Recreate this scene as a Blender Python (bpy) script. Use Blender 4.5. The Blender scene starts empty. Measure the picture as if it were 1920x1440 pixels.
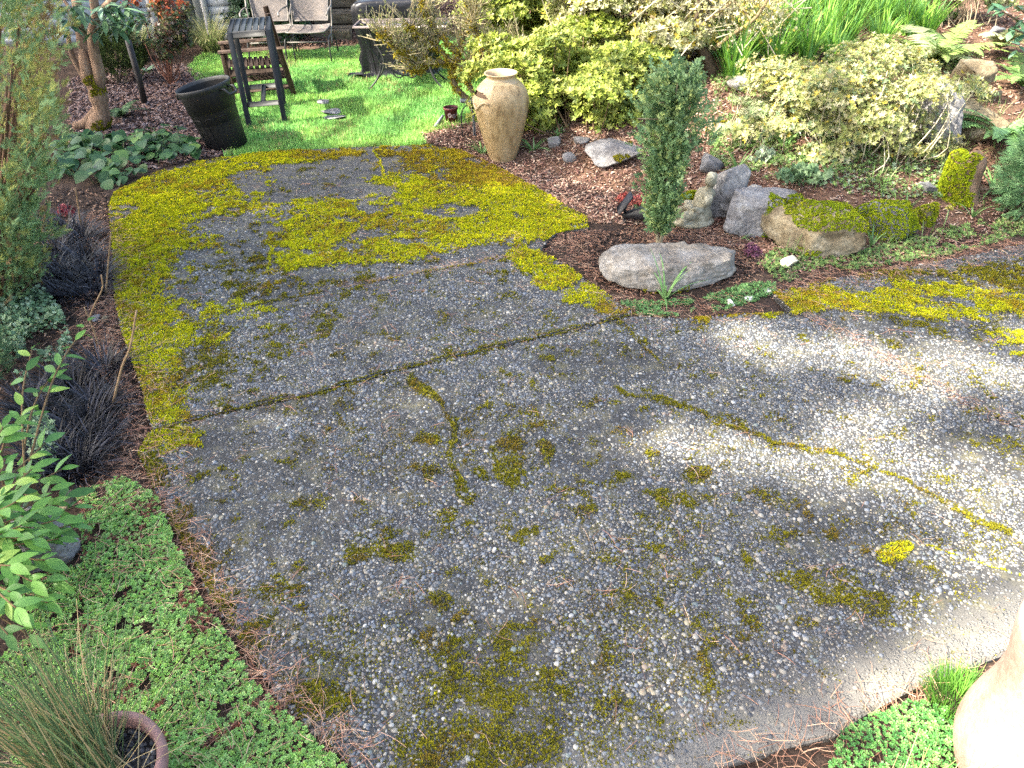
import bpy, bmesh, math, random
import numpy as np
from mathutils import Vector, Matrix, Euler

random.seed(7)
rng = np.random.default_rng(11)
scene = bpy.context.scene
COL = scene.collection

# ------------------------------------------------------------------ camera
CAM_H, PITCH, ROLL, FPX = 2.4, 35.5, -1.2, 1420.0     # metres, degrees, degrees, pixels of a 1920 wide picture
cam_data = bpy.data.cameras.new('camera')
cam_data.sensor_width = 36.0
cam_data.lens = FPX / 1920.0 * 36.0
cam_data.clip_start = 0.05
cam_data.clip_end = 600.0
cam = bpy.data.objects.new('camera', cam_data)
COL.objects.link(cam)
CAM_R = Matrix.Rotation(math.radians(90 - PITCH), 3, 'X') @ Matrix.Rotation(math.radians(ROLL), 3, 'Z')
cam.matrix_world = Matrix.Translation((0, 0, CAM_H)) @ CAM_R.to_4x4()
scene.camera = cam

# ------------------------------------------------------------------ sky, sun, exposure
SUN = np.array([-0.66, -0.20, 0.72]); SUN /= np.linalg.norm(SUN)      # direction towards the sun
sun_el = math.asin(SUN[2])
sun_az = math.atan2(SUN[0], SUN[1])
world = bpy.data.worlds.new('World')
scene.world = world
world.use_nodes = True
wn = world.node_tree
wn.nodes.clear()
w_out = wn.nodes.new('ShaderNodeOutputWorld')
w_bg = wn.nodes.new('ShaderNodeBackground')
w_sky = wn.nodes.new('ShaderNodeTexSky')
w_sky.sky_type = 'NISHITA'
w_sky.sun_disc = False
w_sky.sun_elevation = sun_el
w_sky.sun_rotation = sun_az
w_sky.air_density = 1.0
w_sky.dust_density = 4.0
w_sky.ozone_density = 1.0
w_bg.inputs['Strength'].default_value = 0.15
wn.links.new(w_sky.outputs[0], w_bg.inputs['Color'])
wn.links.new(w_bg.outputs[0], w_out.inputs['Surface'])
sun_data = bpy.data.lights.new('sun', 'SUN')
sun_data.energy = 4.3
sun_data.angle = math.radians(0.55)
sun_data.color = (1.0, 0.95, 0.86)
sun = bpy.data.objects.new('sun', sun_data)
COL.objects.link(sun)
sun.location = (0, 0, 30)
sun.rotation_euler = Vector(-SUN).to_track_quat('-Z', 'Y').to_euler()

scene.view_settings.view_transform = 'Standard'
scene.view_settings.look = 'None'
scene.view_settings.exposure = 2.35
scene.view_settings.use_white_balance = True
scene.view_settings.white_balance_temperature = 6900
scene.view_settings.white_balance_tint = 8
scene.view_settings.gamma = 1.0
scene.view_settings.use_curve_mapping = False
scene.render.engine = 'CYCLES'
scene.cycles.max_bounces = 6
scene.cycles.diffuse_bounces = 3
scene.cycles.glossy_bounces = 2
scene.cycles.transmission_bounces = 4
scene.cycles.transparent_max_bounces = 6
scene.cycles.caustics_reflective = False
scene.cycles.caustics_refractive = False
scene.cycles.use_denoising = False
scene.cycles.adaptive_threshold = 0.02

# ------------------------------------------------------------------ noise
def _h(ix, iy, iz, s):
    n = (ix.astype(np.int64) * 374761393 + iy.astype(np.int64) * 668265263 + iz.astype(np.int64) * 2147483647 + s * 974634777) & 0xFFFFFFFF
    n = ((n ^ (n >> 13)) * 1274126177) & 0xFFFFFFFF
    n = ((n ^ (n >> 16)) * 2246822519) & 0xFFFFFFFF
    return ((n ^ (n >> 15)) & 0xFFFFFF) / float(0xFFFFFF)

def vn2(x, y, s=0):
    x = np.asarray(x, float); y = np.asarray(y, float)
    ix = np.floor(x); iy = np.floor(y)
    fx = x - ix; fy = y - iy
    fx = fx * fx * (3 - 2 * fx); fy = fy * fy * (3 - 2 * fy)
    z = np.zeros_like(ix)
    a = _h(ix, iy, z, s); b = _h(ix + 1, iy, z, s); c = _h(ix, iy + 1, z, s); d = _h(ix + 1, iy + 1, z, s)
    return (a * (1 - fx) + b * fx) * (1 - fy) + (c * (1 - fx) + d * fx) * fy

def fbm2(x, y, s=0, o=4):
    t = 0; a = 0.5; n = 0
    for i in range(o):
        t = t + a * vn2(np.asarray(x) * 2 ** i, np.asarray(y) * 2 ** i, s + i * 17); n += a; a *= 0.5
    return t / n

def vn3(p, s=0):
    i = np.floor(p); f = p - i; f = f * f * (3 - 2 * f)
    r = 0
    for dx in (0, 1):
        for dy in (0, 1):
            for dz in (0, 1):
                w = (f[:, 0] if dx else 1 - f[:, 0]) * (f[:, 1] if dy else 1 - f[:, 1]) * (f[:, 2] if dz else 1 - f[:, 2])
                r = r + w * _h(i[:, 0] + dx, i[:, 1] + dy, i[:, 2] + dz, s)
    return r

def fbm3(p, s=0, o=4):
    t = 0; a = 0.5; n = 0
    for k in range(o):
        t = t + a * vn3(p * 2 ** k, s + 31 * k); n += a; a *= 0.5
    return t / n

def sstep(a, b, x):
    t = np.clip((np.asarray(x, float) - a) / (b - a), 0, 1)
    return t * t * (3 - 2 * t)

# ------------------------------------------------------------------ surveying: picture points to places on the ground
_R = np.array(CAM_R)
def ray(px, py):
    d = _R @ np.array([(px - 960) / FPX, -(py - 720) / FPX, -1.0])
    return d / np.linalg.norm(d)

def project(p):
    p = np.atleast_2d(p) - np.array([0, 0, CAM_H])
    q = p @ _R
    z = np.where(-q[:, 2] > 0.05, -q[:, 2], 0.05)
    return 960 + FPX * q[:, 0] / z, 720 - FPX * q[:, 1] / z

def depth(p):
    return float(-((np.asarray(p, float) - np.array([0, 0, CAM_H])) @ _R)[2])

def flat(px, py, z=0.0):
    d = ray(px, py)
    t = (CAM_H - z) / -d[2]
    return np.array([d[0] * t, d[1] * t, z])

def on_y(px, py, y):
    d = ray(px, py); t = y / d[1]
    return np.array([d[0] * t, y, CAM_H + d[2] * t])

def flatpoly(pts):
    return np.array([flat(*p)[:2] for p in pts])

def inpoly(x, y, poly):
    x = np.asarray(x, float); y = np.asarray(y, float)
    r = np.zeros(x.shape, bool)
    n = len(poly)
    for i in range(n):
        x0, y0 = poly[i]; x1, y1 = poly[(i + 1) % n]
        if y0 == y1: continue
        c = ((y0 > y) != (y1 > y)) & (x < (x1 - x0) * (y - y0) / (y1 - y0) + x0)
        r ^= c
    return r

def dist_line(x, y, pl):
    x = np.asarray(x, float); y = np.asarray(y, float)
    r = np.full(x.shape, 1e9)
    for (x0, y0), (x1, y1) in zip(pl[:-1], pl[1:]):
        dx, dy = x1 - x0, y1 - y0
        L = dx * dx + dy * dy + 1e-12
        t = np.clip(((x - x0) * dx + (y - y0) * dy) / L, 0, 1)
        r = np.minimum(r, np.hypot(x - x0 - t * dx, y - y0 - t * dy))
    return r

# patio outlines as surveyed (clockwise, picture points on the flat)
JOINT1 = [(228, 622), (395, 590), (600, 551), (800, 513), (985, 478), (1012, 473)]
JOINT2 = [(285, 808), (415, 775), (600, 735), (760, 690), (960, 645), (1110, 610), (1187, 590)]
JOINT3 = [(1490, 585), (1610, 640), (1740, 722), (1920, 805), (2350, 1010)]
SLAB_A = [(228, 622), (215, 560), (210, 450), (203, 390), (215, 362), (290, 325), (360, 305), (450, 291), (560, 281), (680, 275), (800, 272),
          (870, 285), (940, 318), (1000, 350), (1060, 385), (1100, 410), (1104, 428), (1045, 438), (1026, 452), (1012, 473)] + JOINT1[::-1][1:-1]
SLAB_B = JOINT1 + [(1060, 500), (1110, 535), (1150, 562), (1187, 590)] + JOINT2[::-1][1:] + [(270, 740), (235, 640)]
SLAB_C = JOINT2 + [(1290, 597), (1400, 588), (1490, 585)] + JOINT3[1:] + [(2350, 1150), (1920, 1215), (1850, 1240), (1720, 1290), (1640, 1330), (1570, 1380),
          (1480, 1400), (1340, 1440), (1260, 1500), (1160, 1600), (820, 1600), (700, 1480), (640, 1420), (590, 1375), (520, 1310), (470, 1230), (400, 1130),
          (370, 1070), (330, 1000), (300, 940), (258, 850)]
SLAB_D = JOINT3[::-1] + [(1445, 548), (1560, 522), (1700, 500), (1800, 480), (1920, 455), (2350, 400)]
SLABS = [flatpoly(s) for s in (SLAB_A, SLAB_B, SLAB_C, SLAB_D)]
SLAB_Z = [0.004, 0.012, 0.0, 0.0]

def in_patio(x, y):
    r = np.zeros(np.asarray(x).shape, bool)
    for s in SLABS: r |= inpoly(x, y, s)
    return r

FOOT = flatpoly([(905, 60), (905, 190), (880, 262), (950, 300), (1060, 330), (1250, 380), (1400, 440), (1600, 462), (1760, 430), (1920, 395), (2400, 330)])
BANK = np.vstack([FOOT, [[14, 9], [14, 40], [FOOT[0][0], 40]]])
LAWN = flatpoly([(430, 292), (462, 250), (440, 215), (410, 190), (370, 150), (350, 125), (380, 100), (430, 98), (560, 93), (640, 88), (690, 84), (800, 74), (1020, 58),
                 (1010, 130), (960, 190), (900, 225), (830, 240), (790, 255), (800, 272), (680, 276), (560, 282)])
BACK = flatpoly([(430, 100), (560, 92), (640, 86), (690, 82), (800, 72), (1020, 56)])     # foot of the leafy bank behind the lawn
BACKB = np.vstack([BACK, [[BACK[-1][0] + 2, 40], [BACK[0][0] - 1.0, 40]]])

def H(x, y):
    x = np.asarray(x, float); y = np.asarray(y, float)
    z = -0.016 + 0.018 * (fbm2(x * 1.7, y * 1.7, 3, 3) - 0.5)
    d = np.where(inpoly(x, y, BANK), dist_line(x, y, FOOT), 0)
    up = 1.05 * (1 - np.exp(-d * 0.34))
    z = z + up + np.minimum(d, 0.6) / 0.6 * 0.16 * (fbm2(x * 1.3, y * 1.3, 9, 4) - 0.5)
    e = np.where(inpoly(x, y, BACKB), dist_line(x, y, BACK), 0)
    z = z + np.maximum(0, 1.6 * (1 - np.exp(-e * 0.22)) - up)
    z = np.where(in_patio(x, y), np.minimum(z, -0.035) - 0.02, z)
    return z

def G(px, py, up=0.0):
    """place on the terrain seen at a picture point"""
    d = ray(px, py)
    t = np.concatenate([np.arange(0.8, 16, 0.02), np.arange(16, 60, 0.2)])
    P = np.array([0, 0, CAM_H]) + t[:, None] * d
    below = P[:, 2] <= H(P[:, 0], P[:, 1]) + up
    i = int(np.argmax(below)) if below.any() else len(t) - 1
    p = P[i].copy(); p[2] = float(H(p[0], p[1]))
    return p

# ------------------------------------------------------------------ mesh building
class MB:
    def __init__(self):
        self.v = []; self.t = []; self.q = []; self.c = []; self.n = 0
    def add(self, v, f, col=None):
        v = np.asarray(v, float).reshape(-1, 3); f = np.asarray(f, np.int64)
        if len(f):
            (self.t if f.shape[1] == 3 else self.q).append(f + self.n)
        self.v.append(v); self.n += len(v)
        c = np.ones((len(v), 3)) if col is None else np.broadcast_to(np.asarray(col, float), (len(v), 3))
        self.c.append(c)
        return self
    def scatter(self, proto, M, T, cols=None):
        pv, pf = proto
        k, n = len(T), len(pv)
        if k == 0: return self
        v = np.einsum('kij,nj->kni', M, pv) + T[:, None, :]
        fs = pf if isinstance(pf, (list, tuple)) else [pf]
        base = self.n
        self.v.append(v.reshape(-1, 3)); self.n += k * n
        for f in fs:
            ff = (f[None] + (np.arange(k) * n)[:, None, None]).reshape(-1, f.shape[1]) + base
            (self.t if f.shape[1] == 3 else self.q).append(ff)
        c = np.ones((k, 3)) if cols is None else np.asarray(cols, float)
        self.c.append(np.repeat(c, n, axis=0))
        return self
    def mesh(self, name, smooth=False):
        v = np.concatenate(self.v) if self.v else np.zeros((0, 3))
        me = bpy.data.meshes.new(name)
        t = np.concatenate(self.t) if self.t else np.zeros((0, 3), np.int64)
        q = np.concatenate(self.q) if self.q else np.zeros((0, 4), np.int64)
        me.vertices.add(len(v)); me.vertices.foreach_set('co', v.astype(np.float32).ravel())
        loops = np.concatenate([t.ravel(), q.ravel()]).astype(np.int32)
        me.loops.add(len(loops)); me.loops.foreach_set('vertex_index', loops)
        ls = np.concatenate([np.arange(len(t)) * 3, len(t) * 3 + np.arange(len(q)) * 4]).astype(np.int32)
        me.polygons.add(len(ls)); me.polygons.foreach_set('loop_start', ls)
        if smooth: me.polygons.foreach_set('use_smooth', np.ones(len(ls), bool))
        me.update(calc_edges=True)
        a = me.attributes.new('col', 'FLOAT_COLOR', 'POINT')
        c = np.concatenate(self.c) if self.c else np.zeros((0, 3))
        a.data.foreach_set('color', np.hstack([c, np.ones((len(c), 1))]).astype(np.float32).ravel())
        return me

def link(name, me, mat=None, parent=None, loc=None, rot=None):
    o = bpy.data.objects.new(name, me)
    if mat is not None and me is not None and not me.materials: me.materials.append(mat)
    COL.objects.link(o)
    if parent is not None: o.parent = parent
    if loc is not None: o.location = [float(a) for a in loc]
    if rot is not None: o.rotation_euler = rot
    return o

def tag(o, label=None, cat=None, group=None, kind=None):
    if label: o['label'] = label
    if cat: o['category'] = cat
    if group: o['group'] = group
    if kind: o['kind'] = kind
    return o

def thing(name, label, cat, loc, rz=0.0, group=None):
    o = bpy.data.objects.new(name, None)
    o.empty_display_size = 0.1
    COL.objects.link(o)
    o.location = [float(a) for a in loc]; o.rotation_euler = (0, 0, rz)
    return tag(o, label, cat, group)

def copy_tree(o, parent=None):
    c = o.copy(); COL.objects.link(c)
    if parent is not None: c.parent = parent
    for ch in list(o.children): copy_tree(ch, c)
    return c

def frames(d, u):
    """Y along d, Z near u; returns k x 3 x 3 with columns X Y Z"""
    d = d / np.linalg.norm(d, axis=1, keepdims=True)
    z = u - (u * d).sum(1, keepdims=True) * d
    nz = np.linalg.norm(z, axis=1, keepdims=True)
    z = np.where(nz > 1e-5, z / np.maximum(nz, 1e-9), np.array([0.0, 0.6, 0.8]))
    x = np.cross(d, z)
    return np.stack([x, d, z], axis=2)

def rotz(a):
    c, s = np.cos(a), np.sin(a); o = np.zeros_like(c)
    return np.stack([np.stack([c, -s, o], -1), np.stack([s, c, o], -1), np.stack([o, o, o + 1], -1)], -2)

def rand_dirs(n, zmin=-1.0, r=rng):
    z = r.uniform(zmin, 1, n); a = r.uniform(0, 2 * np.pi, n); s = np.sqrt(1 - z * z)
    return np.stack([s * np.cos(a), s * np.sin(a), z], 1)

def leaf(w=0.4, seg=4, fold=0.15, droop=0.2, power=1.0, shape=None):
    """leaf of length 1 along Y with a folded midrib"""
    ys = np.linspace(0, 1, seg + 1)
    v = []; f = []
    for i, y in enumerate(ys):
        if shape is not None: hw = shape[i] * w / 2
        else: hw = w / 2 * math.sin(math.pi * min(0.985, 0.03 + y * 0.955) ** power)
        z = -droop * y * y
        v += [(-hw, y, z + fold * hw), (0, y, z), (hw, y, z + fold * hw)]
    for i in range(seg):
        a = i * 3
        f += [(a, a + 1, a + 4, a + 3), (a + 1, a + 2, a + 5, a + 4)]
    return np.array(v), np.array(f)

def diamond(w=0.4, fold=0.1):
    return np.array([(0, 0, 0), (w / 2, 0.45, fold), (0, 1, 0), (-w / 2, 0.45, fold)], float), np.array([(0, 1, 2), (0, 2, 3)])

def tube(pts, rad, sides=7, cap=True):
    pts = np.asarray(pts, float); n = len(pts)
    rad = np.broadcast_to(np.asarray(rad, float), (n,))
    tan = np.gradient(pts, axis=0); tan /= np.maximum(np.linalg.norm(tan, axis=1, keepdims=True), 1e-9)
    ref = np.array([0, 0, 1.0]) if abs(tan[0][2]) < 0.9 else np.array([1.0, 0, 0])
    v = []; prev = None
    for i in range(n):
        t = tan[i]
        x = ref - (ref @ t) * t if prev is None else prev - (prev @ t) * t
        x /= max(np.linalg.norm(x), 1e-9); prev = x
        y = np.cross(t, x)
        a = np.arange(sides) * 2 * np.pi / sides
        v.append(pts[i] + rad[i] * (np.cos(a)[:, None] * x + np.sin(a)[:, None] * y))
    v = np.concatenate(v); f = []
    for i in range(n - 1):
        for k in range(sides):
            k2 = (k + 1) % sides
            f.append((i * sides + k, i * sides + k2, (i + 1) * sides + k2, (i + 1) * sides + k))
    if cap:
        v = np.vstack([v, pts[0], pts[-1]]); b = n * sides
        for k in range(sides):
            k2 = (k + 1) % sides
            f.append((b, k2, k, k)); f.append((b + 1, (n - 1) * sides + k, (n - 1) * sides + k2, (n - 1) * sides + k2))
        tri = [(a, b_, c) for a, b_, c, d in f if c == d]
        f = [q for q in f if q[2] != q[3]]
        return v, np.array(f), np.array(tri)
    return v, np.array(f), np.zeros((0, 3), int)

def add_tube(mb, pts, rad, sides=7, col=None, cap=True):
    v, q, t = tube(pts, rad, sides, cap)
    b = mb.n
    mb.add(v, q, col)
    if len(t): mb.t.append(t + b)
    return mb

def curve_pts(ctrl, n=12):
    """smooth line through control points"""
    c = np.asarray(ctrl, float); m = len(c)
    c = np.vstack([2 * c[0] - c[1], c, 2 * c[-1] - c[-2]])
    out = []
    for t in np.linspace(0, m - 1 - 1e-6, n):
        i = int(t); u = t - i
        p0, p1, p2, p3 = c[i], c[i + 1], c[i + 2], c[i + 3]
        out.append(0.5 * ((2 * p1) + (-p0 + p2) * u + (2 * p0 - 5 * p1 + 4 * p2 - p3) * u * u + (-p0 + 3 * p1 - 3 * p2 + p3) * u ** 3))
    return np.array(out)

def add_box(mb, c, s, R=None, col=None, bev=0.0):
    """box with chamfered edges"""
    c = np.asarray(c, float); h = np.asarray(s, float) / 2
    b = min(bev, h.min() * 0.45)
    if b <= 0:
        v = np.array([[x, y, z] for x in (-1, 1) for y in (-1, 1) for z in (-1, 1)]) * h
        f = np.array([(0, 1, 3, 2), (4, 6, 7, 5), (0, 4, 5, 1), (2, 3, 7, 6), (0, 2, 6, 4), (1, 5, 7, 3)])
        if R is not None: v = v @ np.asarray(R).T
        return mb.add(v + c, f, col)
    v = []; idx = {}
    for sx in (-1, 1):
        for sy in (-1, 1):
            for sz in (-1, 1):
                for ax in range(3):
                    p = np.array([sx, sy, sz]) * (h - b)
                    p[ax] = (sx, sy, sz)[ax] * h[ax]
                    idx[(sx, sy, sz, ax)] = len(v); v.append(p)
    q = []; t = []
    for ax in range(3):
        o = [i for i in range(3) if i != ax]
        for s0 in (-1, 1):
            ring = []
            for a, bb in ((-1, -1), (1, -1), (1, 1), (-1, 1)):
                k = [0, 0, 0]; k[ax] = s0; k[o[0]] = a; k[o[1]] = bb
                ring.append(idx[(*k, ax)])
            q.append(ring)
    for ax in range(3):
        o = [i for i in range(3) if i != ax]
        for a in (-1, 1):
            for bb in (-1, 1):
                r = []
                for e, w in ((-1, o[0]), (1, o[0]), (1, o[1]), (-1, o[1])):
                    k = [0, 0, 0]; k[ax] = e; k[o[0]] = a; k[o[1]] = bb
                    r.append(idx[(*k, w)])
                q.append(r)
    for sx in (-1, 1):
        for sy in (-1, 1):
            for sz in (-1, 1):
                t.append([idx[(sx, sy, sz, i)] for i in range(3)])
    v = np.array(v)
    if R is not None: v = v @ np.asarray(R).T
    base = mb.n
    mb.add(v + c, np.array(q), col)
    mb.t.append(np.array(t) + base)
    return mb

def bar(mb, a, b, w, h, up=(0, 0, 1), col=None, bev=0.004):
    a = np.asarray(a, float); b = np.asarray(b, float)
    d = b - a; L = np.linalg.norm(d)
    M = frames(d[None], np.asarray(up, float)[None])[0]
    return add_box(mb, (a + b) / 2, (w, L, h), M, col, bev)

def lathe(mb, prof, seg=40, col=None, wob=0.0, seed=0):
    """surface of revolution; profile as (radius, z)"""
    a = np.arange(seg) * 2 * np.pi / seg
    v = []
    for r, z in prof:
        rr = r * (1 + wob * (vn2(np.cos(a) * 1.5 + 7, np.sin(a) * 1.5 + z * 3, seed) - 0.5))
        v.append(np.stack([rr * np.cos(a), rr * np.sin(a), np.full(seg, z)], 1))
    v = np.concatenate(v); f = []
    for i in range(len(prof) - 1):
        for k in range(seg):
            k2 = (k + 1) % seg
            f.append((i * seg + k, i * seg + k2, (i + 1) * seg + k2, (i + 1) * seg + k))
    return mb.add(v, np.array(f), col)

# ------------------------------------------------------------------ materials
def _mat(name):
    m = bpy.data.materials.new(name); m.use_nodes = True
    nt = m.node_tree; nt.nodes.clear()
    out = nt.nodes.new('ShaderNodeOutputMaterial')
    bs = nt.nodes.new('ShaderNodeBsdfPrincipled')
    nt.links.new(bs.outputs[0], out.inputs[0])
    return m, nt, out, bs

def _n(nt, t, **kw):
    n = nt.nodes.new(t)
    for k, v in kw.items():
        if k.startswith('i_'): n.inputs[k[2:].replace('_', ' ')].default_value = v
        else: setattr(n, k, v)
    return n

def _ramp(nt, fac, stops, interp='LINEAR'):
    r = nt.nodes.new('ShaderNodeValToRGB'); r.color_ramp.interpolation = interp
    el = r.color_ramp.elements
    while len(el) > len(stops): el.remove(el[-1])
    while len(el) < len(stops): el.new(0.5)
    for e, (p, c) in zip(el, stops):
        e.position = p; e.color = (*c, 1) if len(c) == 3 else c
    nt.links.new(fac, r.inputs[0])
    return r.outputs[0]

def _mul(nt, a, b, fac=1.0, mode='MULTIPLY'):
    m = nt.nodes.new('ShaderNodeMix'); m.data_type = 'RGBA'; m.blend_type = mode
    m.inputs[0].default_value = fac
    nt.links.new(a, m.inputs[6]); nt.links.new(b, m.inputs[7])
    return m.outputs[2]

def _mix(nt, fac, a, b):
    m = nt.nodes.new('ShaderNodeMix'); m.data_type = 'RGBA'
    for s, i in ((fac, 0), (a, 6), (b, 7)):
        if isinstance(s, tuple): m.inputs[i].default_value = (*s, 1)
        elif isinstance(s, float): m.inputs[i].default_value = s
        else: nt.links.new(s, m.inputs[i])
    return m.outputs[2]

def mat_attr(name, rough=0.6, var=0.35, vscale=30.0, transl=0.0, bump=0.0, bscale=60.0, spec=0.4):
    """colour from the piece's own colour attribute, broken up by noise"""
    m, nt, out, bs = _mat(name)
    at = _n(nt, 'ShaderNodeAttribute', attribute_name='col')
    tc = _n(nt, 'ShaderNodeTexCoord')
    no = _n(nt, 'ShaderNodeTexNoise', i_Scale=vscale, i_Detail=3.0)
    nt.links.new(tc.outputs['Object'], no.inputs['Vector'])
    lo, hi = 1 - var, 1 + var
    rp = _ramp(nt, no.outputs[0], [(0.25, (lo,) * 3), (0.75, (hi,) * 3)])
    col = _mul(nt, at.outputs['Color'], rp)
    nt.links.new(col, bs.inputs['Base Color'])
    bs.inputs['Roughness'].default_value = rough
    bs.inputs['Specular IOR Level'].default_value = spec
    if bump:
        n2 = _n(nt, 'ShaderNodeTexNoise', i_Scale=bscale, i_Detail=4.0)
        nt.links.new(tc.outputs['Object'], n2.inputs['Vector'])
        bp = _n(nt, 'ShaderNodeBump', i_Strength=bump, i_Distance=0.01)
        nt.links.new(n2.outputs[0], bp.inputs['Height'])
        nt.links.new(bp.outputs[0], bs.inputs['Normal'])
    if transl:
        tr = _n(nt, 'ShaderNodeBsdfTranslucent')
        nt.links.new(col, tr.inputs[0])
        mx = _n(nt, 'ShaderNodeMixShader'); mx.inputs[0].default_value = transl
        nt.links.new(bs.outputs[0], mx.inputs[1]); nt.links.new(tr.outputs[0], mx.inputs[2])
        nt.links.new(mx.outputs[0], out.inputs[0])
    return m

def mat_noise(name, stops, scale=8.0, detail=6.0, rough=0.8, bump=0.3, bscale=40.0, dist=0.01, spec=0.3, fine=None, stretch=None, metal=0.0):
    """colours along a noise ramp with a fine relief"""
    m, nt, out, bs = _mat(name)
    tc = _n(nt, 'ShaderNodeTexCoord'); vec = tc.outputs['Object']
    if stretch:
        mp = _n(nt, 'ShaderNodeMapping'); mp.inputs['Scale'].default_value = stretch
        nt.links.new(vec, mp.inputs[0]); vec = mp.outputs[0]
    no = _n(nt, 'ShaderNodeTexNoise', i_Scale=scale, i_Detail=detail, i_Roughness=0.62)
    nt.links.new(vec, no.inputs['Vector'])
    col = _ramp(nt, no.outputs[0], stops)
    n2 = _n(nt, 'ShaderNodeTexNoise', i_Scale=bscale, i_Detail=5.0, i_Roughness=0.65)
    nt.links.new(vec, n2.inputs['Vector'])
    if fine:
        f = _ramp(nt, n2.outputs[0], [(0.3, (1 - fine,) * 3), (0.7, (1 + fine,) * 3)])
        col = _mul(nt, col, f)
    nt.links.new(col, bs.inputs['Base Color'])
    bs.inputs['Roughness'].default_value = rough
    bs.inputs['Specular IOR Level'].default_value = spec
    bs.inputs['Metallic'].default_value = metal
    if bump:
        bp = _n(nt, 'ShaderNodeBump', i_Strength=bump, i_Distance=dist)
        nt.links.new(n2.outputs[0], bp.inputs['Height'])
        nt.links.new(bp.outputs[0], bs.inputs['Normal'])
    return m
# ================================================================== the ground
M_GROUND = mat_attr('soil', rough=0.95, var=0.5, vscale=45.0, bump=0.9, bscale=70.0, spec=0.1)

def axis(lo, hi, step, far):
    core = np.arange(lo, hi + step / 2, step)
    g = [step * 1.35 ** k for k in range(1, 60)]
    l = lo - np.cumsum(g); r = hi + np.cumsum(g)
    return np.concatenate([l[l > -far][::-1], core, r[r < far]])

def zone_colours(x, y):
    n = len(x)
    c = np.tile(np.array([0.050, 0.034, 0.026]), (n, 1))                       # dark soil with old needles
    f = fbm2(x * 6, y * 6, 21, 3)[:, None]
    c = c * (0.7 + 0.7 * f)
    b = inpoly(x, y, BANK)
    c[b] = (np.array([0.115, 0.068, 0.046]) * (0.55 + 0.9 * f))[b]             # reddish litter on the planted bank
    e = inpoly(x, y, BACKB) & ~b
    c[e] = (np.array([0.12, 0.075, 0.055]) * (0.6 + 0.8 * f))[e]
    l = inpoly(x, y, LAWN)
    c[l] = (np.array([0.09, 0.20, 0.045]) * (0.7 + 0.6 * f))[l]
    return c

gx = axis(-6.5, 6.5, 0.075, 220); gy = axis(0.4, 15.0, 0.075, 260)
XX, YY = np.meshgrid(gx, gy)
ZZ = H(XX.ravel(), YY.ravel())
nx, ny = len(gx), len(gy)
ii, jj = np.meshgrid(np.arange(nx - 1), np.arange(ny - 1))
a = (jj * nx + ii).ravel()
mb = MB().add(np.stack([XX.ravel(), YY.ravel(), ZZ], 1), np.stack([a, a + 1, a + nx + 1, a + nx], 1), zone_colours(XX.ravel(), YY.ravel()))
tag(link('ground', mb.mesh('ground', True), M_GROUND), kind='structure')

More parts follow.
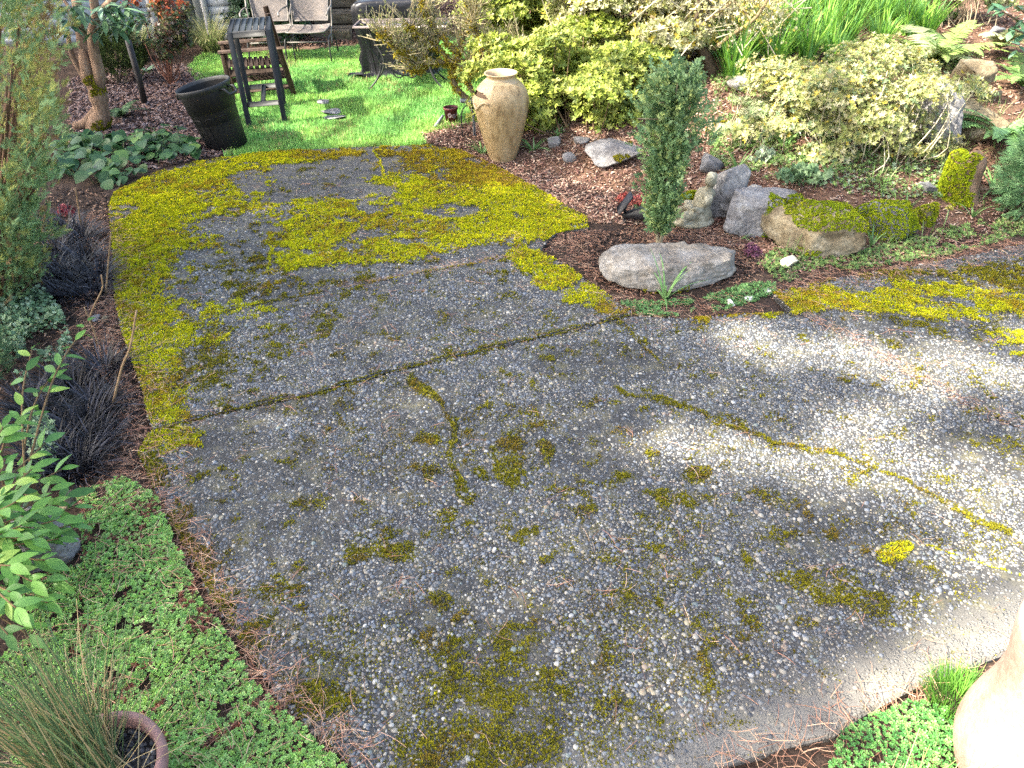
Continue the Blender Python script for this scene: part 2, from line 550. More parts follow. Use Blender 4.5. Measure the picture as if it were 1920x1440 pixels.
# ------------------------------------------------------------------ exposed aggregate patio
_wa, _wb = flat(1340, 1440)[:2], flat(1850, 1240)[:2]
_wd = (_wb - _wa) / np.hypot(*(_wb - _wa)); WN_ = (-_wd[1], _wd[0]); WO_ = _wa[0] * WN_[0] + _wa[1] * WN_[1]
def aggregate_material():
    m, nt, out, bs = _mat('exposed_aggregate')
    tc = _n(nt, 'ShaderNodeTexCoord'); vec = tc.outputs['Object']
    big = _n(nt, 'ShaderNodeTexNoise', i_Scale=1.3, i_Detail=4.0); nt.links.new(vec, big.inputs['Vector'])
    mid = _n(nt, 'ShaderNodeTexNoise', i_Scale=9.0, i_Detail=5.0); nt.links.new(vec, mid.inputs['Vector'])
    fin = _n(nt, 'ShaderNodeTexNoise', i_Scale=260.0, i_Detail=3.0); nt.links.new(vec, fin.inputs['Vector'])
    vo = _n(nt, 'ShaderNodeTexVoronoi', i_Scale=72.0, i_Randomness=1.0); nt.links.new(vec, vo.inputs['Vector'])
    ve = _n(nt, 'ShaderNodeTexVoronoi', feature='DISTANCE_TO_EDGE', i_Scale=72.0, i_Randomness=1.0); nt.links.new(vec, ve.inputs['Vector'])
    sp = _n(nt, 'ShaderNodeSeparateColor'); nt.links.new(vo.outputs['Color'], sp.inputs[0])
    stones = _ramp(nt, sp.outputs[0], [(0.0, (0.045, 0.048, 0.052)), (0.18, (0.10, 0.103, 0.11)), (0.38, (0.16, 0.162, 0.168)), (0.55, (0.21, 0.203, 0.192)),
                                       (0.70, (0.135, 0.145, 0.162)), (0.82, (0.29, 0.245, 0.18)), (0.92, (0.42, 0.39, 0.33)), (1.0, (0.25, 0.165, 0.125))], 'CONSTANT')
    cement = _ramp(nt, mid.outputs[0], [(0.3, (0.036, 0.035, 0.034)), (0.55, (0.062, 0.060, 0.057)), (0.75, (0.105, 0.098, 0.086))])
    cement = _mul(nt, cement, _ramp(nt, fin.outputs[0], [(0.3, (0.55,) * 3), (0.7, (1.4,) * 3)]))
    edge = _ramp(nt, ve.outputs['Distance'], [(0.10, (0, 0, 0)), (0.20, (1, 1, 1))])
    has = _ramp(nt, sp.outputs[1], [(0.30, (0, 0, 0)), (0.32, (1, 1, 1))])
    fac = _mul(nt, edge, has)
    col = _mix(nt, fac, cement, stones)
    tint = _ramp(nt, big.outputs[0], [(0.30, (0.78, 0.78, 0.80)), (0.62, (1.10, 1.09, 1.05))])
    col = _mul(nt, col, tint)
    # weathered algae film, its own stain
    algae = _ramp(nt, mid.outputs[0], [(0.52, (0, 0, 0)), (0.72, (0.45, 0.45, 0.45))])
    col = _mix(nt, algae, col, (0.14, 0.125, 0.045))
    # rubbed sandy margin along one edge of the concrete
    sx = _n(nt, 'ShaderNodeVectorMath', operation='DOT_PRODUCT'); nt.links.new(vec, sx.inputs[0]); sx.inputs[1].default_value = (*WN_, 0)
    md = _n(nt, 'ShaderNodeMath', operation='MULTIPLY_ADD'); nt.links.new(mid.outputs[0], md.inputs[0]); md.inputs[1].default_value = 0.22; nt.links.new(sx.outputs['Value'], md.inputs[2])
    m2 = _n(nt, 'ShaderNodeMath', operation='SUBTRACT'); nt.links.new(md.outputs[0], m2.inputs[0]); m2.inputs[1].default_value = WO_ + 0.11
    wf = _ramp(nt, m2.outputs[0], [(0.04, (0.85,) * 3), (0.26, (0, 0, 0))])
    sand = _mul(nt, _ramp(nt, mid.outputs[0], [(0.3, (0.15, 0.14, 0.125)), (0.7, (0.26, 0.245, 0.215))]), _ramp(nt, fin.outputs[0], [(0.3, (0.5,) * 3), (0.7, (1.5,) * 3)]))
    col = _mix(nt, wf, col, sand)
    nt.links.new(col, bs.inputs['Base Color'])
    bs.inputs['Roughness'].default_value = 0.78
    bs.inputs['Specular IOR Level'].default_value = 0.35
    hh = _mul(nt, fac, _ramp(nt, ve.outputs['Distance'], [(0.08, (0.2,) * 3), (0.40, (1, 1, 1))]))
    hh = _mul(nt, hh, fin.outputs[0], 0.18, 'ADD')
    bp = _n(nt, 'ShaderNodeBump', i_Strength=0.9, i_Distance=0.006)
    nt.links.new(hh, bp.inputs['Height']); nt.links.new(bp.outputs[0], bs.inputs['Normal'])
    return m
M_AGG = aggregate_material()
M_PEB = mat_attr('pebble_stone', rough=0.55, var=0.22, vscale=220.0, spec=0.45)

def shrink(poly, d):
    p = np.asarray(poly); n = len(p)
    ar = 0.5 * sum(p[i][0] * p[(i + 1) % n][1] - p[(i + 1) % n][0] * p[i][1] for i in range(n))
    s = 1 if ar > 0 else -1
    q = []
    for i in range(n):
        e0 = p[i] - p[i - 1]; e1 = p[(i + 1) % n] - p[i]
        n0 = np.array([-e0[1], e0[0]]) / max(np.hypot(*e0), 1e-9); n1 = np.array([-e1[1], e1[0]]) / max(np.hypot(*e1), 1e-9)
        b = n0 + n1; b = b / max(np.hypot(*b), 0.5)
        q.append(p[i] + s * d * b)
    return np.array(q)

def resample(poly, step):
    out = []
    n = len(poly)
    for i in range(n):
        a_, b_ = np.asarray(poly[i]), np.asarray(poly[(i + 1) % n])
        k = max(1, int(np.hypot(*(b_ - a_)) / step))
        for j in range(k): out.append(a_ + (b_ - a_) * j / k)
    return np.array(out)

patio = thing('patio', 'exposed aggregate concrete patio of four slabs, blotched with yellow moss', None, (0, 0, 0))
patio['kind'] = 'structure'
slab_objs = []
for k, (poly, zt) in enumerate(zip(SLABS, SLAB_Z)):
    p = resample(poly, 0.06)
    wob = np.stack([vn2(p[:, 0] * 9, p[:, 1] * 9, 5) - 0.5, vn2(p[:, 0] * 9, p[:, 1] * 9, 6) - 0.5], 1)
    p = shrink(p, 0.004) + wob * 0.010
    ar = 0.5 * np.sum(p[:, 0] * np.roll(p[:, 1], -1) - np.roll(p[:, 0], -1) * p[:, 1])
    if ar < 0: p = p[::-1]
    inn = shrink(p, 0.012)
    n = len(p)
    bm = bmesh.new()
    top = [bm.verts.new((x, y, zt)) for x, y in inn]
    mid_ = [bm.verts.new((x, y, zt - 0.010)) for x, y in p]
    bot = [bm.verts.new((x, y, zt - 0.09)) for x, y in p]
    bm.faces.new(top)
    for i in range(n):
        j = (i + 1) % n
        bm.faces.new((mid_[i], mid_[j], top[j], top[i])); bm.faces.new((bot[i], bot[j], mid_[j], mid_[i]))
    bmesh.ops.triangulate(bm, faces=[f for f in bm.faces if len(f.verts) > 4])
    me = bpy.data.meshes.new('slab'); bm.to_mesh(me); bm.free()
    slab_objs.append(link('slab', me, M_AGG, patio))

WORN_A, WORN_B = flat(1340, 1440)[:2], flat(1850, 1240)[:2]
WORN_D = (WORN_B - WORN_A) / np.hypot(*(WORN_B - WORN_A)); WORN_N = np.array([-WORN_D[1], WORN_D[0]])      # points into the slab
def worn_margin(x, y):
    """1 on the rubbed, sandy margin along the lower right edge, 0 inside the slab"""
    s = (x - WORN_A[0]) * WORN_N[0] + (y - WORN_A[1]) * WORN_N[1]
    t = (x - WORN_A[0]) * WORN_D[0] + (y - WORN_A[1]) * WORN_D[1]
    w = 0.07 + 0.16 * sstep(0.0, 1.0, t)
    return 1 - sstep(w * 0.5, w * 1.5, s + 0.16 * (fbm2(x * 5, y * 5, 44, 4) - 0.5))

def slab_z(x, y):
    z = np.full(np.asarray(x).shape, np.nan)
    for poly, zt in zip(SLABS, SLAB_Z):
        z = np.where(inpoly(x, y, poly), zt, z)
    return z

def jitter_grid(x0, x1, y0, y1, step, r=rng):
    gx_, gy_ = np.meshgrid(np.arange(x0, x1, step), np.arange(y0, y1, step))
    x = gx_.ravel() + r.uniform(-0.5, 0.5, gx_.size) * step
    y = gy_.ravel() + r.uniform(-0.5, 0.5, gx_.size) * step
    return x, y

def in_view(x, y, z=0.0, m=60):
    px, py = project(np.stack([x, y, np.broadcast_to(z, np.shape(x))], 1))
    return (px > -m) & (px < 1920 + m) & (py > -m) & (py < 1440 + m)

def dome(n=6, flat_=0.55):
    a = np.arange(n) * 2 * np.pi / n
    v = [(math.cos(t), math.sin(t), -0.15) for t in a] + [(0.72 * math.cos(t + 0.5), 0.72 * math.sin(t + 0.5), flat_ * 0.72) for t in a] + [(0, 0, flat_)]
    f = []
    for i in range(n):
        j = (i + 1) % n
        f += [(i, j, n + i), (j, n + j, n + i), (n + i, n + j, 2 * n)]
    return np.array(v), np.array(f)

PAL = np.array([(0.10, 0.105, 0.115), (0.17, 0.185, 0.21), (0.22, 0.24, 0.27), (0.26, 0.26, 0.25), (0.20, 0.195, 0.185), (0.38, 0.35, 0.29), (0.46, 0.43, 0.37), (0.56, 0.54, 0.49),
                (0.34, 0.27, 0.21), (0.13, 0.14, 0.15), (0.24, 0.28, 0.26), (0.42, 0.36, 0.25)])
PALW = np.array([0.17, 0.19, 0.13, 0.11, 0.14, 0.075, 0.04, 0.018, 0.045, 0.08, 0.02, 0.05])
# worn, almost smooth places
WORN = [(560, 860, 60, 40), (420, 840, 70, 30), (780, 1150, 40, 30), (590, 1250, 60, 45), (1130, 680, 140, 40), (560, 760, 110, 22), (1420, 1420, 90, 40), (1700, 1250, 120, 60), (1850, 1130, 90, 60), (440, 800, 60, 20)]

px_x, px_y = jitter_grid(-2.6, 3.6, 0.9, 6.0, 0.0128)
z = slab_z(px_x, px_y)
k = ~np.isnan(z) & in_view(px_x, px_y)
px_x, px_y, z = px_x[k], px_y[k], z[k]
u, v = project(np.stack([px_x, px_y, z], 1))
den = 0.92 - 0.6 * sstep(0.48, 0.68, fbm2(px_x * 2.2, px_y * 2.2, 41, 4))
for wx, wy, rx, ry in WORN:
    den = np.where(((u - wx) / rx) ** 2 + ((v - wy) / ry) ** 2 < 1, den * 0.22, den)
den *= 1 - 0.8 * sstep(3.8, 6.0, px_y)
den *= 1 - 0.95 * worn_margin(px_x, px_y)
k = rng.uniform(0, 1, len(px_x)) < den
px_x, px_y, z = px_x[k], px_y[k], z[k]
npb = len(px_x)
sz = np.clip(rng.lognormal(math.log(0.0056), 0.42, npb), 0.0024, 0.016)
pb_col = 0.74 * PAL[rng.choice(len(PAL), npb, p=PALW / PALW.sum())] * rng.uniform(0.75, 1.15, (npb, 1))
asp = rng.uniform(0.62, 1.0, npb); ang = rng.uniform(0, 6.28, npb)
S = np.zeros((npb, 3, 3)); S[:, 0, 0] = sz; S[:, 1, 1] = sz * asp; S[:, 2, 2] = sz * rng.uniform(0.55, 0.95, npb)
Mx = rotz(ang) @ S
T = np.stack([px_x, px_y, z], 1)
dep = np.hypot(px_x, px_y)
rank = np.argsort(-sz / np.maximum(dep, 0.5))
big300 = rank[:300]
rest = np.ones(npb, bool); rest[big300] = False
mb = MB(); mb.scatter(dome(5, 0.62), Mx[rest], T[rest], pb_col[rest])
o = link('pebble_bed', mb.mesh('pebble_bed', True), M_PEB, patio); o['kind'] = 'stuff'
peb_mesh = []
for i in range(12):
    m_ = MB(); d_ = dome(8, 0.62); m_.add(d_[0] * np.array([1, 0.6 + 0.035 * i, 0.7]) - np.array([0, 0, 0.12]), d_[1], 0.66 * PAL[i]); me = m_.mesh('pebble', True); me.materials.append(M_PEB); peb_mesh.append(me)
for i in big300:
    o = link('pebble', peb_mesh[int(rng.integers(12))], None, slab_objs[2] if z[i] < 0.002 else slab_objs[1], T[i], (0, 0, float(ang[i])))
    s_ = float(sz[i]); o.scale = (s_, s_, s_)

# ------------------------------------------------------------------ moss on the patio
# (x, y, rx, ry, strength, tone)  tone 0 lime, 1 olive, 2 rusty
MOSS = [(300, 372, 110, 44, 1.0, 0), (420, 330, 90, 26, 0.95, 0), (520, 296, 90, 12, 1.0, 0), (640, 287, 120, 10, 0.8, 2), (260, 470, 70, 90, 0.95, 0), (330, 430, 90, 60, 0.7, 0),
        (420, 385, 90, 26, 0.7, 0), (270, 580, 60, 40, 0.95, 0), (760, 300, 70, 22, 0.6, 2), (840, 300, 80, 26, 0.85, 2), (900, 335, 90, 26, 0.95, 2), (800, 345, 110, 22, 0.8, 0), (970, 380, 90, 34, 1.0, 0),
        (880, 390, 150, 45, 0.85, 0), (1050, 418, 60, 20, 1.0, 0), (990, 430, 90, 26, 1.0, 0), (640, 395, 110, 18, 0.85, 0), (600, 430, 90, 34, 0.85, 0), (700, 430, 110, 40, 0.7, 0), (620, 480, 110, 16, 1.0, 0),
        (740, 470, 80, 18, 0.9, 0), (860, 445, 120, 22, 0.8, 0), (560, 455, 46, 26, 1.0, 0), (510, 475, 22, 60, 0.45, 2), (1000, 490, 40, 18, 1.0, 0), (1050, 520, 42, 22, 1.0, 0), (1110, 555, 40, 22, 0.9, 0), (1150, 580, 30, 12, 0.8, 2),
        (270, 650, 70, 60, 0.95, 0), (330, 620, 90, 40, 0.7, 0), (400, 590, 100, 24, 0.5, 0), (300, 730, 50, 60, 0.95, 0), (380, 690, 80, 60, 0.55, 1), (310, 780, 50, 30, 1.0, 0), (420, 740, 60, 30, 0.42, 1), (480, 610, 120, 40, 0.30, 1),
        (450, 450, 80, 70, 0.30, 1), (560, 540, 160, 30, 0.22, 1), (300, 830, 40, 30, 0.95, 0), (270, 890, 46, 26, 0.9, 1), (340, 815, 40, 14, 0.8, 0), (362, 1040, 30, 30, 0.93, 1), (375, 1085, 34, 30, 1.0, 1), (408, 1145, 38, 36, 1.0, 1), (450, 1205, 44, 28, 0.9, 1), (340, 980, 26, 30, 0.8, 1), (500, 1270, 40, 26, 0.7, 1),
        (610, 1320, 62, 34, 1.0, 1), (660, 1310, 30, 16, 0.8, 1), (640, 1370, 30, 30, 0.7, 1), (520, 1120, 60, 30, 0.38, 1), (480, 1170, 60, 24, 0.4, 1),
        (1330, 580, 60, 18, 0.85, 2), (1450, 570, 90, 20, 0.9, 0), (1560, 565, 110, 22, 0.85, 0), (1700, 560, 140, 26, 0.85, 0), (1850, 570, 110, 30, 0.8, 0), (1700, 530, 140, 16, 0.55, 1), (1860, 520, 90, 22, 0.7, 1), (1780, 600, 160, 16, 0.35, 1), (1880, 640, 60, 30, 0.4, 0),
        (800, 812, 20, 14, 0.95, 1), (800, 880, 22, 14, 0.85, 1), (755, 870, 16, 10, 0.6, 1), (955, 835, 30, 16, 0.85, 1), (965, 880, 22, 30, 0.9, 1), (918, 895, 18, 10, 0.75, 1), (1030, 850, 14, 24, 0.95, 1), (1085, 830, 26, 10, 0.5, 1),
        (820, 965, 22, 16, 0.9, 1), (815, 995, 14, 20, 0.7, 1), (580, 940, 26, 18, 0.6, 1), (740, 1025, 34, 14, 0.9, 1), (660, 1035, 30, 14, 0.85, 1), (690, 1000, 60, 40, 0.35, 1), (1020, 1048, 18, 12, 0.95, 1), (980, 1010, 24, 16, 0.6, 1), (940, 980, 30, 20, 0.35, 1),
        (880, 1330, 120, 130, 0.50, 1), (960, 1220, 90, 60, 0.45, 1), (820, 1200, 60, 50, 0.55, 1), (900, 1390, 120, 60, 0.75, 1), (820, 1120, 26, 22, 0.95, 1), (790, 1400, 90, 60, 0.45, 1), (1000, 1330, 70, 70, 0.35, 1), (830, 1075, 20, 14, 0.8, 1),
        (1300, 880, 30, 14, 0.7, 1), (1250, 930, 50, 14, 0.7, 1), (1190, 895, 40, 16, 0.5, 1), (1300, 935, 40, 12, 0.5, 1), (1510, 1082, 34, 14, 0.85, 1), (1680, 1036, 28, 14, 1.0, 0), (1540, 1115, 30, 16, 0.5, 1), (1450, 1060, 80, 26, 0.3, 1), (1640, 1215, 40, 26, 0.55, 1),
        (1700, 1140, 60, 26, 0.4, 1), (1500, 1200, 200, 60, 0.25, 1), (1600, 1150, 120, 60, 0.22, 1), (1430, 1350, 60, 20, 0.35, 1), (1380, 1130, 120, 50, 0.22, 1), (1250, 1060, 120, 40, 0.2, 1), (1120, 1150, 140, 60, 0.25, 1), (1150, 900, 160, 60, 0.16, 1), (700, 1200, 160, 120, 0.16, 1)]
BARE = [(530, 335, 95, 24), (650, 312, 110, 18), (590, 468, 26, 8), (700, 442, 34, 9), (850, 398, 50, 12), (690, 390, 30, 8), (640, 355, 90, 14), (800, 330, 26, 6), (700, 297, 12, 18), (420, 430, 60, 26), (230, 395, 20, 8), (880, 300, 26, 6), (1620, 545, 60, 8), (1780, 560, 40, 8), (690, 300, 60, 9), (760, 455, 30, 8)]
CRACKS = [([(770, 712), (795, 735), (822, 752), (838, 775), (852, 790), (854, 820), (846, 850), (852, 890), (876, 940)], 0.027, 1),
          ([(1150, 726), (1190, 745), (1240, 752), (1300, 768), (1370, 800), (1450, 832), (1560, 850), (1620, 870), (1700, 905), (1790, 955), (1890, 1000)], 0.022, 1),
          ([(1163, 600), (1200, 640), (1245, 692)], 0.006, 1), ([(760, 445), (790, 465), (825, 490)], 0.012, 2), ([(505, 440), (508, 480), (505, 510)], 0.02, 0), ([(700, 285), (712, 305), (722, 335)], 0.012, 0),
          (JOINT2, 0.014, 1), ([(395, 592), (520, 567), (600, 551)], 0.008, 1), ([(700, 530), (860, 502), (985, 478)], 0.005, 2), ([(600, 740), (690, 712), (760, 690)], 0.016, 1), ([(945, 648), (1040, 628), (1100, 612)], 0.016, 1),
          ([(1740, 1020), (1820, 1050), (1900, 1075)], 0.008, 0)]

def eq(f, k=2.6):
    return np.clip((f - 0.5) * k + 0.5, 0, 1)

def moss_field(x, y, z_):
    u, v = project(np.stack([x, y, z_], 1))
    tw = np.zeros((3, len(x)))
    best = np.zeros(len(x))
    wu = u + 60 * (fbm2(x * 2.2, y * 2.2, 61, 4) - 0.5) + 34 * (fbm2(x * 8, y * 8, 62, 3) - 0.5)
    wv = v + (30 * (fbm2(x * 2.2, y * 2.2, 77, 4) - 0.5) + 20 * (fbm2(x * 8, y * 8, 78, 3) - 0.5)) * np.clip(v / 500, 0.5, 2)
    for mx, my, rx, ry, s, t in MOSS:
        d = ((wu - mx) / rx) ** 2 + ((wv - my) / ry) ** 2
        w = min(s, 0.93) * 0.86 * (1 - sstep(0.05, 2.5, d))
        tw[t] += w ** 2; best = np.maximum(best, w)
    for bx, by, rx, ry in BARE:
        d = ((wu - bx) / rx) ** 2 + ((wv - by) / ry) ** 2
        best *= 0.25 + 0.75 * sstep(0.3, 1.6, d)
    n1 = eq(fbm2(x * 9, y * 9, 91, 3)); n2 = eq(fbm2(x * 34, y * 34, 93, 2), 2.2); n3 = vn2(x * 95, y * 95, 95)
    n4 = eq(fbm2(x * 18, y * 18, 99, 2), 2.4)
    nz = 0.5 * (n1 - 0.5) + 0.45 * (n4 - 0.5) + 0.35 * (n2 - 0.5) + 0.30 * (n3 - 0.5)
    cover = sstep(0.10, 0.78, best * 1.12 + nz * (1.15 - 0.55 * best))
    # moss between the pebbles in the damp lower half
    damp = sstep(700, 1000, v) * (1 - sstep(1050, 1500, u)) * 0.36 + 0.10 * sstep(560, 800, v) + 0.06
    damp = damp * eq(fbm2(x * 1.3 + 3, y * 1.3, 96, 4), 3.0)
    cover = np.maximum(cover, np.clip(damp + 0.62 * nz, 0, 0.5))
    tw += 1e-4
    tw[1] += 0.02
    cum = np.cumsum(tw / tw.sum(0), 0)
    tone = (np.clip(rng.uniform(0, 0.4, len(x)) + 0.6 * eq(fbm2(x * 6, y * 6, 97, 2)), 0, 0.999)[None] > cum).sum(0)
    for pts, hw, t in CRACKS:
        pl = flatpoly(pts)
        d = dist_line(x + 0.03 * (n1 - 0.5), y + 0.04 * (fbm2(x * 9, y * 9, 98, 3) - 0.5), pl)
        hv = hw * (0.65 + 0.9 * eq(vn2(x * 6, y * 6, 12)))
        c = (1 - sstep(hv * 0.6, hv * 1.2, d)) * (0.75 + 0.4 * n2)
        tone = np.where(c > cover, t, tone); cover = np.maximum(cover, c)
    cover = cover * (1 - 0.85 * worn_margin(x, y))
    return cover, tone

M_MOSS = mat_attr('moss', rough=0.9, var=0.3, vscale=25.0, transl=0.18, spec=0.15)
def tuft(n=5, lean=0.75, seed=0):
    r = np.random.default_rng(seed); v = []; f = []
    for i in range(n):
        a_ = i * 2 * np.pi / n + r.uniform(-0.3, 0.3); l = lean * r.uniform(0.55, 1.2); h_ = r.uniform(0.7, 1.1)
        c_, s_ = math.cos(a_), math.sin(a_)
        b = len(v)
        v += [(-0.35 * s_, 0.35 * c_, 0), (0.35 * s_, -0.35 * c_, 0), (l * c_, l * s_, h_)]
        f += [(b, b + 1, b + 2)]
    return np.array(v), np.array(f)
TUFTS = [tuft(5, 0.75, s) for s in range(4)]
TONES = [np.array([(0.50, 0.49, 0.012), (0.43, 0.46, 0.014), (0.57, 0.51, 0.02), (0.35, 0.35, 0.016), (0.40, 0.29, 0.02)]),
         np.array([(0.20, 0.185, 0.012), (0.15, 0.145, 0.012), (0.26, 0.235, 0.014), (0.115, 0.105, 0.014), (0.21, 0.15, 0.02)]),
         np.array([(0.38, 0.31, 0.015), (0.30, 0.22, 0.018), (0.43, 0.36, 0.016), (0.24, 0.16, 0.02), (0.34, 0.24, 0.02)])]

def build_moss(bands):
    mb = MB()
    for y0, y1, step, size in bands:
        x, y = jitter_grid(-5.0, 6.0, y0, y1, step)
        z_ = slab_z(x, y)
        k = ~np.isnan(z_) & in_view(x, y)
        x, y, z_ = x[k], y[k], z_[k]
        cov, tone = moss_field(x, y, z_)
        k = rng.uniform(0, 1, len(x)) < cov
        x, y, z_, tone, cov = x[k], y[k], z_[k], tone[k], cov[k]
        n = len(x)
        s_ = size * rng.uniform(0.7, 1.35, n) * (0.55 + 0.5 * cov)
        lift = 0.022 * np.maximum(0, fbm2(x * 13, y * 13, 33, 2) - 0.38) * cov ** 2
        hue = np.clip(0.5 * eq(fbm2(x * 3.1, y * 3.1, 55, 4), 3.0) + 0.5 * eq(fbm2(x * 17, y * 17, 56, 2), 2.6), 0, 0.999)
        ci = np.clip((hue * 5 - 0.2 + rng.normal(0, 0.7, n)).astype(int), 0, 4)
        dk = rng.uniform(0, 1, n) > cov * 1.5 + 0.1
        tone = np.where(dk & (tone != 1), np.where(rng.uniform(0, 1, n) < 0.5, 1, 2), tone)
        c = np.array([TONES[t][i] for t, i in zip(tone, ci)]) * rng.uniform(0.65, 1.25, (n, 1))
        S = rotz(rng.uniform(0, 6.28, n)) * s_[:, None, None]
        S[:, :, 2] *= rng.uniform(0.75, 1.15, n)[:, None]
        grp = rng.integers(0, 4, n)
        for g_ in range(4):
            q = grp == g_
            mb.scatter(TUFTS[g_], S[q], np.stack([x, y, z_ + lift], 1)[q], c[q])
    return mb
mb = build_moss([(0.8, 2.6, 0.0070, 0.0072), (2.6, 4.4, 0.0085, 0.0088), (4.4, 8.4, 0.0115, 0.0120)])
tag(link('moss', mb.mesh('moss'), M_MOSS), 'yellow green moss spread in patches over the aggregate patio', 'moss', kind='stuff')
print('pebbles', npb, 'moss tris', sum(len(t) for t in mb.t))

# ------------------------------------------------------------------ lawn
M_GRASS = mat_attr('grass_blade', rough=0.55, var=0.25, vscale=1.6, transl=0.35, spec=0.3)
def blades(n=3, seed=0, lean=0.5, w=0.11):
    r = np.random.default_rng(seed); v = []; f = []
    for i in range(n):
        a_ = r.uniform(0, 6.28); l = lean * r.uniform(0.3, 1.2); h_ = r.uniform(0.65, 1.1)
        t_ = r.uniform(0, 6.28); c_, s_ = math.cos(t_) * w, math.sin(t_) * w
        ox, oy = r.uniform(-0.35, 0.35, 2)
        b = len(v)
        v += [(ox - c_, oy - s_, 0), (ox + c_, oy + s_, 0), (ox + l * math.cos(a_), oy + l * math.sin(a_), h_)]
        f += [(b, b + 1, b + 2)]
    return np.array(v), np.array(f)
BL = [blades(3, s) for s in range(5)]
x, y = jitter_grid(LAWN[:, 0].min(), LAWN[:, 0].max(), LAWN[:, 1].min(), LAWN[:, 1].max(), 0.0165)
k = inpoly(x + 0.12 * (fbm2(x * 4, y * 4, 8) - 0.5), y + 0.12 * (fbm2(x * 4, y * 4, 9) - 0.5), LAWN) & ~in_patio(x, y) & in_view(x, y)
x, y = x[k], y[k]
k = rng.uniform(0, 1, len(x)) < 0.45 + 1.2 * fbm2(x * 3, y * 3, 14, 3)
u, v = project(np.stack([x, y, x * 0 - 0.02], 1))
for bx0, by0, bx1, by1 in ((594, 187, 618, 200), (600, 204, 642, 219), (606, 219, 650, 229)): k &= ~((u > bx0) & (u < bx1) & (v > by0) & (v < by1))
x, y = x[k], y[k]; n = len(x)
g1 = fbm2(x * 1.5, y * 1.5, 15, 4)[:, None]; g2 = rng.uniform(0, 1, (n, 1))
c = np.array([0.21, 0.44, 0.13]) * (0.5 + 1.0 * g2) + np.array([0.17, 0.12, 0.0]) * np.clip(g1 * 2 - 0.75, 0, 1)
c = np.where(rng.uniform(0, 1, (n, 1)) < 0.04 + 0.30 * sstep(0.55, 0.7, fbm2(x * 2.3, y * 2.3, 17, 4))[:, None], np.array([0.36, 0.32, 0.15]) * (0.5 + g2), c)
mb = MB(); gi = rng.integers(0, 5, n)
S = rotz(rng.uniform(0, 6.28, n)) * (0.040 * rng.uniform(0.5, 1.4, n) * (0.3 + 1.4 * fbm2(x * 4, y * 4, 18, 3)))[:, None, None]
Tz = np.stack([x, y, H(x, y) - 0.003], 1)
for g_ in range(5):
    q = gi == g_
    mb.scatter(BL[g_], S[q], Tz[q], c[q])
tag(link('lawn_grass', mb.mesh('lawn_grass'), M_GRASS), 'short bright green lawn beyond the mossy patio', 'lawn', kind='stuff')
print('lawn tufts', n)

# ------------------------------------------------------------------ fallen needles
M_NEEDLE = mat_attr('needle', rough=0.75, var=0.25, vscale=40.0, spec=0.2)
def needle_proto(seed):
    r = np.random.default_rng(seed); b = r.uniform(-0.35, 0.35); k_ = 0.010
    ys = np.linspace(0, 1, 4); v = []; f = []
    for y_ in ys:
        xx = b * (y_ - y_ * y_) * 1.3; zz = 0.05 + 0.10 * math.sin(3 * y_ + seed)
        w_ = k_ * (1.0 if y_ < 0.9 else 0.5)
        v += [(xx - w_, y_, zz), (xx + w_, y_, zz), (xx, y_, zz + 1.4 * w_)]
    for i in range(3):
        a_ = i * 3
        f += [(a_, a_ + 3, a_ + 5, a_ + 2), (a_ + 2, a_ + 5, a_ + 4, a_ + 1)]
    return np.array(v), np.array(f)
NEED = [needle_proto(s) for s in range(6)]
NCOL = 1.3 * np.array([(0.31, 0.165, 0.105), (0.40, 0.235, 0.155), (0.25, 0.12, 0.075), (0.44, 0.30, 0.20), (0.36, 0.18, 0.12), (0.18, 0.095, 0.07)])

def needles(mb, x, y, z_, length=0.085, wid=1.0):
    n = len(x)
    L = length * rng.uniform(0.55, 1.25, n)
    S = rotz(rng.uniform(0, 6.28, n)) * L[:, None, None]
    S[:, :, 0] *= wid
    S[:, :, 2] *= rng.uniform(0.5, 1.6, n)[:, None]
    c = NCOL[rng.integers(0, 6, n)] * rng.uniform(0.75, 1.2, (n, 1))
    gi = rng.integers(0, 6, n); T_ = np.stack([x, y, z_ + 0.002], 1)
    for g_ in range(6):
        q = gi == g_
        mb.scatter(NEED[g_], S[q], T_[q], c[q])

def along(pts, n, spread, bias=0.0):
    """random places along a surveyed line; bias pushes to its right hand side"""
    pl = flatpoly(pts); seg = np.hypot(*np.diff(pl, axis=0).T); cs = np.concatenate([[0], np.cumsum(seg)])
    t = rng.uniform(0, cs[-1], n); i = np.clip(np.searchsorted(cs, t) - 1, 0, len(seg) - 1)
    u_ = (t - cs[i]) / seg[i]
    p = pl[i] + (pl[i + 1] - pl[i]) * u_[:, None]
    d = (pl[i + 1] - pl[i]) / seg[i][:, None]
    off = rng.normal(bias, spread, n)
    return p[:, 0] + d[:, 1] * off, p[:, 1] - d[:, 0] * off

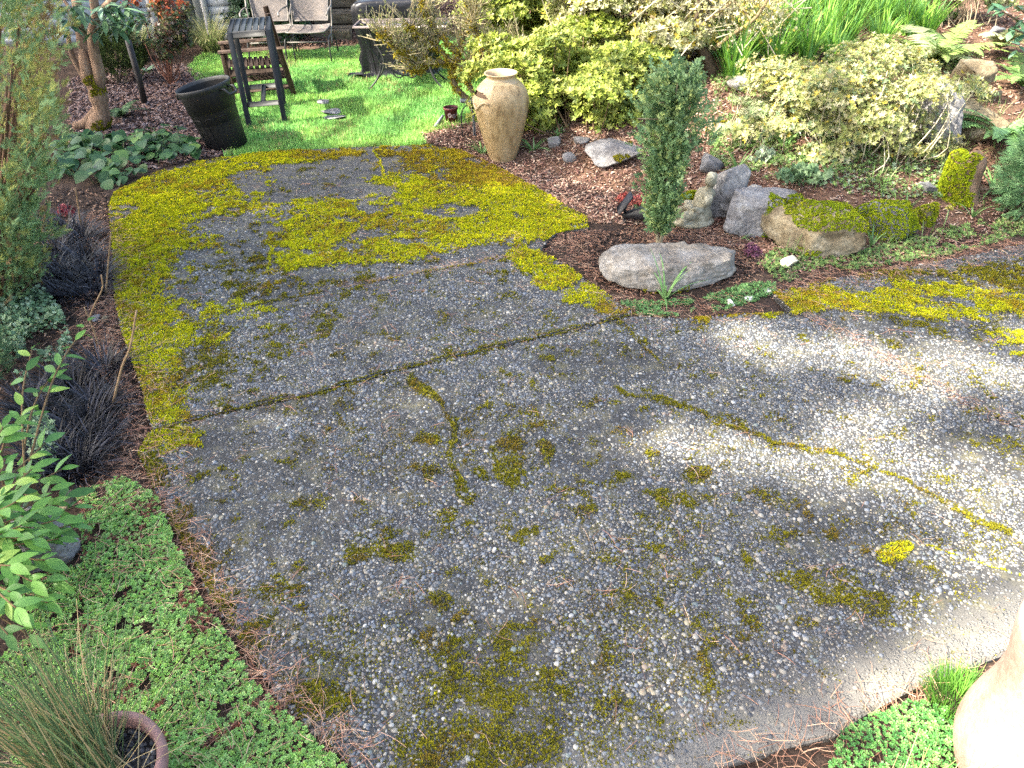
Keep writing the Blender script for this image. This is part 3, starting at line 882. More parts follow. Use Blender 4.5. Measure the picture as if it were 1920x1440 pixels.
LEFT_EDGE = [(165, 400), (200, 450), (195, 560), (200, 640), (225, 720), (250, 800), (235, 850), (280, 930), (315, 1000), (350, 1070), (385, 1130), (450, 1230), (510, 1310), (590, 1385), (660, 1460)]
mb = MB()
for pts, n, sp_, bias, L in ((LEFT_EDGE[:8], 3000, 0.12, 0.01, 0.075), (LEFT_EDGE[7:], 1000, 0.06, -0.02, 0.08), ([(1035, 450), (1060, 480), (1120, 520), (1190, 590), (1300, 590), (1420, 560)], 900, 0.10, -0.05, 0.07),
                             ([(1440, 545), (1600, 510), (1800, 480), (1920, 455)], 1100, 0.10, 0.0, 0.07), ([(1340, 1440), (1480, 1400), (1640, 1330), (1850, 1240)], 260, 0.06, 0.0, 0.085),
                             (JOINT3[:4], 260, 0.03, 0.0, 0.06), ([(600, 548), (800, 511), (1000, 474)], 260, 0.02, 0.0, 0.05), (JOINT2, 160, 0.03, 0.0, 0.06), ([(870, 285), (940, 318), (1060, 385), (1110, 420)], 500, 0.07, -0.05, 0.06)):
    x, y = along(pts, n, sp_, bias)
    zz = np.nan_to_num(slab_z(x, y), nan=-99); zz = np.maximum(zz, H(x, y))
    needles(mb, x, y, zz + rng.uniform(0, 0.018, n), L, 1.1)
# strewn over the slabs, in little bundles
n = 620
x = rng.uniform(-2.4, 3.2, n); y = rng.uniform(1.0, 6.5, n)
k = in_patio(x, y); x, y = x[k], y[k]
k = rng.uniform(0, 1, len(x)) < sstep(0.35, 0.65, fbm2(x * 1.2, y * 1.2, 71, 3)) + 0.12
x, y = np.repeat(x[k], 3), np.repeat(y[k], 3)
x = x + rng.normal(0, 0.012, len(x)); y = y + rng.normal(0, 0.012, len(y))
zz = slab_z(x, y); k = ~np.isnan(zz)
needles(mb, x[k], y[k], zz[k] + 0.004, 0.075, 1.25)
n = 500
x = rng.uniform(-2.4, 3.2, n); y = rng.uniform(1.0, 6.5, n)
zz = slab_z(x, y); k = ~np.isnan(zz)
needles(mb, x[k], y[k], zz[k] + 0.004, 0.05, 1.3)
# under the shrub behind the flat stone
pl = flatpoly([(1030, 440), (1130, 420), (1250, 425), (1420, 420), (1480, 480), (1420, 520), (1380, 480), (1130, 480), (1110, 520), (1060, 490)])
x = rng.uniform(pl[:, 0].min(), pl[:, 0].max(), 6000); y = rng.uniform(pl[:, 1].min(), pl[:, 1].max(), 6000)
k = inpoly(x, y, pl) & (fbm2(x * 5, y * 5, 19, 3) > 0.43)
needles(mb, x[k], y[k], H(x[k], y[k]) + rng.uniform(0, 0.01, k.sum()), 0.06, 1.2)
tag(link('fallen_needles', mb.mesh('fallen_needles'), M_NEEDLE), 'reddish brown pine needles strewn along the patio edges', 'pine needles', kind='stuff')

# ------------------------------------------------------------------ bark chips and leaf litter
M_CHIP = mat_attr('bark_chip', rough=0.9, var=0.3, vscale=60.0, spec=0.15)
def chip(seed):
    r = np.random.default_rng(seed)
    v = np.array([[sx * 0.5 * r.uniform(0.6, 1.1), sy * 0.16 * r.uniform(0.6, 1.2), sz_ * 0.06 + 0.03 * r.uniform(-1, 1)] for sx in (-1, 1) for sy in (-1, 1) for sz_ in (-1, 1)])
    f = np.array([(0, 1, 3, 2), (4, 6, 7, 5), (0, 4, 5, 1), (2, 3, 7, 6), (1, 5, 7, 3)])
    return v, f
CH = [chip(s) for s in range(6)]
def chips(mb, x, y, size, pal, tilt=0.35, zup=0.0):
    n = len(x)
    d = np.stack([np.cos(t := rng.uniform(0, 6.28, n)), np.sin(t), rng.normal(0, tilt, n)], 1)
    u_ = np.stack([rng.normal(0, tilt, n), rng.normal(0, tilt, n), np.ones(n)], 1)
    F = frames(d, u_)
    F = np.stack([F[:, :, 1], F[:, :, 0], F[:, :, 2]], 2) * (size * rng.uniform(0.5, 1.4, n))[:, None, None]
    c = pal[rng.integers(0, len(pal), n)] * rng.uniform(0.7, 1.25, (n, 1))
    gi = rng.integers(0, 6, n); T_ = np.stack([x, y, H(x, y) + 0.004 + zup + rng.uniform(0, 0.012, n)], 1)
    for g_ in range(6):
        q = gi == g_
        mb.scatter(CH[g_], F[q], T_[q], c[q])
def region(pts, n):
    pl = np.array([G(*p)[:2] for p in pts])
    x = rng.uniform(pl[:, 0].min(), pl[:, 0].max(), n); y = rng.uniform(pl[:, 1].min(), pl[:, 1].max(), n)
    k = inpoly(x, y, pl) & ~in_patio(x, y)
    return x[k], y[k]
BARK = np.array([(0.10, 0.062, 0.055), (0.15, 0.10, 0.09), (0.07, 0.045, 0.042), (0.20, 0.145, 0.135), (0.12, 0.07, 0.055), (0.25, 0.19, 0.175)])
mb = MB()
x, y = region([(130, 300), (130, 150), (200, 130), (340, 120), (410, 160), (440, 250), (440, 292), (370, 300), (290, 320)], 16000)
chips(mb, x, y, 0.055, BARK)
tag(link('bark_mulch', mb.mesh('bark_mulch'), M_CHIP), 'dark brown bark chips covering the bed behind the black bin', 'mulch', kind='stuff')
LIT = np.array([(0.20, 0.11, 0.08), (0.28, 0.165, 0.125), (0.12, 0.065, 0.05), (0.36, 0.235, 0.18), (0.17, 0.085, 0.07), (0.44, 0.33, 0.25)])
mb = MB()
x, y = region([(790, 250), (830, 225), (900, 215), (1100, 230), (1240, 250), (1330, 300), (1330, 400), (1250, 430), (1120, 420), (1000, 350), (940, 318), (870, 285), (800, 270)], 21000)
chips(mb, x, y, 0.030, LIT)
x, y = region([(1300, 420), (1330, 300), (1450, 230), (1700, 240), (1800, 300), (1930, 280), (1930, 440), (1700, 490), (1500, 515), (1430, 500)], 10000)
chips(mb, x, y, 0.030, LIT)
x, y = region([(1440, 60), (1930, 0), (1930, 280), (1700, 250), (1500, 250)], 8000)
chips(mb, x, y, 0.035, LIT)
x, y = region([(1040, 445), (1240, 430), (1420, 430), (1480, 480), (1400, 530), (1180, 560), (1100, 520)], 6000)
chips(mb, x, y, 0.024, np.array([(0.05, 0.035, 0.03), (0.09, 0.055, 0.042), (0.025, 0.021, 0.019), (0.20, 0.115, 0.08), (0.28, 0.17, 0.12)]))
x, y = region([(1230, 240), (1330, 140), (1480, 120), (1500, 260), (1420, 330), (1330, 330), (1290, 300)], 6000)
chips(mb, x, y, 0.032, LIT)
tag(link('leaf_litter', mb.mesh('leaf_litter'), M_CHIP), 'reddish brown leaf litter on the planted bank right of the patio', 'leaf litter', kind='stuff')
mb = MB()
x, y = region([(560, 90), (690, 82), (860, 66), (860, 5), (560, 5)], 9000)
chips(mb, x, y, 0.05, np.array([(0.20, 0.12, 0.09), (0.28, 0.19, 0.15), (0.14, 0.08, 0.06), (0.10, 0.06, 0.05)]))
tag(link('fallen_leaves', mb.mesh('fallen_leaves'), M_CHIP), 'brown fallen leaves on the slope behind the lawn', 'leaf litter', kind='stuff')
mb = MB()
x, y = region([(100, 350), (210, 360), (215, 560), (240, 650), (290, 800), (260, 900), (120, 900), (0, 800), (0, 560)], 9000)
chips(mb, x, y, 0.028, np.array([(0.12, 0.075, 0.058), (0.05, 0.035, 0.03), (0.22, 0.135, 0.095), (0.035, 0.028, 0.026), (0.32, 0.21, 0.15)]))
tag(link('soil_crumbs', mb.mesh('soil_crumbs'), M_CHIP), 'dark soil crumbs and twigs in the bed left of the patio', 'soil', kind='stuff')
# ================================================================== rocks
ROCK_STOPS = {'grey': [(0.28, (0.10, 0.095, 0.095)), (0.45, (0.185, 0.175, 0.172)), (0.6, (0.26, 0.25, 0.24)), (0.78, (0.38, 0.36, 0.33))],
              'brown': [(0.28, (0.085, 0.065, 0.04)), (0.45, (0.18, 0.14, 0.085)), (0.6, (0.24, 0.205, 0.14)), (0.78, (0.35, 0.32, 0.27))],
              'dark': [(0.28, (0.075, 0.075, 0.08)), (0.5, (0.155, 0.155, 0.16)), (0.75, (0.27, 0.26, 0.25))],
              'pale': [(0.28, (0.20, 0.185, 0.165)), (0.5, (0.30, 0.285, 0.26)), (0.75, (0.42, 0.40, 0.37))],
              'white': [(0.28, (0.55, 0.52, 0.45)), (0.5, (0.70, 0.67, 0.62)), (0.75, (0.82, 0.80, 0.77))],
              'cream': [(0.28, (0.50, 0.44, 0.28)), (0.5, (0.66, 0.60, 0.42)), (0.75, (0.78, 0.73, 0.58))]}
M_ROCK = {k: mat_noise('rock_' + k, s, scale=6.0 if k in ('white', 'cream') else 7.0, detail=9, rough=0.92, bump=0.8, bscale=46.0, dist=0.014, fine=0.42) for k, s in ROCK_STOPS.items()}

_bm = bmesh.new(); bmesh.ops.create_icosphere(_bm, subdivisions=4, radius=1.0)
_bm.verts.ensure_lookup_table()
ICO_V = np.array([v.co[:] for v in _bm.verts]); ICO_F = np.array([[v.index for v in f.verts] for f in _bm.faces]); _bm.free()
_bm = bmesh.new(); bmesh.ops.create_icosphere(_bm, subdivisions=5, radius=1.0)
_bm.verts.ensure_lookup_table()
ICO5_V = np.array([v.co[:] for v in _bm.verts]); ICO5_F = np.array([[v.index for v in f.verts] for f in _bm.faces]); _bm.free()
_bm = bmesh.new(); bmesh.ops.create_icosphere(_bm, subdivisions=3, radius=1.0)
_bm.verts.ensure_lookup_table()
ICO2_V = np.array([v.co[:] for v in _bm.verts]); ICO2_F = np.array([[v.index for v in f.verts] for f in _bm.faces]); _bm.free()

def rock_shape(dim, seed, planes=10, extra=(), rough=0.05, small=False, big=False):
    r = np.random.default_rng(seed)
    IV, IF = (ICO2_V, ICO2_F) if small else ((ICO5_V, ICO5_F) if big else (ICO_V, ICO_F))
    p = IV.copy()
    ns = rand_dirs(planes, -0.5, r); ds = r.uniform(0.42, 0.74, planes)
    for n_, d_ in list(zip(ns, ds)) + [(np.array(e[:3]) / np.linalg.norm(e[:3]), e[3]) for e in extra]:
        wob = 0.07 * (fbm3(p * 2.3 + seed, seed + 1, 3) - 0.5)          # broken, not machined, faces
        s = p @ n_ - d_ - wob
        p = p - np.maximum(s, 0)[:, None] * n_ * 0.98
    lo = p.min(0); hi = p.max(0)
    p = (p - (lo + hi) / 2) / (hi - lo)
    nr = p / np.linalg.norm(p, axis=1, keepdims=True)
    p = p * np.asarray(dim)
    q = p / min(dim)
    amp = rough * min(dim)
    st = rand_dirs(1, 0.3, r)[0]
    lay = q @ st
    strata = np.abs(((lay * 2.6 + 0.8 * fbm3(q * 1.4 + seed, seed + 7, 3)) % 1.0) - 0.5) * 2
    p = p + nr * ((fbm3(q * 2.2 + seed, seed, 4) - 0.5) * 1.3 * amp - np.abs(fbm3(q * 5 + 3 * seed, seed + 5, 4) - 0.5) * 3.0 * amp - 0.55 * amp * strata ** 3 + (fbm3(q * 17, seed + 9, 3) - 0.5) * 0.7 * amp)[:, None]
    p[:, 2] -= p[:, 2].min()
    return p, IF

ROCKS = []
def moss_cap(parent, p, f, sel, size=0.012, dens=9000, tone=0, name='moss_cap', lim=9000):
    """tufts over chosen faces of a stone"""
    a_, b_, c_ = p[f[:, 0]], p[f[:, 1]], p[f[:, 2]]
    nrm = np.cross(b_ - a_, c_ - a_); ar = np.linalg.norm(nrm, axis=1) / 2
    nrm = nrm / np.maximum(np.linalg.norm(nrm, axis=1, keepdims=True), 1e-12)
    cen = (a_ + b_ + c_) / 3
    k = sel(cen, nrm)
    w = ar * k
    if w.sum() <= 0: return
    n = int(min(lim, w.sum() * dens))
    i = rng.choice(len(f), n, p=w / w.sum())
    u_, v_ = rng.uniform(0, 1, (2, n)); fl = u_ + v_ > 1; u_[fl] = 1 - u_[fl]; v_[fl] = 1 - v_[fl]
    pos = a_[i] + u_[:, None] * (b_[i] - a_[i]) + v_[:, None] * (c_[i] - a_[i])
    pos = pos + nrm[i] * (0.008 * fbm3(pos * 30, 4, 2)[:, None])
    M_ = frames(np.cross(nrm[i], rng.normal(0, 1, (n, 3))), nrm[i]) * (size * rng.uniform(0.7, 1.4, n))[:, None, None]
    hue = np.clip(fbm3(pos * 9, 8, 3) * 1.8 - 0.4, 0, 0.99)
    ci = np.clip((hue * 4 + rng.normal(0, 0.6, n)).astype(int), 0, 4)
    pal = MOSS_ROCK if tone == 0 else TONES[1]
    mb = MB(); g_ = rng.integers(0, 4, n); cc = pal[ci] * rng.uniform(0.75, 1.2, (n, 1))
    for t_ in range(4):
        q = g_ == t_
        mb.scatter(TUFTS[t_], M_[q], pos[q], cc[q])
    o = link(name, mb.mesh(name), M_MOSS, parent)
    o['kind'] = 'stuff'
    return o
MOSS_ROCK = np.array([(0.27, 0.34, 0.015), (0.21, 0.28, 0.014), (0.33, 0.37, 0.016), (0.16, 0.20, 0.014), (0.36, 0.36, 0.02)])

def rock(label, box, kind='grey', seed=1, ratio=0.8, rz=0.0, planes=10, extra=(), moss=None, sink=0.12, cat='rock', name='rock', rough=0.05, tone=0, up=0.0, group=None, hmul=1.0):
    """stone filling a surveyed picture box (x0, y0, x1, y1)"""
    x0, y0, x1, y1 = box
    p0 = G((x0 + x1) / 2, y1)
    d_ = depth(p0); m_ = d_ / FPX
    w = (x1 - x0) * m_
    dp = w * ratio
    dep_ = math.atan2(CAM_H - p0[2], math.hypot(p0[0], p0[1]))
    h_ = max(0.25 * w, ((y1 - y0) * m_ - dp * 0.75 * math.sin(dep_)) / math.cos(dep_)) * hmul
    small = (x1 - x0) < 34
    p, f = rock_shape((w, dp, h_ / (1 - sink)), seed, planes, extra, rough, small, (x1 - x0) > 90)
    dirn = np.array([p0[0], p0[1]]) / math.hypot(p0[0], p0[1])
    loc = np.array([p0[0] + dirn[0] * dp * 0.42, p0[1] + dirn[1] * dp * 0.42, p0[2] - sink * h_ + up])
    face = math.atan2(-p0[0], p0[1])
    R = np.array(Matrix.Rotation(rz, 3, 'Z'))
    mesh = MB().add(p @ R.T if rz else p, f).mesh(name, False)
    if moss is None:
        o = link(name, mesh, M_ROCK[kind], None, loc, (0, 0, face)); tag(o, label, cat, group)
    else:
        o = thing(name, label, cat, loc, face, group)
        link('stone', mesh, M_ROCK[kind], o)
        pp = p @ R.T if rz else p
        hw = np.array([w, dp, h_])
        moss_cap(o, pp, f, lambda c, n: moss(c / hw, n), 0.0105 * max(0.7, min(1.3, d_ / 5.5)), 13000, tone)
    ROCKS.append(o)
    return o

def up_moss(th=0.45, amt=0.5, x0=-9, x1=9, z0=-9, seed=0):
    return lambda q, n: ((n[:, 2] > th) & (fbm3(q * 3 + seed, seed, 3) > 1 - amt - 0.1) & (q[:, 0] > x0) & (q[:, 0] < x1) & (q[:, 2] > z0)).astype(float)

# the flat bench-like stone at the corner of the patio
p0 = G(1262, 548); d_ = depth(p0); w = 272 * d_ / FPX
p, f = rock_shape((w, 0.42, 0.25), 21, 0, extra=((0.05, -0.22, 1, 0.34), (-0.45, -0.55, 1, 0.46), (0.1, -1, 0.22, 0.50), (-0.55, -1, 0.12, 0.60), (0.5, -1, -0.05, 0.62), (1, -0.25, 0.12, 0.80), (-1, -0.25, 0.25, 0.80), (0, 1, 0.2, 0.6), (0.7, 0.3, 1, 0.62)), rough=0.085, big=True)
o = thing('bench_stone', 'long flat-topped grey brown stone lying at the patio corner in front of the boxwood', 'rock', (p0[0], p0[1] + 0.16, p0[2] - 0.03), 0.10)
link('stone', MB().add(p, f).mesh('stone', False), mat_noise('rock_bench', [(0.28, (0.13, 0.105, 0.08)), (0.45, (0.215, 0.19, 0.16)), (0.6, (0.28, 0.26, 0.235)), (0.78, (0.38, 0.36, 0.335))], 6, 9, 0.92, 0.85, 44, 0.016, fine=0.42), o)
moss_cap(o, p, f, lambda c, n: ((n[:, 2] < 0.35) & (n[:, 1] < 0) & (c[:, 2] < 0.08) & (fbm3(c * 9, 3, 3) > 0.56)).astype(float), 0.011, 6000, 1)

rock('grey boulder with a dark green moss patch behind the red litter', (1092, 260, 1216, 320), 'grey', 5, 0.7, 0.3, 8, moss=lambda q, n: ((n[:, 2] > 0.1) & (np.hypot(q[:, 0] - 0.12, (q[:, 2] - 0.62) * 0.8) < 0.16) & (n[:, 1] < 0.3)).astype(float), tone=1)
rock('small blue grey stone in red litter left of the moss-patched boulder', (1053, 287, 1082, 309), 'grey', 6, 0.8)
rock('blue grey stone half buried under the azalea beside the urn', (1026, 254, 1052, 280), 'grey', 7, 0.8)
rock('low grey stone at the foot of the azalea', (1074, 256, 1106, 274), 'grey', 8, 0.8)
rock('dark grey stone with a sloping top behind the boxwood', (1304, 286, 1358, 328), 'dark', 9, 0.8, 0.5, 8)
rock('tall slanting grey stone standing behind the stone figure', (1316, 308, 1396, 410), 'grey', 10, 0.6, 0.2, 8, extra=((0.5, -1, 0.6, 0.45), (-0.9, -0.4, 0.8, 0.5)))
rock('pinkish grey low stone in litter behind the rockery', (1398, 344, 1426, 366), 'pale', 12, 0.9)
rock('long slanting grey stone with moss on its left end', (1336, 344, 1412, 408), 'grey', 13, 0.6, 0.4, 8, extra=((-0.4, -1, 0.9, 0.4),), moss=up_moss(0.2, 0.45, -9, 0.1, 0.2, 4))
rock('square-faced violet grey stone with a thick moss drape on its right', (1350, 354, 1466, 446), 'grey', 14, 0.7, 0.1, 7, extra=((0, -1, 0.05, 0.5), (0, 0, 1, 0.55)), moss=lambda q, n: ((q[:, 0] > 0.16) & (n[:, 1] < 0.6) & (fbm3(q * 4, 2, 2) > 0.3)).astype(float))
rock('low pale grey slab of stone behind the mossy rocks', (1400, 350, 1492, 386), 'grey', 31, 0.5, 0.1, 7, extra=((0, -0.3, 1, 0.4),))
rock('round moss cushion stone between two larger rocks', (1462, 366, 1506, 398), 'dark', 15, 0.9, moss=up_moss(-0.1, 0.95, seed=2))
rock('small moss-covered stone at the foot of the square-faced stone', (1392, 414, 1434, 442), 'dark', 16, 0.8, moss=up_moss(-0.2, 0.95, seed=3))
rock('big brown boulder with a bright moss cap at the patio edge', (1416, 372, 1604, 482), 'brown', 17, 0.55, 0.2, 8, extra=((-0.75, -0.6, 0.55, 0.42), (0.25, -1, 0.05, 0.5), (0, 0.1, 1, 0.7)),
     moss=lambda q, n: (((q[:, 2] > 0.74 + 0.5 * (fbm3(q * 4, 3, 3) - 0.5)) & (q[:, 0] > -0.30)) | ((q[:, 2] < 0.3) & (np.abs(q[:, 0] - 0.02) < 0.14) & (fbm3(q * 6, 5, 3) > 0.5))).astype(float))
rock('low mound of stone wholly covered by yellow green moss', (1590, 366, 1712, 452), 'dark', 18, 0.7, 0.2, 9, moss=up_moss(-0.3, 0.85, seed=6))
rock('mossy hummock of stone left of the stump', (1706, 380, 1746, 428), 'brown', 19, 0.8, moss=up_moss(-0.2, 0.6, seed=8))
rock('dark flat stone above the moss hummocks', (1714, 342, 1752, 366), 'dark', 20, 0.7)
rock('wedge shaped tan rock resting on top of two boulders', (1772, 142, 1844, 196), 'brown', 22, 0.8, 0.2, 8, extra=((0.1, -0.4, 1, 0.5),), up=0.14)
rock('large tan grey boulder below the wedge shaped rock', (1756, 182, 1872, 270), 'brown', 23, 0.7, -0.2, 7, extra=((-0.3, -1, 0.4, 0.5), (0.5, -0.6, 0.8, 0.5)))
rock('broad slanting dark grey boulder half hidden by the pale shrub', (1676, 152, 1800, 272), 'grey', 24, 0.6, -0.5, 7, extra=((-0.5, -1, 0.5, 0.4),))
rock('small grey rock beside the fern in the upper right', (1846, 50, 1880, 78), 'dark', 26, 0.9)
rock('brown rock behind the drooping fern', (1838, 168, 1872, 192), 'brown', 27, 0.9)
rock('grey stone showing between grass clumps and pale shrub', (1360, 148, 1440, 176), 'pale', 28, 0.7, 0, 7, extra=((0, 0, 1, 0.4),))
rock('round mossy stone behind the boxwood', (1322, 228, 1366, 258), 'brown', 29, 0.8, moss=up_moss(0.1, 0.35, seed=11), tone=1)
rock('grey boulder among leaves beside the sedum', (28, 928, 172, 1086), 'grey', 30, 0.9, 0.5, 9, rough=0.06)
rock('small brown split rock above the grey boulder in the sedum', (112, 916, 152, 952), 'brown', 33, 0.7, 0.6, 8)
rock('brown stone half hidden by the pale groundcover', (90, 520, 120, 545), 'dark', 32, 0.8)
for i, (lab, bx, kd) in enumerate((('white angular stone on moss at the left patio edge', (219, 490, 246, 509), 'white'), ('small grey stone by the two bare twigs', (174, 590, 194, 606), 'grey'), ('speckled pale stone on needles beside the bent twig', (182, 720, 214, 738), 'pale'),
                                   ('tiny brown stone next to the small grey stone', (193, 591, 206, 605), 'brown'),
                                   ('cream rounded stone beside the brown mossy boulder', (1457, 478, 1496, 506), 'cream'), ('white shell-like stone at the end of the green mat', (1426, 540, 1452, 552), 'white'), ('white flat stone nearest the corner stone', (1392, 555, 1414, 568), 'white'),
                                   ('pinkish white pebble on moss near the strap-leaf plant', (1360, 561, 1378, 575), 'white'), ('white egg shaped stone on moss below the moss mound', (1716, 496, 1738, 511), 'white'), ('thin white stone chip on the mossy slab', (1672, 523, 1690, 533), 'white'),
                                   ('pale crumb of stone on the right hand slab', (1604, 1048, 1640, 1070), 'pale'))):
    rock(lab, bx, kd, 50 + i, 0.8, 0.3 * i, 7, cat='stone', name='small_stone', sink=0.1)
for i, (lab, bx) in enumerate((('small stepping stone farthest out in the lawn', (594, 188, 618, 198)), ('larger stepping stone flush with the lawn grass', (600, 205, 642, 217)), ('dull stepping stone nearest the patio, sunk in grass', (606, 219, 650, 227)))):
    x0, y0, x1, y1 = bx
    c0 = G((x0 + x1) / 2, (y0 + y1) / 2); m_ = depth(c0) / FPX
    p, f = rock_shape(((x1 - x0) * m_, (y1 - y0) * m_ * 2.6, 0.03), 70 + i, 8, extra=((0, 0, 1, 0.3),), rough=0.03, small=True)
    tag(link('stepping_stone', MB().add(p, f).mesh('stepping_stone', True), M_ROCK['grey'], None, (c0[0], c0[1], c0[2] - 0.008)), lab, 'stepping stone', 'stepping stones in the lawn')

# ================================================================== mossy stump
M_BARK = mat_noise('bark', [(0.3, (0.10, 0.062, 0.042)), (0.5, (0.21, 0.135, 0.09)), (0.7, (0.33, 0.225, 0.155))], 7, 8, 0.95, 1.0, 22, 0.02, fine=0.35, stretch=(3, 3, 0.8))
p0 = G(1806, 384); m_ = depth(p0) / FPX
st = thing('tree_stump', 'old tree stump thickly mossed on its left side, bare brown on its right', 'stump', (p0[0], p0[1] + 0.12, p0[2] - 0.02))
a_ = np.arange(28) * 2 * np.pi / 28
rings = []
hs = 88 * m_
for zz, rr in ((0, 1.3), (0.1, 1.08), (0.3, 0.92), (0.55, 0.86), (0.8, 0.84), (0.94, 0.80), (1.0, 0.62), (1.0, 0.2)):
    r_ = 0.142 * rr * (1 + 0.28 * (vn2(np.cos(a_) * 2.0 + 3, np.sin(a_) * 2.4 + zz, 3) - 0.5))
    rings.append(np.stack([r_ * np.cos(a_) * 1.0, r_ * np.sin(a_), np.full(28, zz * hs) + 0.02 * np.sin(a_ * 3) * (zz > 0.9)], 1))
sv = np.concatenate(rings); sf = np.array([(i * 28 + k_, i * 28 + (k_ + 1) % 28, (i + 1) * 28 + (k_ + 1) % 28, (i + 1) * 28 + k_) for i in range(7) for k_ in range(28)])
link('trunk', MB().add(sv, sf).mesh('trunk', True), M_BARK, st)
moss_cap(st, sv, np.vstack([sf[:, :3], sf[:, [0, 2, 3]]]), lambda c, n: ((c[:, 0] < 0.0 + 0.09 * (fbm3(c * 10, 2, 2) - 0.5) + 0.05 * (c[:, 2] < 0.1)) | ((n[:, 2] > 0.6) & (c[:, 0] < 0.03))).astype(float), 0.014, 12000)

# ================================================================== seated stone figure
def blob_mesh(name, blobs, vox=0.010, seed=0, rough=0.008):
    bm = bmesh.new()
    for c, r, R in blobs:
        m4 = Matrix.Translation(c) @ (R.to_matrix().to_4x4() if R else Matrix.Identity(4)) @ Matrix.Diagonal((*r, 1))
        bmesh.ops.create_icosphere(bm, subdivisions=3, radius=1.0, matrix=m4)
    me = bpy.data.meshes.new(name); bm.to_mesh(me); bm.free()
    ob = bpy.data.objects.new(name, me); COL.objects.link(ob)
    md = ob.modifiers.new('r', 'REMESH'); md.mode = 'VOXEL'; md.voxel_size = vox
    sm = ob.modifiers.new('s', 'SMOOTH'); sm.iterations = 4; sm.factor = 0.6
    dg = bpy.context.evaluated_depsgraph_get()
    me2 = bpy.data.meshes.new_from_object(ob.evaluated_get(dg))
    bpy.data.objects.remove(ob)
    n = len(me2.vertices); co = np.empty(n * 3, np.float32); me2.vertices.foreach_get('co', co); co = co.reshape(-1, 3).astype(float)
    co += ((fbm3(co * 26, seed, 4) - 0.5) * 2 * rough)[:, None] * rand_dirs(1)[0] * 0.4 + (fbm3(co * 40, seed + 3, 3) - 0.5)[:, None] * rough * np.sign(co - co.mean(0))
    me2.vertices.foreach_set('co', co.astype(np.float32).ravel())
    me2.polygons.foreach_set('use_smooth', np.ones(len(me2.polygons), bool))
    me2.name = name
    return me2
p0 = G(1302, 430); m_ = depth(p0) / FPX
M_STATUE = mat_noise('weathered_cast_stone', [(0.28, (0.13, 0.115, 0.075)), (0.48, (0.27, 0.245, 0.17)), (0.62, (0.38, 0.355, 0.265)), (0.8, (0.50, 0.47, 0.38))], 14, 8, 0.95, 0.8, 70, 0.006, fine=0.35)
E = lambda x=0, y=0, z=0: Euler((x, y, z))
S_ = 1.12
def sb(c, r, R=None): return (tuple(S_ * t for t in c), tuple(S_ * t for t in r), R)
fig = [sb((0.0, 0, 0.025), (0.15, 0.105, 0.03)), sb((0.03, 0.0, 0.075), (0.095, 0.085, 0.06)),          # plinth, seat
       sb((0.055, 0.01, 0.15), (0.062, 0.058, 0.085), E(0, 0.18, 0)), sb((0.075, 0.01, 0.215), (0.06, 0.068, 0.04)),     # trunk, shoulders
       sb((0.082, 0.0, 0.262), (0.026, 0.026, 0.03)), sb((0.085, -0.006, 0.308), (0.038, 0.042, 0.048)), sb((0.062, -0.02, 0.298), (0.016, 0.014, 0.014)), sb((0.095, 0.004, 0.332), (0.036, 0.038, 0.03)),   # neck, head, chin, hair
       sb((0.045, -0.065, 0.185), (0.024, 0.026, 0.058), E(0.25, 0.5, 0)), sb((-0.015, -0.068, 0.135), (0.052, 0.022, 0.021), E(0, 0.35, 0.1)),     # near arm
       sb((0.05, 0.07, 0.185), (0.024, 0.026, 0.058), E(-0.25, 0.5, 0)), sb((-0.01, 0.06, 0.135), (0.052, 0.022, 0.021), E(0, 0.35, -0.1)),
       sb((-0.045, -0.045, 0.095), (0.075, 0.034, 0.034), E(0, -0.30, 0.1)), sb((-0.10, -0.045, 0.072), (0.03, 0.028, 0.058), E(0, 0.2, 0)),         # near thigh, shin
       sb((-0.045, 0.045, 0.095), (0.075, 0.034, 0.034), E(0, -0.30, -0.1)), sb((-0.10, 0.045, 0.072), (0.03, 0.028, 0.058), E(0, 0.2, 0)),
       sb((-0.125, -0.045, 0.04), (0.03, 0.02, 0.016)), sb((-0.125, 0.045, 0.04), (0.03, 0.02, 0.016)),
       sb((-0.055, 0.0, 0.142), (0.036, 0.042, 0.014), E(0, -0.3, 0))]                                       # thing held in the lap
stt = thing('garden_statue', 'small weathered stone statue of a seated figure at the foot of the rockery', 'statue', (p0[0] + 0.01, p0[1] + 0.09, p0[2] - 0.005), 0.25)
link('body', blob_mesh('body', fig, 0.0085, 4), M_STATUE, stt)

# ================================================================== big urn with a split pocket on its shoulder
M_URN = mat_noise('speckled_glaze', [(0.30, (0.15, 0.095, 0.045)), (0.42, (0.30, 0.205, 0.10)), (0.52, (0.38, 0.27, 0.14)), (0.8, (0.46, 0.35, 0.21))], 7, 9, 0.55, 0.3, 75, 0.004, spec=0.35, fine=0.5, stretch=(2.6, 2.6, 0.75))
M_URN_TOP = mat_noise('cream_glaze', [(0.3, (0.36, 0.24, 0.12)), (0.5, (0.46, 0.335, 0.19)), (0.75, (0.54, 0.43, 0.28))], 5, 6, 0.42, 0.12, 60, 0.003, spec=0.45, fine=0.10)
p0 = G(943, 306); m_ = depth(p0) / FPX
HU = 0.79 * (m_ / 0.00493) ; RU = 0.5 * 100 * m_
urn = thing('garden_urn', 'tall cream speckled ceramic urn standing at the back corner of the patio', 'urn', (p0[0], p0[1] + 0.10, p0[2] - 0.02), 0.0)
prof = [(0.0, 0.0), (0.40, 0.0), (0.47, 0.02), (0.56, 0.10), (0.68, 0.22), (0.80, 0.36), (0.91, 0.50), (0.985, 0.63), (1.0, 0.70), (0.97, 0.765), (0.90, 0.82), (0.79, 0.868), (0.66, 0.905), (0.545, 0.928), (0.515, 0.94)]
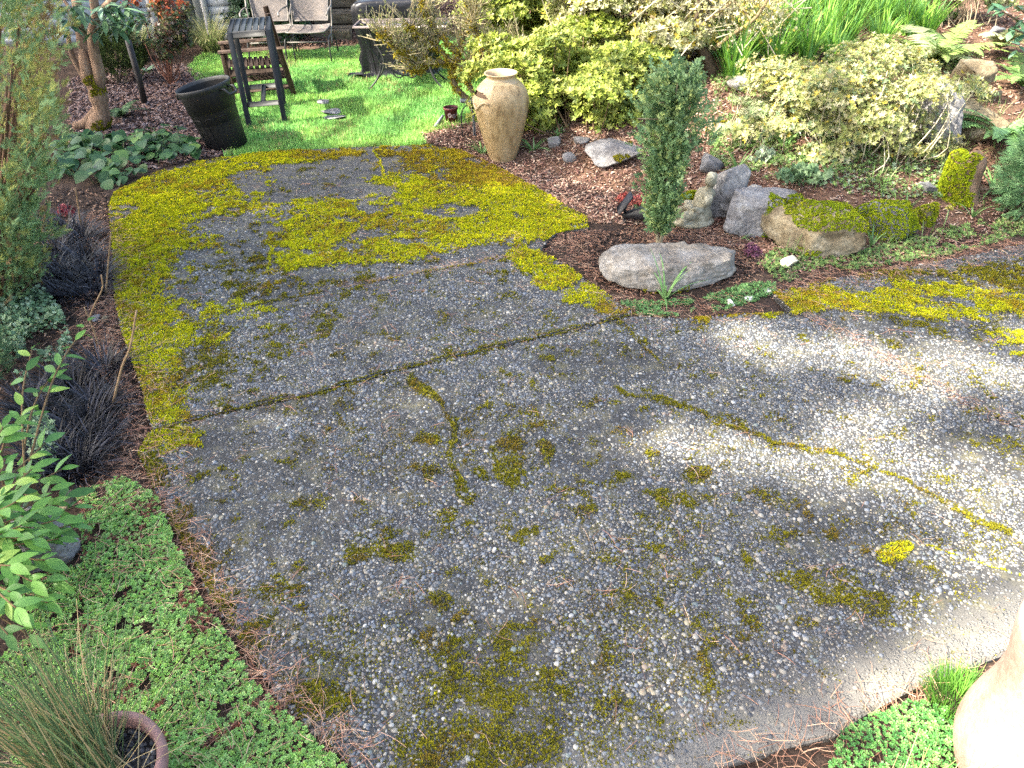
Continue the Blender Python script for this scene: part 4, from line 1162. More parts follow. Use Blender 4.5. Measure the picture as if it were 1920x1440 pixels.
neck = [(0.515, 0.94), (0.505, 0.955), (0.53, 0.97), (0.585, 0.985), (0.60, 0.995), (0.58, 1.0), (0.53, 0.99), (0.47, 0.955), (0.46, 0.90), (0.6, 0.8)]
def smooth_prof(pr, n=44):
    q = curve_pts(np.array([(r, 0, z) for r, z in pr]), n); return [(max(0, a[0]), a[2]) for a in q]
SEG = 96
sp_ = smooth_prof(prof, 60)
gr = MB()
av = np.arange(SEG) * 2 * np.pi / SEG
cut_a = math.radians(205)          # where the pocket opens, towards the left
ver = []
for r_, z_ in sp_:
    rr = np.full(SEG, r_)
    ver.append(np.stack([rr * RU * np.cos(av), rr * RU * np.sin(av), np.full(SEG, z_ * HU)], 1))
ver = np.array(ver)
def pock(a_, z_):        # inside the slit?
    da = (a_ - cut_a + np.pi) % (2 * np.pi) - np.pi
    return (np.abs(da) < 0.62) & (np.abs(z_ - (0.775 + 0.03 * np.cos(da * 2))) < 0.030 * np.sqrt(np.maximum(0, 1 - (da / 0.62) ** 2)))
lo_q, hi_q = [], []
for i in range(len(sp_) - 1):
    for k_ in range(SEG):
        zc = (sp_[i][1] + sp_[i + 1][1]) / 2; ac = av[k_] + np.pi / SEG
        if pock(ac, zc): continue
        k2 = (k_ + 1) % SEG
        dd = (ac - cut_a + np.pi) % (2 * np.pi) - np.pi
        glaze = zc > 0.905 or (zc > 0.60 + 0.10 * abs(math.sin((dd + 0.75) * 2.4)) and abs(dd + 0.02) < 0.78)
        (hi_q if glaze else lo_q).append((i * SEG + k_, i * SEG + k2, (i + 1) * SEG + k2, (i + 1) * SEG + k_))
link('body', MB().add(ver.reshape(-1, 3), np.array(lo_q)).mesh('body', True), M_URN, urn)
link('glazed_shoulder', MB().add(ver.reshape(-1, 3), np.array(hi_q)).mesh('glazed_shoulder', True), M_URN_TOP, urn)
nk = MB(); lathe(nk, [(r_ * RU, z_ * HU) for r_, z_ in smooth_prof(neck, 40)], 64)
link('neck_rim', nk.mesh('neck_rim', True), M_URN_TOP, urn)
inn = MB(); lathe(inn, [(r_ * RU * 0.93, z_ * HU) for r_, z_ in sp_[6:]][::-1], 48)
link('inner_wall', inn.mesh('inner_wall', True), mat_noise('dark_clay', [(0.3, (0.10, 0.06, 0.035)), (0.7, (0.17, 0.11, 0.07))], 8), urn)
lip = MB()
lp = []
for s_ in np.linspace(-0.75, 0.75, 26):
    z_ = 0.64 + 0.085 * abs(math.sin(s_ * 3.1)) * (0.6 + abs(s_)) ; a2 = cut_a + s_ * 0.9
    ri = np.interp(z_, [q[1] for q in sp_], [q[0] for q in sp_]) * RU
    lp.append((ri * math.cos(a2) * 1.012, ri * math.sin(a2) * 1.012, z_ * HU))
add_tube(lip, lp, 0.011, 8)
link('pocket_lip', lip.mesh('pocket_lip', True), M_URN_TOP, urn)

# ================================================================== black bin
M_BIN = mat_noise('black_plastic', [(0.3, (0.006, 0.006, 0.007)), (0.7, (0.012, 0.012, 0.013))], 3, 4, 0.5, 0.12, 160, 0.002, spec=0.28)
M_BINRIM = mat_noise('scuffed_black_plastic', [(0.3, (0.016, 0.017, 0.018)), (0.7, (0.036, 0.038, 0.04))], 9, 5, 0.5, 0.1, 120, 0.002, spec=0.35)
p0 = G(418, 286); m_ = depth(p0) / FPX
RB = 0.5 * 100 * m_; HB = 0.635 * RB / 0.268
bn = thing('rubbish_bin', 'open black plastic bin leaning on the mulch beside the lawn', 'bin', (p0[0], p0[1] + RB * 0.72, p0[2] - 0.01), 0.25)
bn.rotation_euler = (math.radians(-1.5), math.radians(-10), 0.25)
pf = [(0.0, 0.0), (0.70, 0.0), (0.74, 0.012), (0.80, 0.30), (0.855, 0.60), (0.86, 0.62), (0.885, 0.63), (0.93, 0.90), (0.93, 0.905), (0.965, 0.925), (1.0, 0.955), (1.005, 0.985), (0.985, 1.0), (0.955, 0.99), (0.93, 0.95), (0.88, 0.7), (0.74, 0.03), (0.0, 0.03)]
bb = MB(); lathe(bb, [(r_ * RB, z_ * HB) for r_, z_ in pf[:9]], 48); link('body', bb.mesh('body', True), M_BIN, bn)
bb = MB(); lathe(bb, [(r_ * RB, z_ * HB) for r_, z_ in pf[8:15]], 48); link('rim', bb.mesh('rim', True), M_BINRIM, bn)
bb = MB(); lathe(bb, [(r_ * RB, z_ * HB) for r_, z_ in pf[14:]], 48); link('inside_wall', bb.mesh('inside_wall', True), M_BIN, bn)
for a0 in (-0.62, -0.62 + math.pi):
    hd = MB(); R_ = RB * 0.95
    pts = []
    for s_, out_, zz in ((-0.22, 0.0, 0.905), (-0.21, 0.055, 0.90), (-0.17, 0.075, 0.84), (-0.10, 0.085, 0.825), (0.10, 0.085, 0.825), (0.17, 0.075, 0.84), (0.21, 0.055, 0.90), (0.22, 0.0, 0.905)):
        pts.append(((R_ + out_) * math.cos(a0 + s_), (R_ + out_) * math.sin(a0 + s_), zz * HB))
    add_tube(hd, curve_pts(pts, 24), 0.011, 8); link('handle', hd.mesh('handle', True), M_BINRIM, bn)
for a0 in (-2.35, -1.75, -1.15, 0.6, 2.4):        # raised panels pressed into the side
    pn = MB()
    loop = []
    for s_, z_ in [(-0.16, 0.03), (-0.17, 0.3), (-0.175, 0.52), (-0.10, 0.55), (0.10, 0.55), (0.175, 0.52), (0.17, 0.3), (0.16, 0.03)]:
        rr = np.interp(z_, [0.012, 0.30, 0.60], [0.74, 0.80, 0.855]) * RB + 0.001
        loop.append((rr * math.cos(a0 + s_), rr * math.sin(a0 + s_), z_ * HB))
    add_tube(pn, curve_pts(loop, 40), 0.0045, 6); link('panel_moulding', pn.mesh('panel_moulding', True), M_BIN, bn)
lb = MB(); add_box(lb, (-0.05, RB * 0.66, HB * 0.80), (0.13, 0.006, 0.06), None, None, 0.002)
link('sticker', lb.mesh('sticker'), mat_noise('pale_sticker', [(0.3, (0.42, 0.44, 0.47)), (0.7, (0.52, 0.54, 0.57))], 4, 2, 0.6, 0), bn)

# ================================================================== slatted bar table
M_BLK = mat_noise('charcoal_paint', [(0.3, (0.014, 0.015, 0.017)), (0.7, (0.026, 0.028, 0.030))], 5, 5, 0.55, 0.15, 60, 0.002, fine=0.15)
M_SLAT = mat_noise('charcoal_slat', [(0.3, (0.030, 0.034, 0.037)), (0.7, (0.052, 0.058, 0.062))], 5, 5, 0.5, 0.15, 60, 0.002, fine=0.15)
fl, fr, bl_ = G(468, 238), G(535, 233), G(447, 199)
wv_ = fr - fl; wv_[2] = 0; TW = np.linalg.norm(wv_); TD = 0.74; TH = 0.95
rz_ = math.atan2(wv_[1], wv_[0])
bt = thing('bar_table', 'tall charcoal bar table with a narrow slatted top on the lawn', 'table', (fl[0], fl[1], -0.03), rz_)
for (x_, y_) in ((0, 0), (TW, 0), (0, TD), (TW, TD)):
    lg = MB(); add_box(lg, (x_, y_, TH / 2), (0.052, 0.052, TH), None, None, 0.004); link('leg', lg.mesh('leg'), M_BLK, bt)
for a_, b_ in (((0.026, 0, TH - 0.03), (TW - 0.026, 0, TH - 0.03)), ((0.026, TD, TH - 0.03), (TW - 0.026, TD, TH - 0.03)), ((0, 0.026, TH - 0.03), (0, TD - 0.026, TH - 0.03)), ((TW, 0.026, TH - 0.03), (TW, TD - 0.026, TH - 0.03))):
    ap = MB(); bar(ap, a_, b_, 0.046, 0.056); link('apron', ap.mesh('apron'), M_BLK, bt)
for a_, b_ in (((0.026, 0, 0.24), (TW - 0.026, 0, 0.24)), ((0.026, TD, 0.24), (TW - 0.026, TD, 0.24)), ((TW * 0.5, 0.02, 0.24), (TW * 0.5, TD - 0.02, 0.24))):
    ap = MB(); bar(ap, a_, b_, 0.042, 0.046); link('stretcher', ap.mesh('stretcher'), M_BLK, bt)
ns = 5; sw = (TW - 0.06) / ns
slat_me = MB(); add_box(slat_me, (0, 0, 0), (sw - 0.012, TD - 0.05, 0.022), None, None, 0.003); slat_me = slat_me.mesh('slat'); slat_me.materials.append(M_SLAT)
for i in range(ns):
    link('slat', slat_me, None, bt, (0.03 + sw * (i + 0.5), TD / 2, TH - 0.009))

# ================================================================== weathered wooden armchair behind the bar table
M_WOOD = mat_noise('old_dark_wood', [(0.3, (0.022, 0.014, 0.010)), (0.5, (0.048, 0.030, 0.022)), (0.7, (0.095, 0.062, 0.046))], 6, 7, 0.85, 0.5, 40, 0.004, fine=0.3, stretch=(6, 6, 1.2))
c0 = G(455, 196); c1 = G(512, 186)
wc = thing('wooden_armchair', 'weathered dark wood armchair with slatted seat behind the bar table', 'chair', (c0[0] - 0.14, c0[1] + 0.12, -0.03), rz_ + 0.05)
wc.scale = (0.86, 0.86, 0.90)
CW, CD, = 0.72, 0.62
def wpart(name, a_, b_, w_, h_, up=(0, 0, 1)):
    m2 = MB(); bar(m2, a_, b_, w_, h_, up, None, 0.006); return link(name, m2.mesh(name), M_WOOD, wc)
wpart('leg', (0, 0, 0), (0, 0, 0.60), 0.07, 0.06, (0, 1, 0)); wpart('leg', (0, CD, 0), (0, CD, 0.60), 0.07, 0.06, (0, 1, 0))
wpart('back_post', (CW + 0.10, 0, 0), (CW - 0.06, 0, 1.02), 0.075, 0.05, (0, 1, 0)); wpart('back_post', (CW + 0.10, CD, 0), (CW - 0.06, CD, 1.02), 0.075, 0.05, (0, 1, 0))
wpart('armrest', (-0.06, 0, 0.62), (CW + 0.08, 0, 0.62), 0.10, 0.03); wpart('armrest', (-0.06, CD, 0.62), (CW + 0.08, CD, 0.62), 0.10, 0.03)
wpart('seat_rail', (0, 0.0, 0.36), (CW + 0.02, 0.0, 0.34), 0.035, 0.09); wpart('seat_rail', (0, CD, 0.36), (CW + 0.02, CD, 0.34), 0.035, 0.09)
wpart('stretcher', (0.0, 0.0, 0.14), (CW + 0.06, 0.0, 0.14), 0.035, 0.06); wpart('stretcher', (0.0, CD, 0.14), (CW + 0.06, CD, 0.14), 0.035, 0.06); wpart('stretcher', (0.0, 0.04, 0.30), (0.0, CD - 0.04, 0.30), 0.035, 0.07)
for i in range(9): wpart('seat_slat', (0.03 + i * 0.073, -0.03, 0.415 - i * 0.002), (0.03 + i * 0.073, CD + 0.03, 0.415 - i * 0.002), 0.055, 0.018)
for i in range(4):
    z_ = 0.52 + i * 0.13; x_ = CW + 0.10 - 0.16 * z_ / 1.02
    wpart('back_slat', (x_ - 0.04, -0.02, z_), (x_ - 0.04, CD + 0.02, z_), 0.02, 0.10)

# ================================================================== two mesh patio chairs
M_IRON = mat_noise('weathered_metal_tube', [(0.3, (0.10, 0.09, 0.082)), (0.7, (0.22, 0.20, 0.185))], 12, 5, 0.5, 0.1, 60, 0.002, metal=0.2)
M_IRONK = mat_noise('black_iron', [(0.3, (0.018, 0.018, 0.019)), (0.7, (0.04, 0.04, 0.042))], 12, 5, 0.5, 0.1, 60, 0.002)
def mesh_material():
    m, nt, out, bs = _mat('metal_mesh')
    tc = _n(nt, 'ShaderNodeTexCoord')
    no = _n(nt, 'ShaderNodeTexNoise', i_Scale=7.0, i_Detail=4.0); nt.links.new(tc.outputs['Object'], no.inputs['Vector'])
    nt.links.new(_ramp(nt, no.outputs[0], [(0.35, (0.11, 0.10, 0.10)), (0.65, (0.20, 0.165, 0.145))]), bs.inputs['Base Color'])
    bs.inputs['Roughness'].default_value = 0.6
    mp = _n(nt, 'ShaderNodeMapping'); mp.inputs['Rotation'].default_value = (0, 0.785, 0); nt.links.new(tc.outputs['Object'], mp.inputs[0])
    ck = _n(nt, 'ShaderNodeTexChecker', i_Scale=150.0); nt.links.new(mp.outputs[0], ck.inputs['Vector'])
    tr = _n(nt, 'ShaderNodeBsdfTransparent')
    mx = _n(nt, 'ShaderNodeMixShader')
    mt = _n(nt, 'ShaderNodeMath', operation='MULTIPLY'); mt.inputs[1].default_value = 0.62
    nt.links.new(ck.outputs['Fac'], mt.inputs[0]); nt.links.new(mt.outputs[0], mx.inputs[0])
    nt.links.new(bs.outputs[0], mx.inputs[1]); nt.links.new(tr.outputs[0], mx.inputs[2]); nt.links.new(mx.outputs[0], out.inputs[0])
    return m
M_MESH = mesh_material()
def sheet(mb, fn, nu=10, nv=10, thick=0.006):
    """curved panel with real thickness"""
    us = np.linspace(0, 1, nu + 1); vs = np.linspace(0, 1, nv + 1)
    P = np.array([[fn(u_, v_) for u_ in us] for v_ in vs])
    du = np.gradient(P, axis=1); dv = np.gradient(P, axis=0); nr = np.cross(du, dv); nr /= np.maximum(np.linalg.norm(nr, axis=2, keepdims=True), 1e-9)
    n = (nu + 1) * (nv + 1)
    f = [(j * (nu + 1) + i, j * (nu + 1) + i + 1, (j + 1) * (nu + 1) + i + 1, (j + 1) * (nu + 1) + i) for j in range(nv) for i in range(nu)]
    f = np.array(f)
    mb.add((P + nr * thick / 2).reshape(-1, 3), f); mb.add((P - nr * thick / 2).reshape(-1, 3), f[:, ::-1])
    return P
def patio_chair(label, loc, rz):
    t_ = thing('patio_chair', label, 'chair', loc, rz, 'metal mesh patio chairs')
    w_ = 0.27
    def back(u_, v_):
        s_ = (u_ - 0.5) * 2; wid = w_ * (0.86 + 0.14 * v_)
        return np.array([s_ * wid, 0.16 + 0.20 * v_ + 0.02 * (1 - s_ * s_), 0.46 + 0.50 * v_ + 0.045 * (1 - s_ * s_) * v_])
    def seat(u_, v_):
        s_ = (u_ - 0.5) * 2
        return np.array([s_ * w_ * 0.96, -0.32 + 0.46 * v_, 0.43 - 0.03 * math.sin(v_ * 2.6) - 0.012 * (1 - s_ * s_) - 0.03 * (1 - v_) ** 3])
    m1 = MB(); P = sheet(m1, back, 12, 12); bk = link('backrest', m1.mesh('backrest', True), M_MESH, t_)
    fr_ = MB(); loop = np.vstack([P[:, 0], P[-1, 1:-1], P[::-1, -1], P[0, ::-1][1:]]); add_tube(fr_, loop, 0.010, 6); link('frame', fr_.mesh('frame', True), M_IRON, bk)
    m1 = MB(); P2 = sheet(m1, seat, 10, 10); st_ = link('seat', m1.mesh('seat', True), M_MESH, t_)
    fr_ = MB(); loop = np.vstack([P2[:, 0], P2[-1, 1:-1], P2[::-1, -1], P2[0, ::-1][1:]]); add_tube(fr_, loop, 0.009, 6); link('frame', fr_.mesh('frame', True), M_IRON, st_)
    for s_ in (-1, 1):
        x_ = s_ * (w_ + 0.035)
        a = MB(); add_tube(a, curve_pts([(s_ * w_, 0.36, 0.98), (x_, 0.24, 0.78), (x_, 0.16, 0.66), (x_ * 1.05, -0.02, 0.655), (x_ * 1.08, -0.24, 0.64), (x_ * 1.05, -0.30, 0.60)], 18), 0.012, 6); link('armrest', a.mesh('armrest', True), M_IRON, t_)
        a = MB(); add_tube(a, curve_pts([(x_, 0.16, 0.66), (x_ * 0.95, 0.14, 0.45), (x_ * 0.9, 0.05, 0.32), (x_ * 0.95, -0.05, 0.20)], 12), 0.011, 6); link('arm_support', a.mesh('arm_support', True), M_IRON, t_)
        a = MB(); add_tube(a, curve_pts([(x_ * 0.9, 0.05, 0.30), (x_ * 0.95, -0.22, 0.31), (x_ * 0.98, -0.30, 0.26), (x_ * 1.0, -0.32, 0.0)], 12), 0.011, 6); link('leg', a.mesh('leg', True), M_IRONK, t_)
        a = MB(); add_tube(a, curve_pts([(x_ * 0.9, 0.05, 0.30), (x_ * 0.95, 0.18, 0.24), (x_, 0.26, 0.0)], 10), 0.011, 6); link('leg', a.mesh('leg', True), M_IRONK, t_)
    a = MB(); add_tube(a, [(-w_, -0.29, 0.27), (w_, -0.29, 0.27)], 0.008, 6); link('stretcher', a.mesh('stretcher', True), M_IRON, t_)
    return t_
ca = G(520, 113); cb = G(588, 112)
patio_chair('mesh patio chair half hidden behind the bar table', (ca[0] - 0.05, ca[1] + 0.15, -0.03), 0.12)
patio_chair('mesh patio chair standing in front of the timber steps', (cb[0] - 0.02, cb[1] + 0.15, -0.03), 0.0)
cc_ = on_y(715, 10, 12.2); cd_ = on_y(775, 8, 12.4)
for lab, cx_, cy_ in (('brown mesh chair showing behind the left of the covered grill', cc_[0], 12.2), ('brown mesh chair showing behind the right of the covered grill', cd_[0], 12.5)):
    patio_chair(lab, (cx_, cy_, float(H(cx_, cy_))), 0.15)

# ================================================================== covered grill
M_VINYL = mat_noise('black_vinyl_cover', [(0.3, (0.005, 0.005, 0.007)), (0.7, (0.010, 0.010, 0.013))], 4, 4, 0.33, 0.35, 7, 0.03, spec=0.42)
g0 = G(690, 146); g1 = G(812, 150); m_ = depth(g0) / FPX
GW = 1.04; GH = 0.93
gl = thing('covered_grill', 'grill under a creased glossy black cover on the lawn', 'grill', ((g0[0] + g1[0]) / 2 - 0.02, g0[1] + 0.32, -0.03), -0.06)
mb = MB(); N = 120; ts = np.arange(N) * 2 * np.pi / N
def sq(t_, w_, d_, e=0.28):
    c_, s_ = np.cos(t_), np.sin(t_)
    return np.stack([w_ * np.sign(c_) * np.abs(c_) ** e, d_ * np.sign(s_) * np.abs(s_) ** e], 1)
lev = [(0.0, 1.06), (0.02, 1.0), (0.10, 0.93), (0.22, 0.95), (0.36, 0.90), (0.5, 0.95), (0.66, 1.0), (0.80, 1.01), (0.88, 1.0), (0.93, 0.985), (0.955, 0.95), (0.975, 0.8), (0.99, 0.55), (1.0, 0.25), (1.0, 0.02)]
rg = []
for z_, s_ in lev:
    pq = sq(ts, GW / 2 * s_, 0.30 * s_)
    fold = 0.045 * (1 - z_) ** 0.7 * (np.sin(ts * 7 + 3 * z_) * 0.5 + np.sin(ts * 13 + 1 + 5 * z_) * 0.35 + (vn2(ts * 4, ts * 0 + z_ * 4, 3) - 0.5) * 1.6) * (z_ < 0.95)
    rad = 1 + fold / 0.5
    dome_ = 0.035 * np.cos(ts) * (z_ > 0.9)
    rg.append(np.column_stack([pq * rad[:, None], z_ * GH + dome_ + 0.02 * (vn2(ts * 3, ts * 0 + z_ * 9, 7) - 0.5) * (z_ > 0.02)]))
vv = np.concatenate(rg); ff = np.array([(i * N + k_, i * N + (k_ + 1) % N, (i + 1) * N + (k_ + 1) % N, (i + 1) * N + k_) for i in range(len(lev) - 1) for k_ in range(N)])
link('cover', mb.add(vv, ff).mesh('cover', True), M_VINYL, gl)
for s_ in (-0.30, 0.33):
    a = MB(); add_tube(a, [(s_, -0.315, GH * 0.93), (s_ - 0.03, -0.33, GH * 0.6), (s_ * 0.9, -0.32, 0.05)], 0.006, 6); link('seam', a.mesh('seam', True), M_VINYL, gl)
a = MB(); sheet(a, lambda u_, v_: np.array([-0.62 + 0.36 * u_, -0.34 - 0.10 * v_ + 0.02 * math.sin(u_ * 9), 0.03 + 0.05 * math.sin(v_ * 3 + u_ * 4) ** 2]), 10, 6, 0.008); link('hem_flap', a.mesh('hem_flap', True), M_VINYL, gl)

# ================================================================== glass patio table in front of the grill
M_RIM = mat_noise('pinkish_metal_rim', [(0.3, (0.17, 0.13, 0.12)), (0.7, (0.27, 0.22, 0.21))], 9, 4, 0.4, 0.05, 60, 0.002)
mg, ntg, outg, bsg = _mat('table_glass')
bsg.inputs['Base Color'].default_value = (0.9, 0.95, 0.95, 1); bsg.inputs['Roughness'].default_value = 0.03; bsg.inputs['Transmission Weight'].default_value = 1.0; bsg.inputs['IOR'].default_value = 1.45
t0 = G(702, 163); t1 = G(749, 171); t2 = G(834, 160)
TZ = 0.72; tw = 1.10; td = 0.46
gt = thing('glass_table', 'glass-topped patio table with thin curved iron legs before the covered grill', 'table', (t0[0] + 0.42, t1[1] + 0.28, -0.03), -0.05)
rim = MB()
corner = curve_pts([(-tw / 2, -td / 2, TZ), (0, -td / 2, TZ), (tw / 2, -td / 2, TZ)], 5)
for a_, b_ in (((-tw / 2, -td / 2), (tw / 2, -td / 2)), ((tw / 2, -td / 2), (tw / 2, td / 2)), ((tw / 2, td / 2), (-tw / 2, td / 2)), ((-tw / 2, td / 2), (-tw / 2, -td / 2))):
    bar(rim, (*a_, TZ), (*b_, TZ), 0.020, 0.024, (0, 0, 1), None, 0.005)
link('rim', rim.mesh('rim'), M_RIM, gt)
gs = MB(); add_box(gs, (0, 0, TZ + 0.004), (tw - 0.034, td - 0.034, 0.006)); link('glass_top', gs.mesh('glass_top'), mg, gt)
for sx, sy in ((-1, -1), (1, -1), (-1, 1), (1, 1)):
    a = MB(); X, Y = sx * tw * 0.44, sy * td * 0.42
    add_tube(a, curve_pts([(X, Y, TZ - 0.01), (X * 0.86, Y * 0.8, 0.52), (X * 0.62, Y * 0.6, 0.30), (X * 0.72, Y * 0.8, 0.13), (X * 0.98, Y * 1.05, 0.0)], 18), 0.011, 6); link('leg', a.mesh('leg', True), M_IRONK, gt)
for s_ in (-1, 1):
    a = MB(); th = np.linspace(0, 2 * np.pi, 25); add_tube(a, np.stack([0.08 * s_ + 0.07 * np.cos(th), 0 * th - 0.16, 0.24 + 0.10 * np.sin(th)], 1), 0.008, 6); link('scroll', a.mesh('scroll', True), M_IRONK, gt)
a = MB(); add_tube(a, curve_pts([(-tw * 0.28, -td * 0.26, 0.30), (0, -td * 0.30, 0.16), (tw * 0.28, -td * 0.26, 0.30)], 14), 0.009, 6); link('stretcher', a.mesh('stretcher', True), M_IRONK, gt)

# ================================================================== small maroon pot, path light, stake, solar spotlight
M_MAROON = mat_noise('maroon_plastic', [(0.3, (0.085, 0.018, 0.022)), (0.7, (0.14, 0.032, 0.036))], 6, 4, 0.5, 0.1, 60, 0.002)
p0 = G(846, 232); m_ = depth(p0) / FPX
pt = thing('plant_pot', 'small maroon pot with pale circle marks standing by the lawn edge', 'pot', (p0[0], p0[1] + 0.05, p0[2]), 0.2)
r0 = 13.5 * m_; h0 = 0.16
b2 = MB(); lathe(b2, [(0, 0), (r0 * 0.78, 0), (r0 * 0.92, h0 * 0.85), (r0 * 1.0, h0 * 0.86), (r0 * 1.02, h0), (r0 * 0.95, h0), (r0 * 0.9, h0 * 0.9)], 28); link('body', b2.mesh('body', True), M_MAROON, pt)
b2 = MB(); b2.add([(0, 0, h0 * 0.85)] + [(r0 * 0.92 * math.cos(t_), r0 * 0.92 * math.sin(t_), h0 * 0.85) for t_ in ts[::5]], [(0, 1 + i, 1 + (i + 1) % 24) for i in range(24)]); link('soil', b2.mesh('soil'), mat_noise('potting_soil', [(0.3, (0.02, 0.016, 0.013)), (0.7, (0.06, 0.045, 0.035))], 20), pt)
for a0, zz in ((-1.9, 0.55), (-1.2, 0.5), (-0.5, 0.58)):
    for rr_ in (0.022, 0.013):
        b2 = MB(); th = np.linspace(0, 2 * np.pi, 17)
        add_tube(b2, [((r0 * (0.78 + 0.14 * zz) + 0.001) * math.cos(a0 + rr_ * math.cos(q) / r0), (r0 * (0.78 + 0.14 * zz) + 0.001) * math.sin(a0 + rr_ * math.cos(q) / r0), h0 * zz + rr_ * math.sin(q)) for q in th], 0.0022, 5)
        link('ring_mark', b2.mesh('ring_mark', True), mat_noise('pale_mark', [(0.3, (0.32, 0.25, 0.25)), (0.7, (0.4, 0.33, 0.33))], 5, 2, 0.7, 0), pt)
M_GREYP = mat_noise('grey_plastic', [(0.3, (0.17, 0.18, 0.20)), (0.7, (0.26, 0.275, 0.30))], 6, 4, 0.5, 0.1, 60, 0.002)
p0 = G(890, 258)
lt = thing('path_light', 'grey plastic garden light on a short post left of the urn', 'garden light', (p0[0], p0[1] + 0.02, p0[2]), 0.1)
b2 = MB(); add_box(b2, (0, 0, 0.14), (0.026, 0.026, 0.30), None, None, 0.004); link('post', b2.mesh('post'), M_GREYP, lt)
b2 = MB(); add_box(b2, (0, 0, 0.32), (0.042, 0.05, 0.15), None, None, 0.006); link('holder', b2.mesh('holder'), M_GREYP, lt)
b2 = MB(); add_box(b2, (-0.07, -0.01, 0.352), (0.115, 0.075, 0.032), np.array(Matrix.Rotation(0.22, 3, 'Y')), None, 0.008); link('lamp_head', b2.mesh('lamp_head'), M_GREYP, lt)
b2 = MB(); add_tube(b2, curve_pts([(-0.05, 0, 0.32), (-0.10, 0, 0.28), (-0.125, 0, 0.18), (-0.12, 0.0, 0.0)], 14), 0.006, 6); link('cable', b2.mesh('cable', True), M_IRONK, lt)
p0 = G(816, 242); p1 = G(832, 222)
tag(link('pipe', add_tube(MB(), [(p0[0], p0[1], p0[2] + 0.02), (p1[0], p1[1] - 0.1, p1[2] + 0.05)], 0.016, 10).mesh('pipe', True), M_GREYP), 'short grey pipe lying beside the maroon pot', 'pipe')
sb_ = G(272, 196); stp = on_y(240, 76, sb_[1] - 0.05)
tag(link('garden_stake', add_tube(MB(), [sb_, sb_ * 0.6 + stp * 0.4 + np.array([0.01, 0, 0]), stp], [0.036, 0.034, 0.033], 12).mesh('garden_stake', True), mat_noise('wet_black_bark', [(0.3, (0.009, 0.008, 0.009)), (0.7, (0.035, 0.03, 0.03))], 14, 6, 0.5, 0.8, 30, 0.01)), 'black leaning stake standing in the bark mulch', 'stake')
M_SOL = mat_noise('black_plastic_lamp', [(0.3, (0.012, 0.012, 0.014)), (0.7, (0.03, 0.03, 0.034))], 8, 4, 0.38, 0.05, 60, 0.001)
p0 = G(1169, 418); m_ = depth(p0) / FPX
so = thing('solar_spotlight', 'black solar spotlight with tilted panel staked in the litter', 'garden light', (p0[0], p0[1], p0[2]), 0.0)
b2 = MB(); add_tube(b2, [(0, 0, -0.05), (0, 0, 0.055)], [0.004, 0.010], 8); link('spike', b2.mesh('spike', True), M_SOL, so)
b2 = MB(); add_tube(b2, [(-0.012, 0, 0.055), (0.03, -0.01, 0.066), (0.085, -0.02, 0.078), (0.14, -0.035, 0.088), (0.15, -0.037, 0.09)], [0.018, 0.030, 0.046, 0.060, 0.064], 20); link('lamp_head', b2.mesh('lamp_head', True), M_SOL, so)
b2 = MB(); add_tube(b2, [(0.150, -0.037, 0.09), (0.154, -0.038, 0.0907)], [0.057, 0.057], 20); link('lens', b2.mesh('lens', True), mat_noise('lamp_lens', [(0.3, (0.25, 0.27, 0.3)), (0.7, (0.4, 0.42, 0.45))], 9, 3, 0.15, 0.1, 40, 0.002), so)
Rp = np.array(Matrix.Rotation(-0.95, 3, 'Y'))
b2 = MB(); add_box(b2, (0.0, 0.005, 0.155), (0.17, 0.12, 0.018), Rp, None, 0.004); link('solar_panel', b2.mesh('solar_panel'), M_SOL, so)
b2 = MB(); add_tube(b2, [(0, 0, 0.055), (0.006, 0.0, 0.10), (0.008, 0.003, 0.145)], [0.012, 0.009, 0.009], 8); link('bracket', b2.mesh('bracket', True), M_SOL, so)

# ================================================================== terracotta pots in the foreground
def clay(name, a_, b_, c_): return mat_noise(name, [(0.28, a_), (0.5, b_), (0.75, c_)], 7, 7, 0.8, 0.3, 45, 0.006, fine=0.14)
M_CLAYR = clay('purple_brown_clay', (0.17, 0.085, 0.075), (0.27, 0.155, 0.135), (0.36, 0.20, 0.145))
M_CLAYP = mat_noise('pink_clay', [(0.25, (0.22, 0.12, 0.09)), (0.42, (0.33, 0.185, 0.145)), (0.6, (0.38, 0.225, 0.18)), (0.8, (0.46, 0.32, 0.27))], 9, 9, 0.85, 0.5, 60, 0.006, fine=0.22)
rc = flat(178, 1452, 0.24)
POT_L = np.array([rc[0], rc[1], 0.0])
tp = thing('terracotta_pot', 'round terracotta pot holding rushes beside the sedum', 'pot', (rc[0], rc[1], -0.03), 0.0)
RP = 0.195
b2 = MB(); lathe(b2, [(0, 0), (RP * 0.68, 0), (RP * 0.92, 0.22), (RP * 0.93, 0.225), (RP * 0.985, 0.235), (RP * 1.0, 0.25), (RP * 1.0, 0.272), (RP * 0.965, 0.282), (RP * 0.88, 0.282), (RP * 0.855, 0.27), (RP * 0.85, 0.225), (RP * 0.84, 0.2)], 72, None, 0.02, 4); link('body', b2.mesh('body', True), M_CLAYR, tp)
b2 = MB(); ring = [(0, 0, 0.232)] + [(RP * 0.86 * math.cos(t_), RP * 0.86 * math.sin(t_), 0.226) for t_ in ts[::3]]; b2.add(ring, [(0, 1 + i, 1 + (i + 1) % 40) for i in range(40)]); link('soil', b2.mesh('soil'), mat_noise('wet_grit', [(0.3, (0.010, 0.010, 0.011)), (0.7, (0.045, 0.043, 0.042))], 60, 6, 0.5, 1.0, 90, 0.02), tp)
n = 420
r_ = RP * 0.84 * np.sqrt(rng.uniform(0, 1, n)); t_ = rng.uniform(0, 6.28, n); sz = rng.uniform(0.004, 0.010, n)
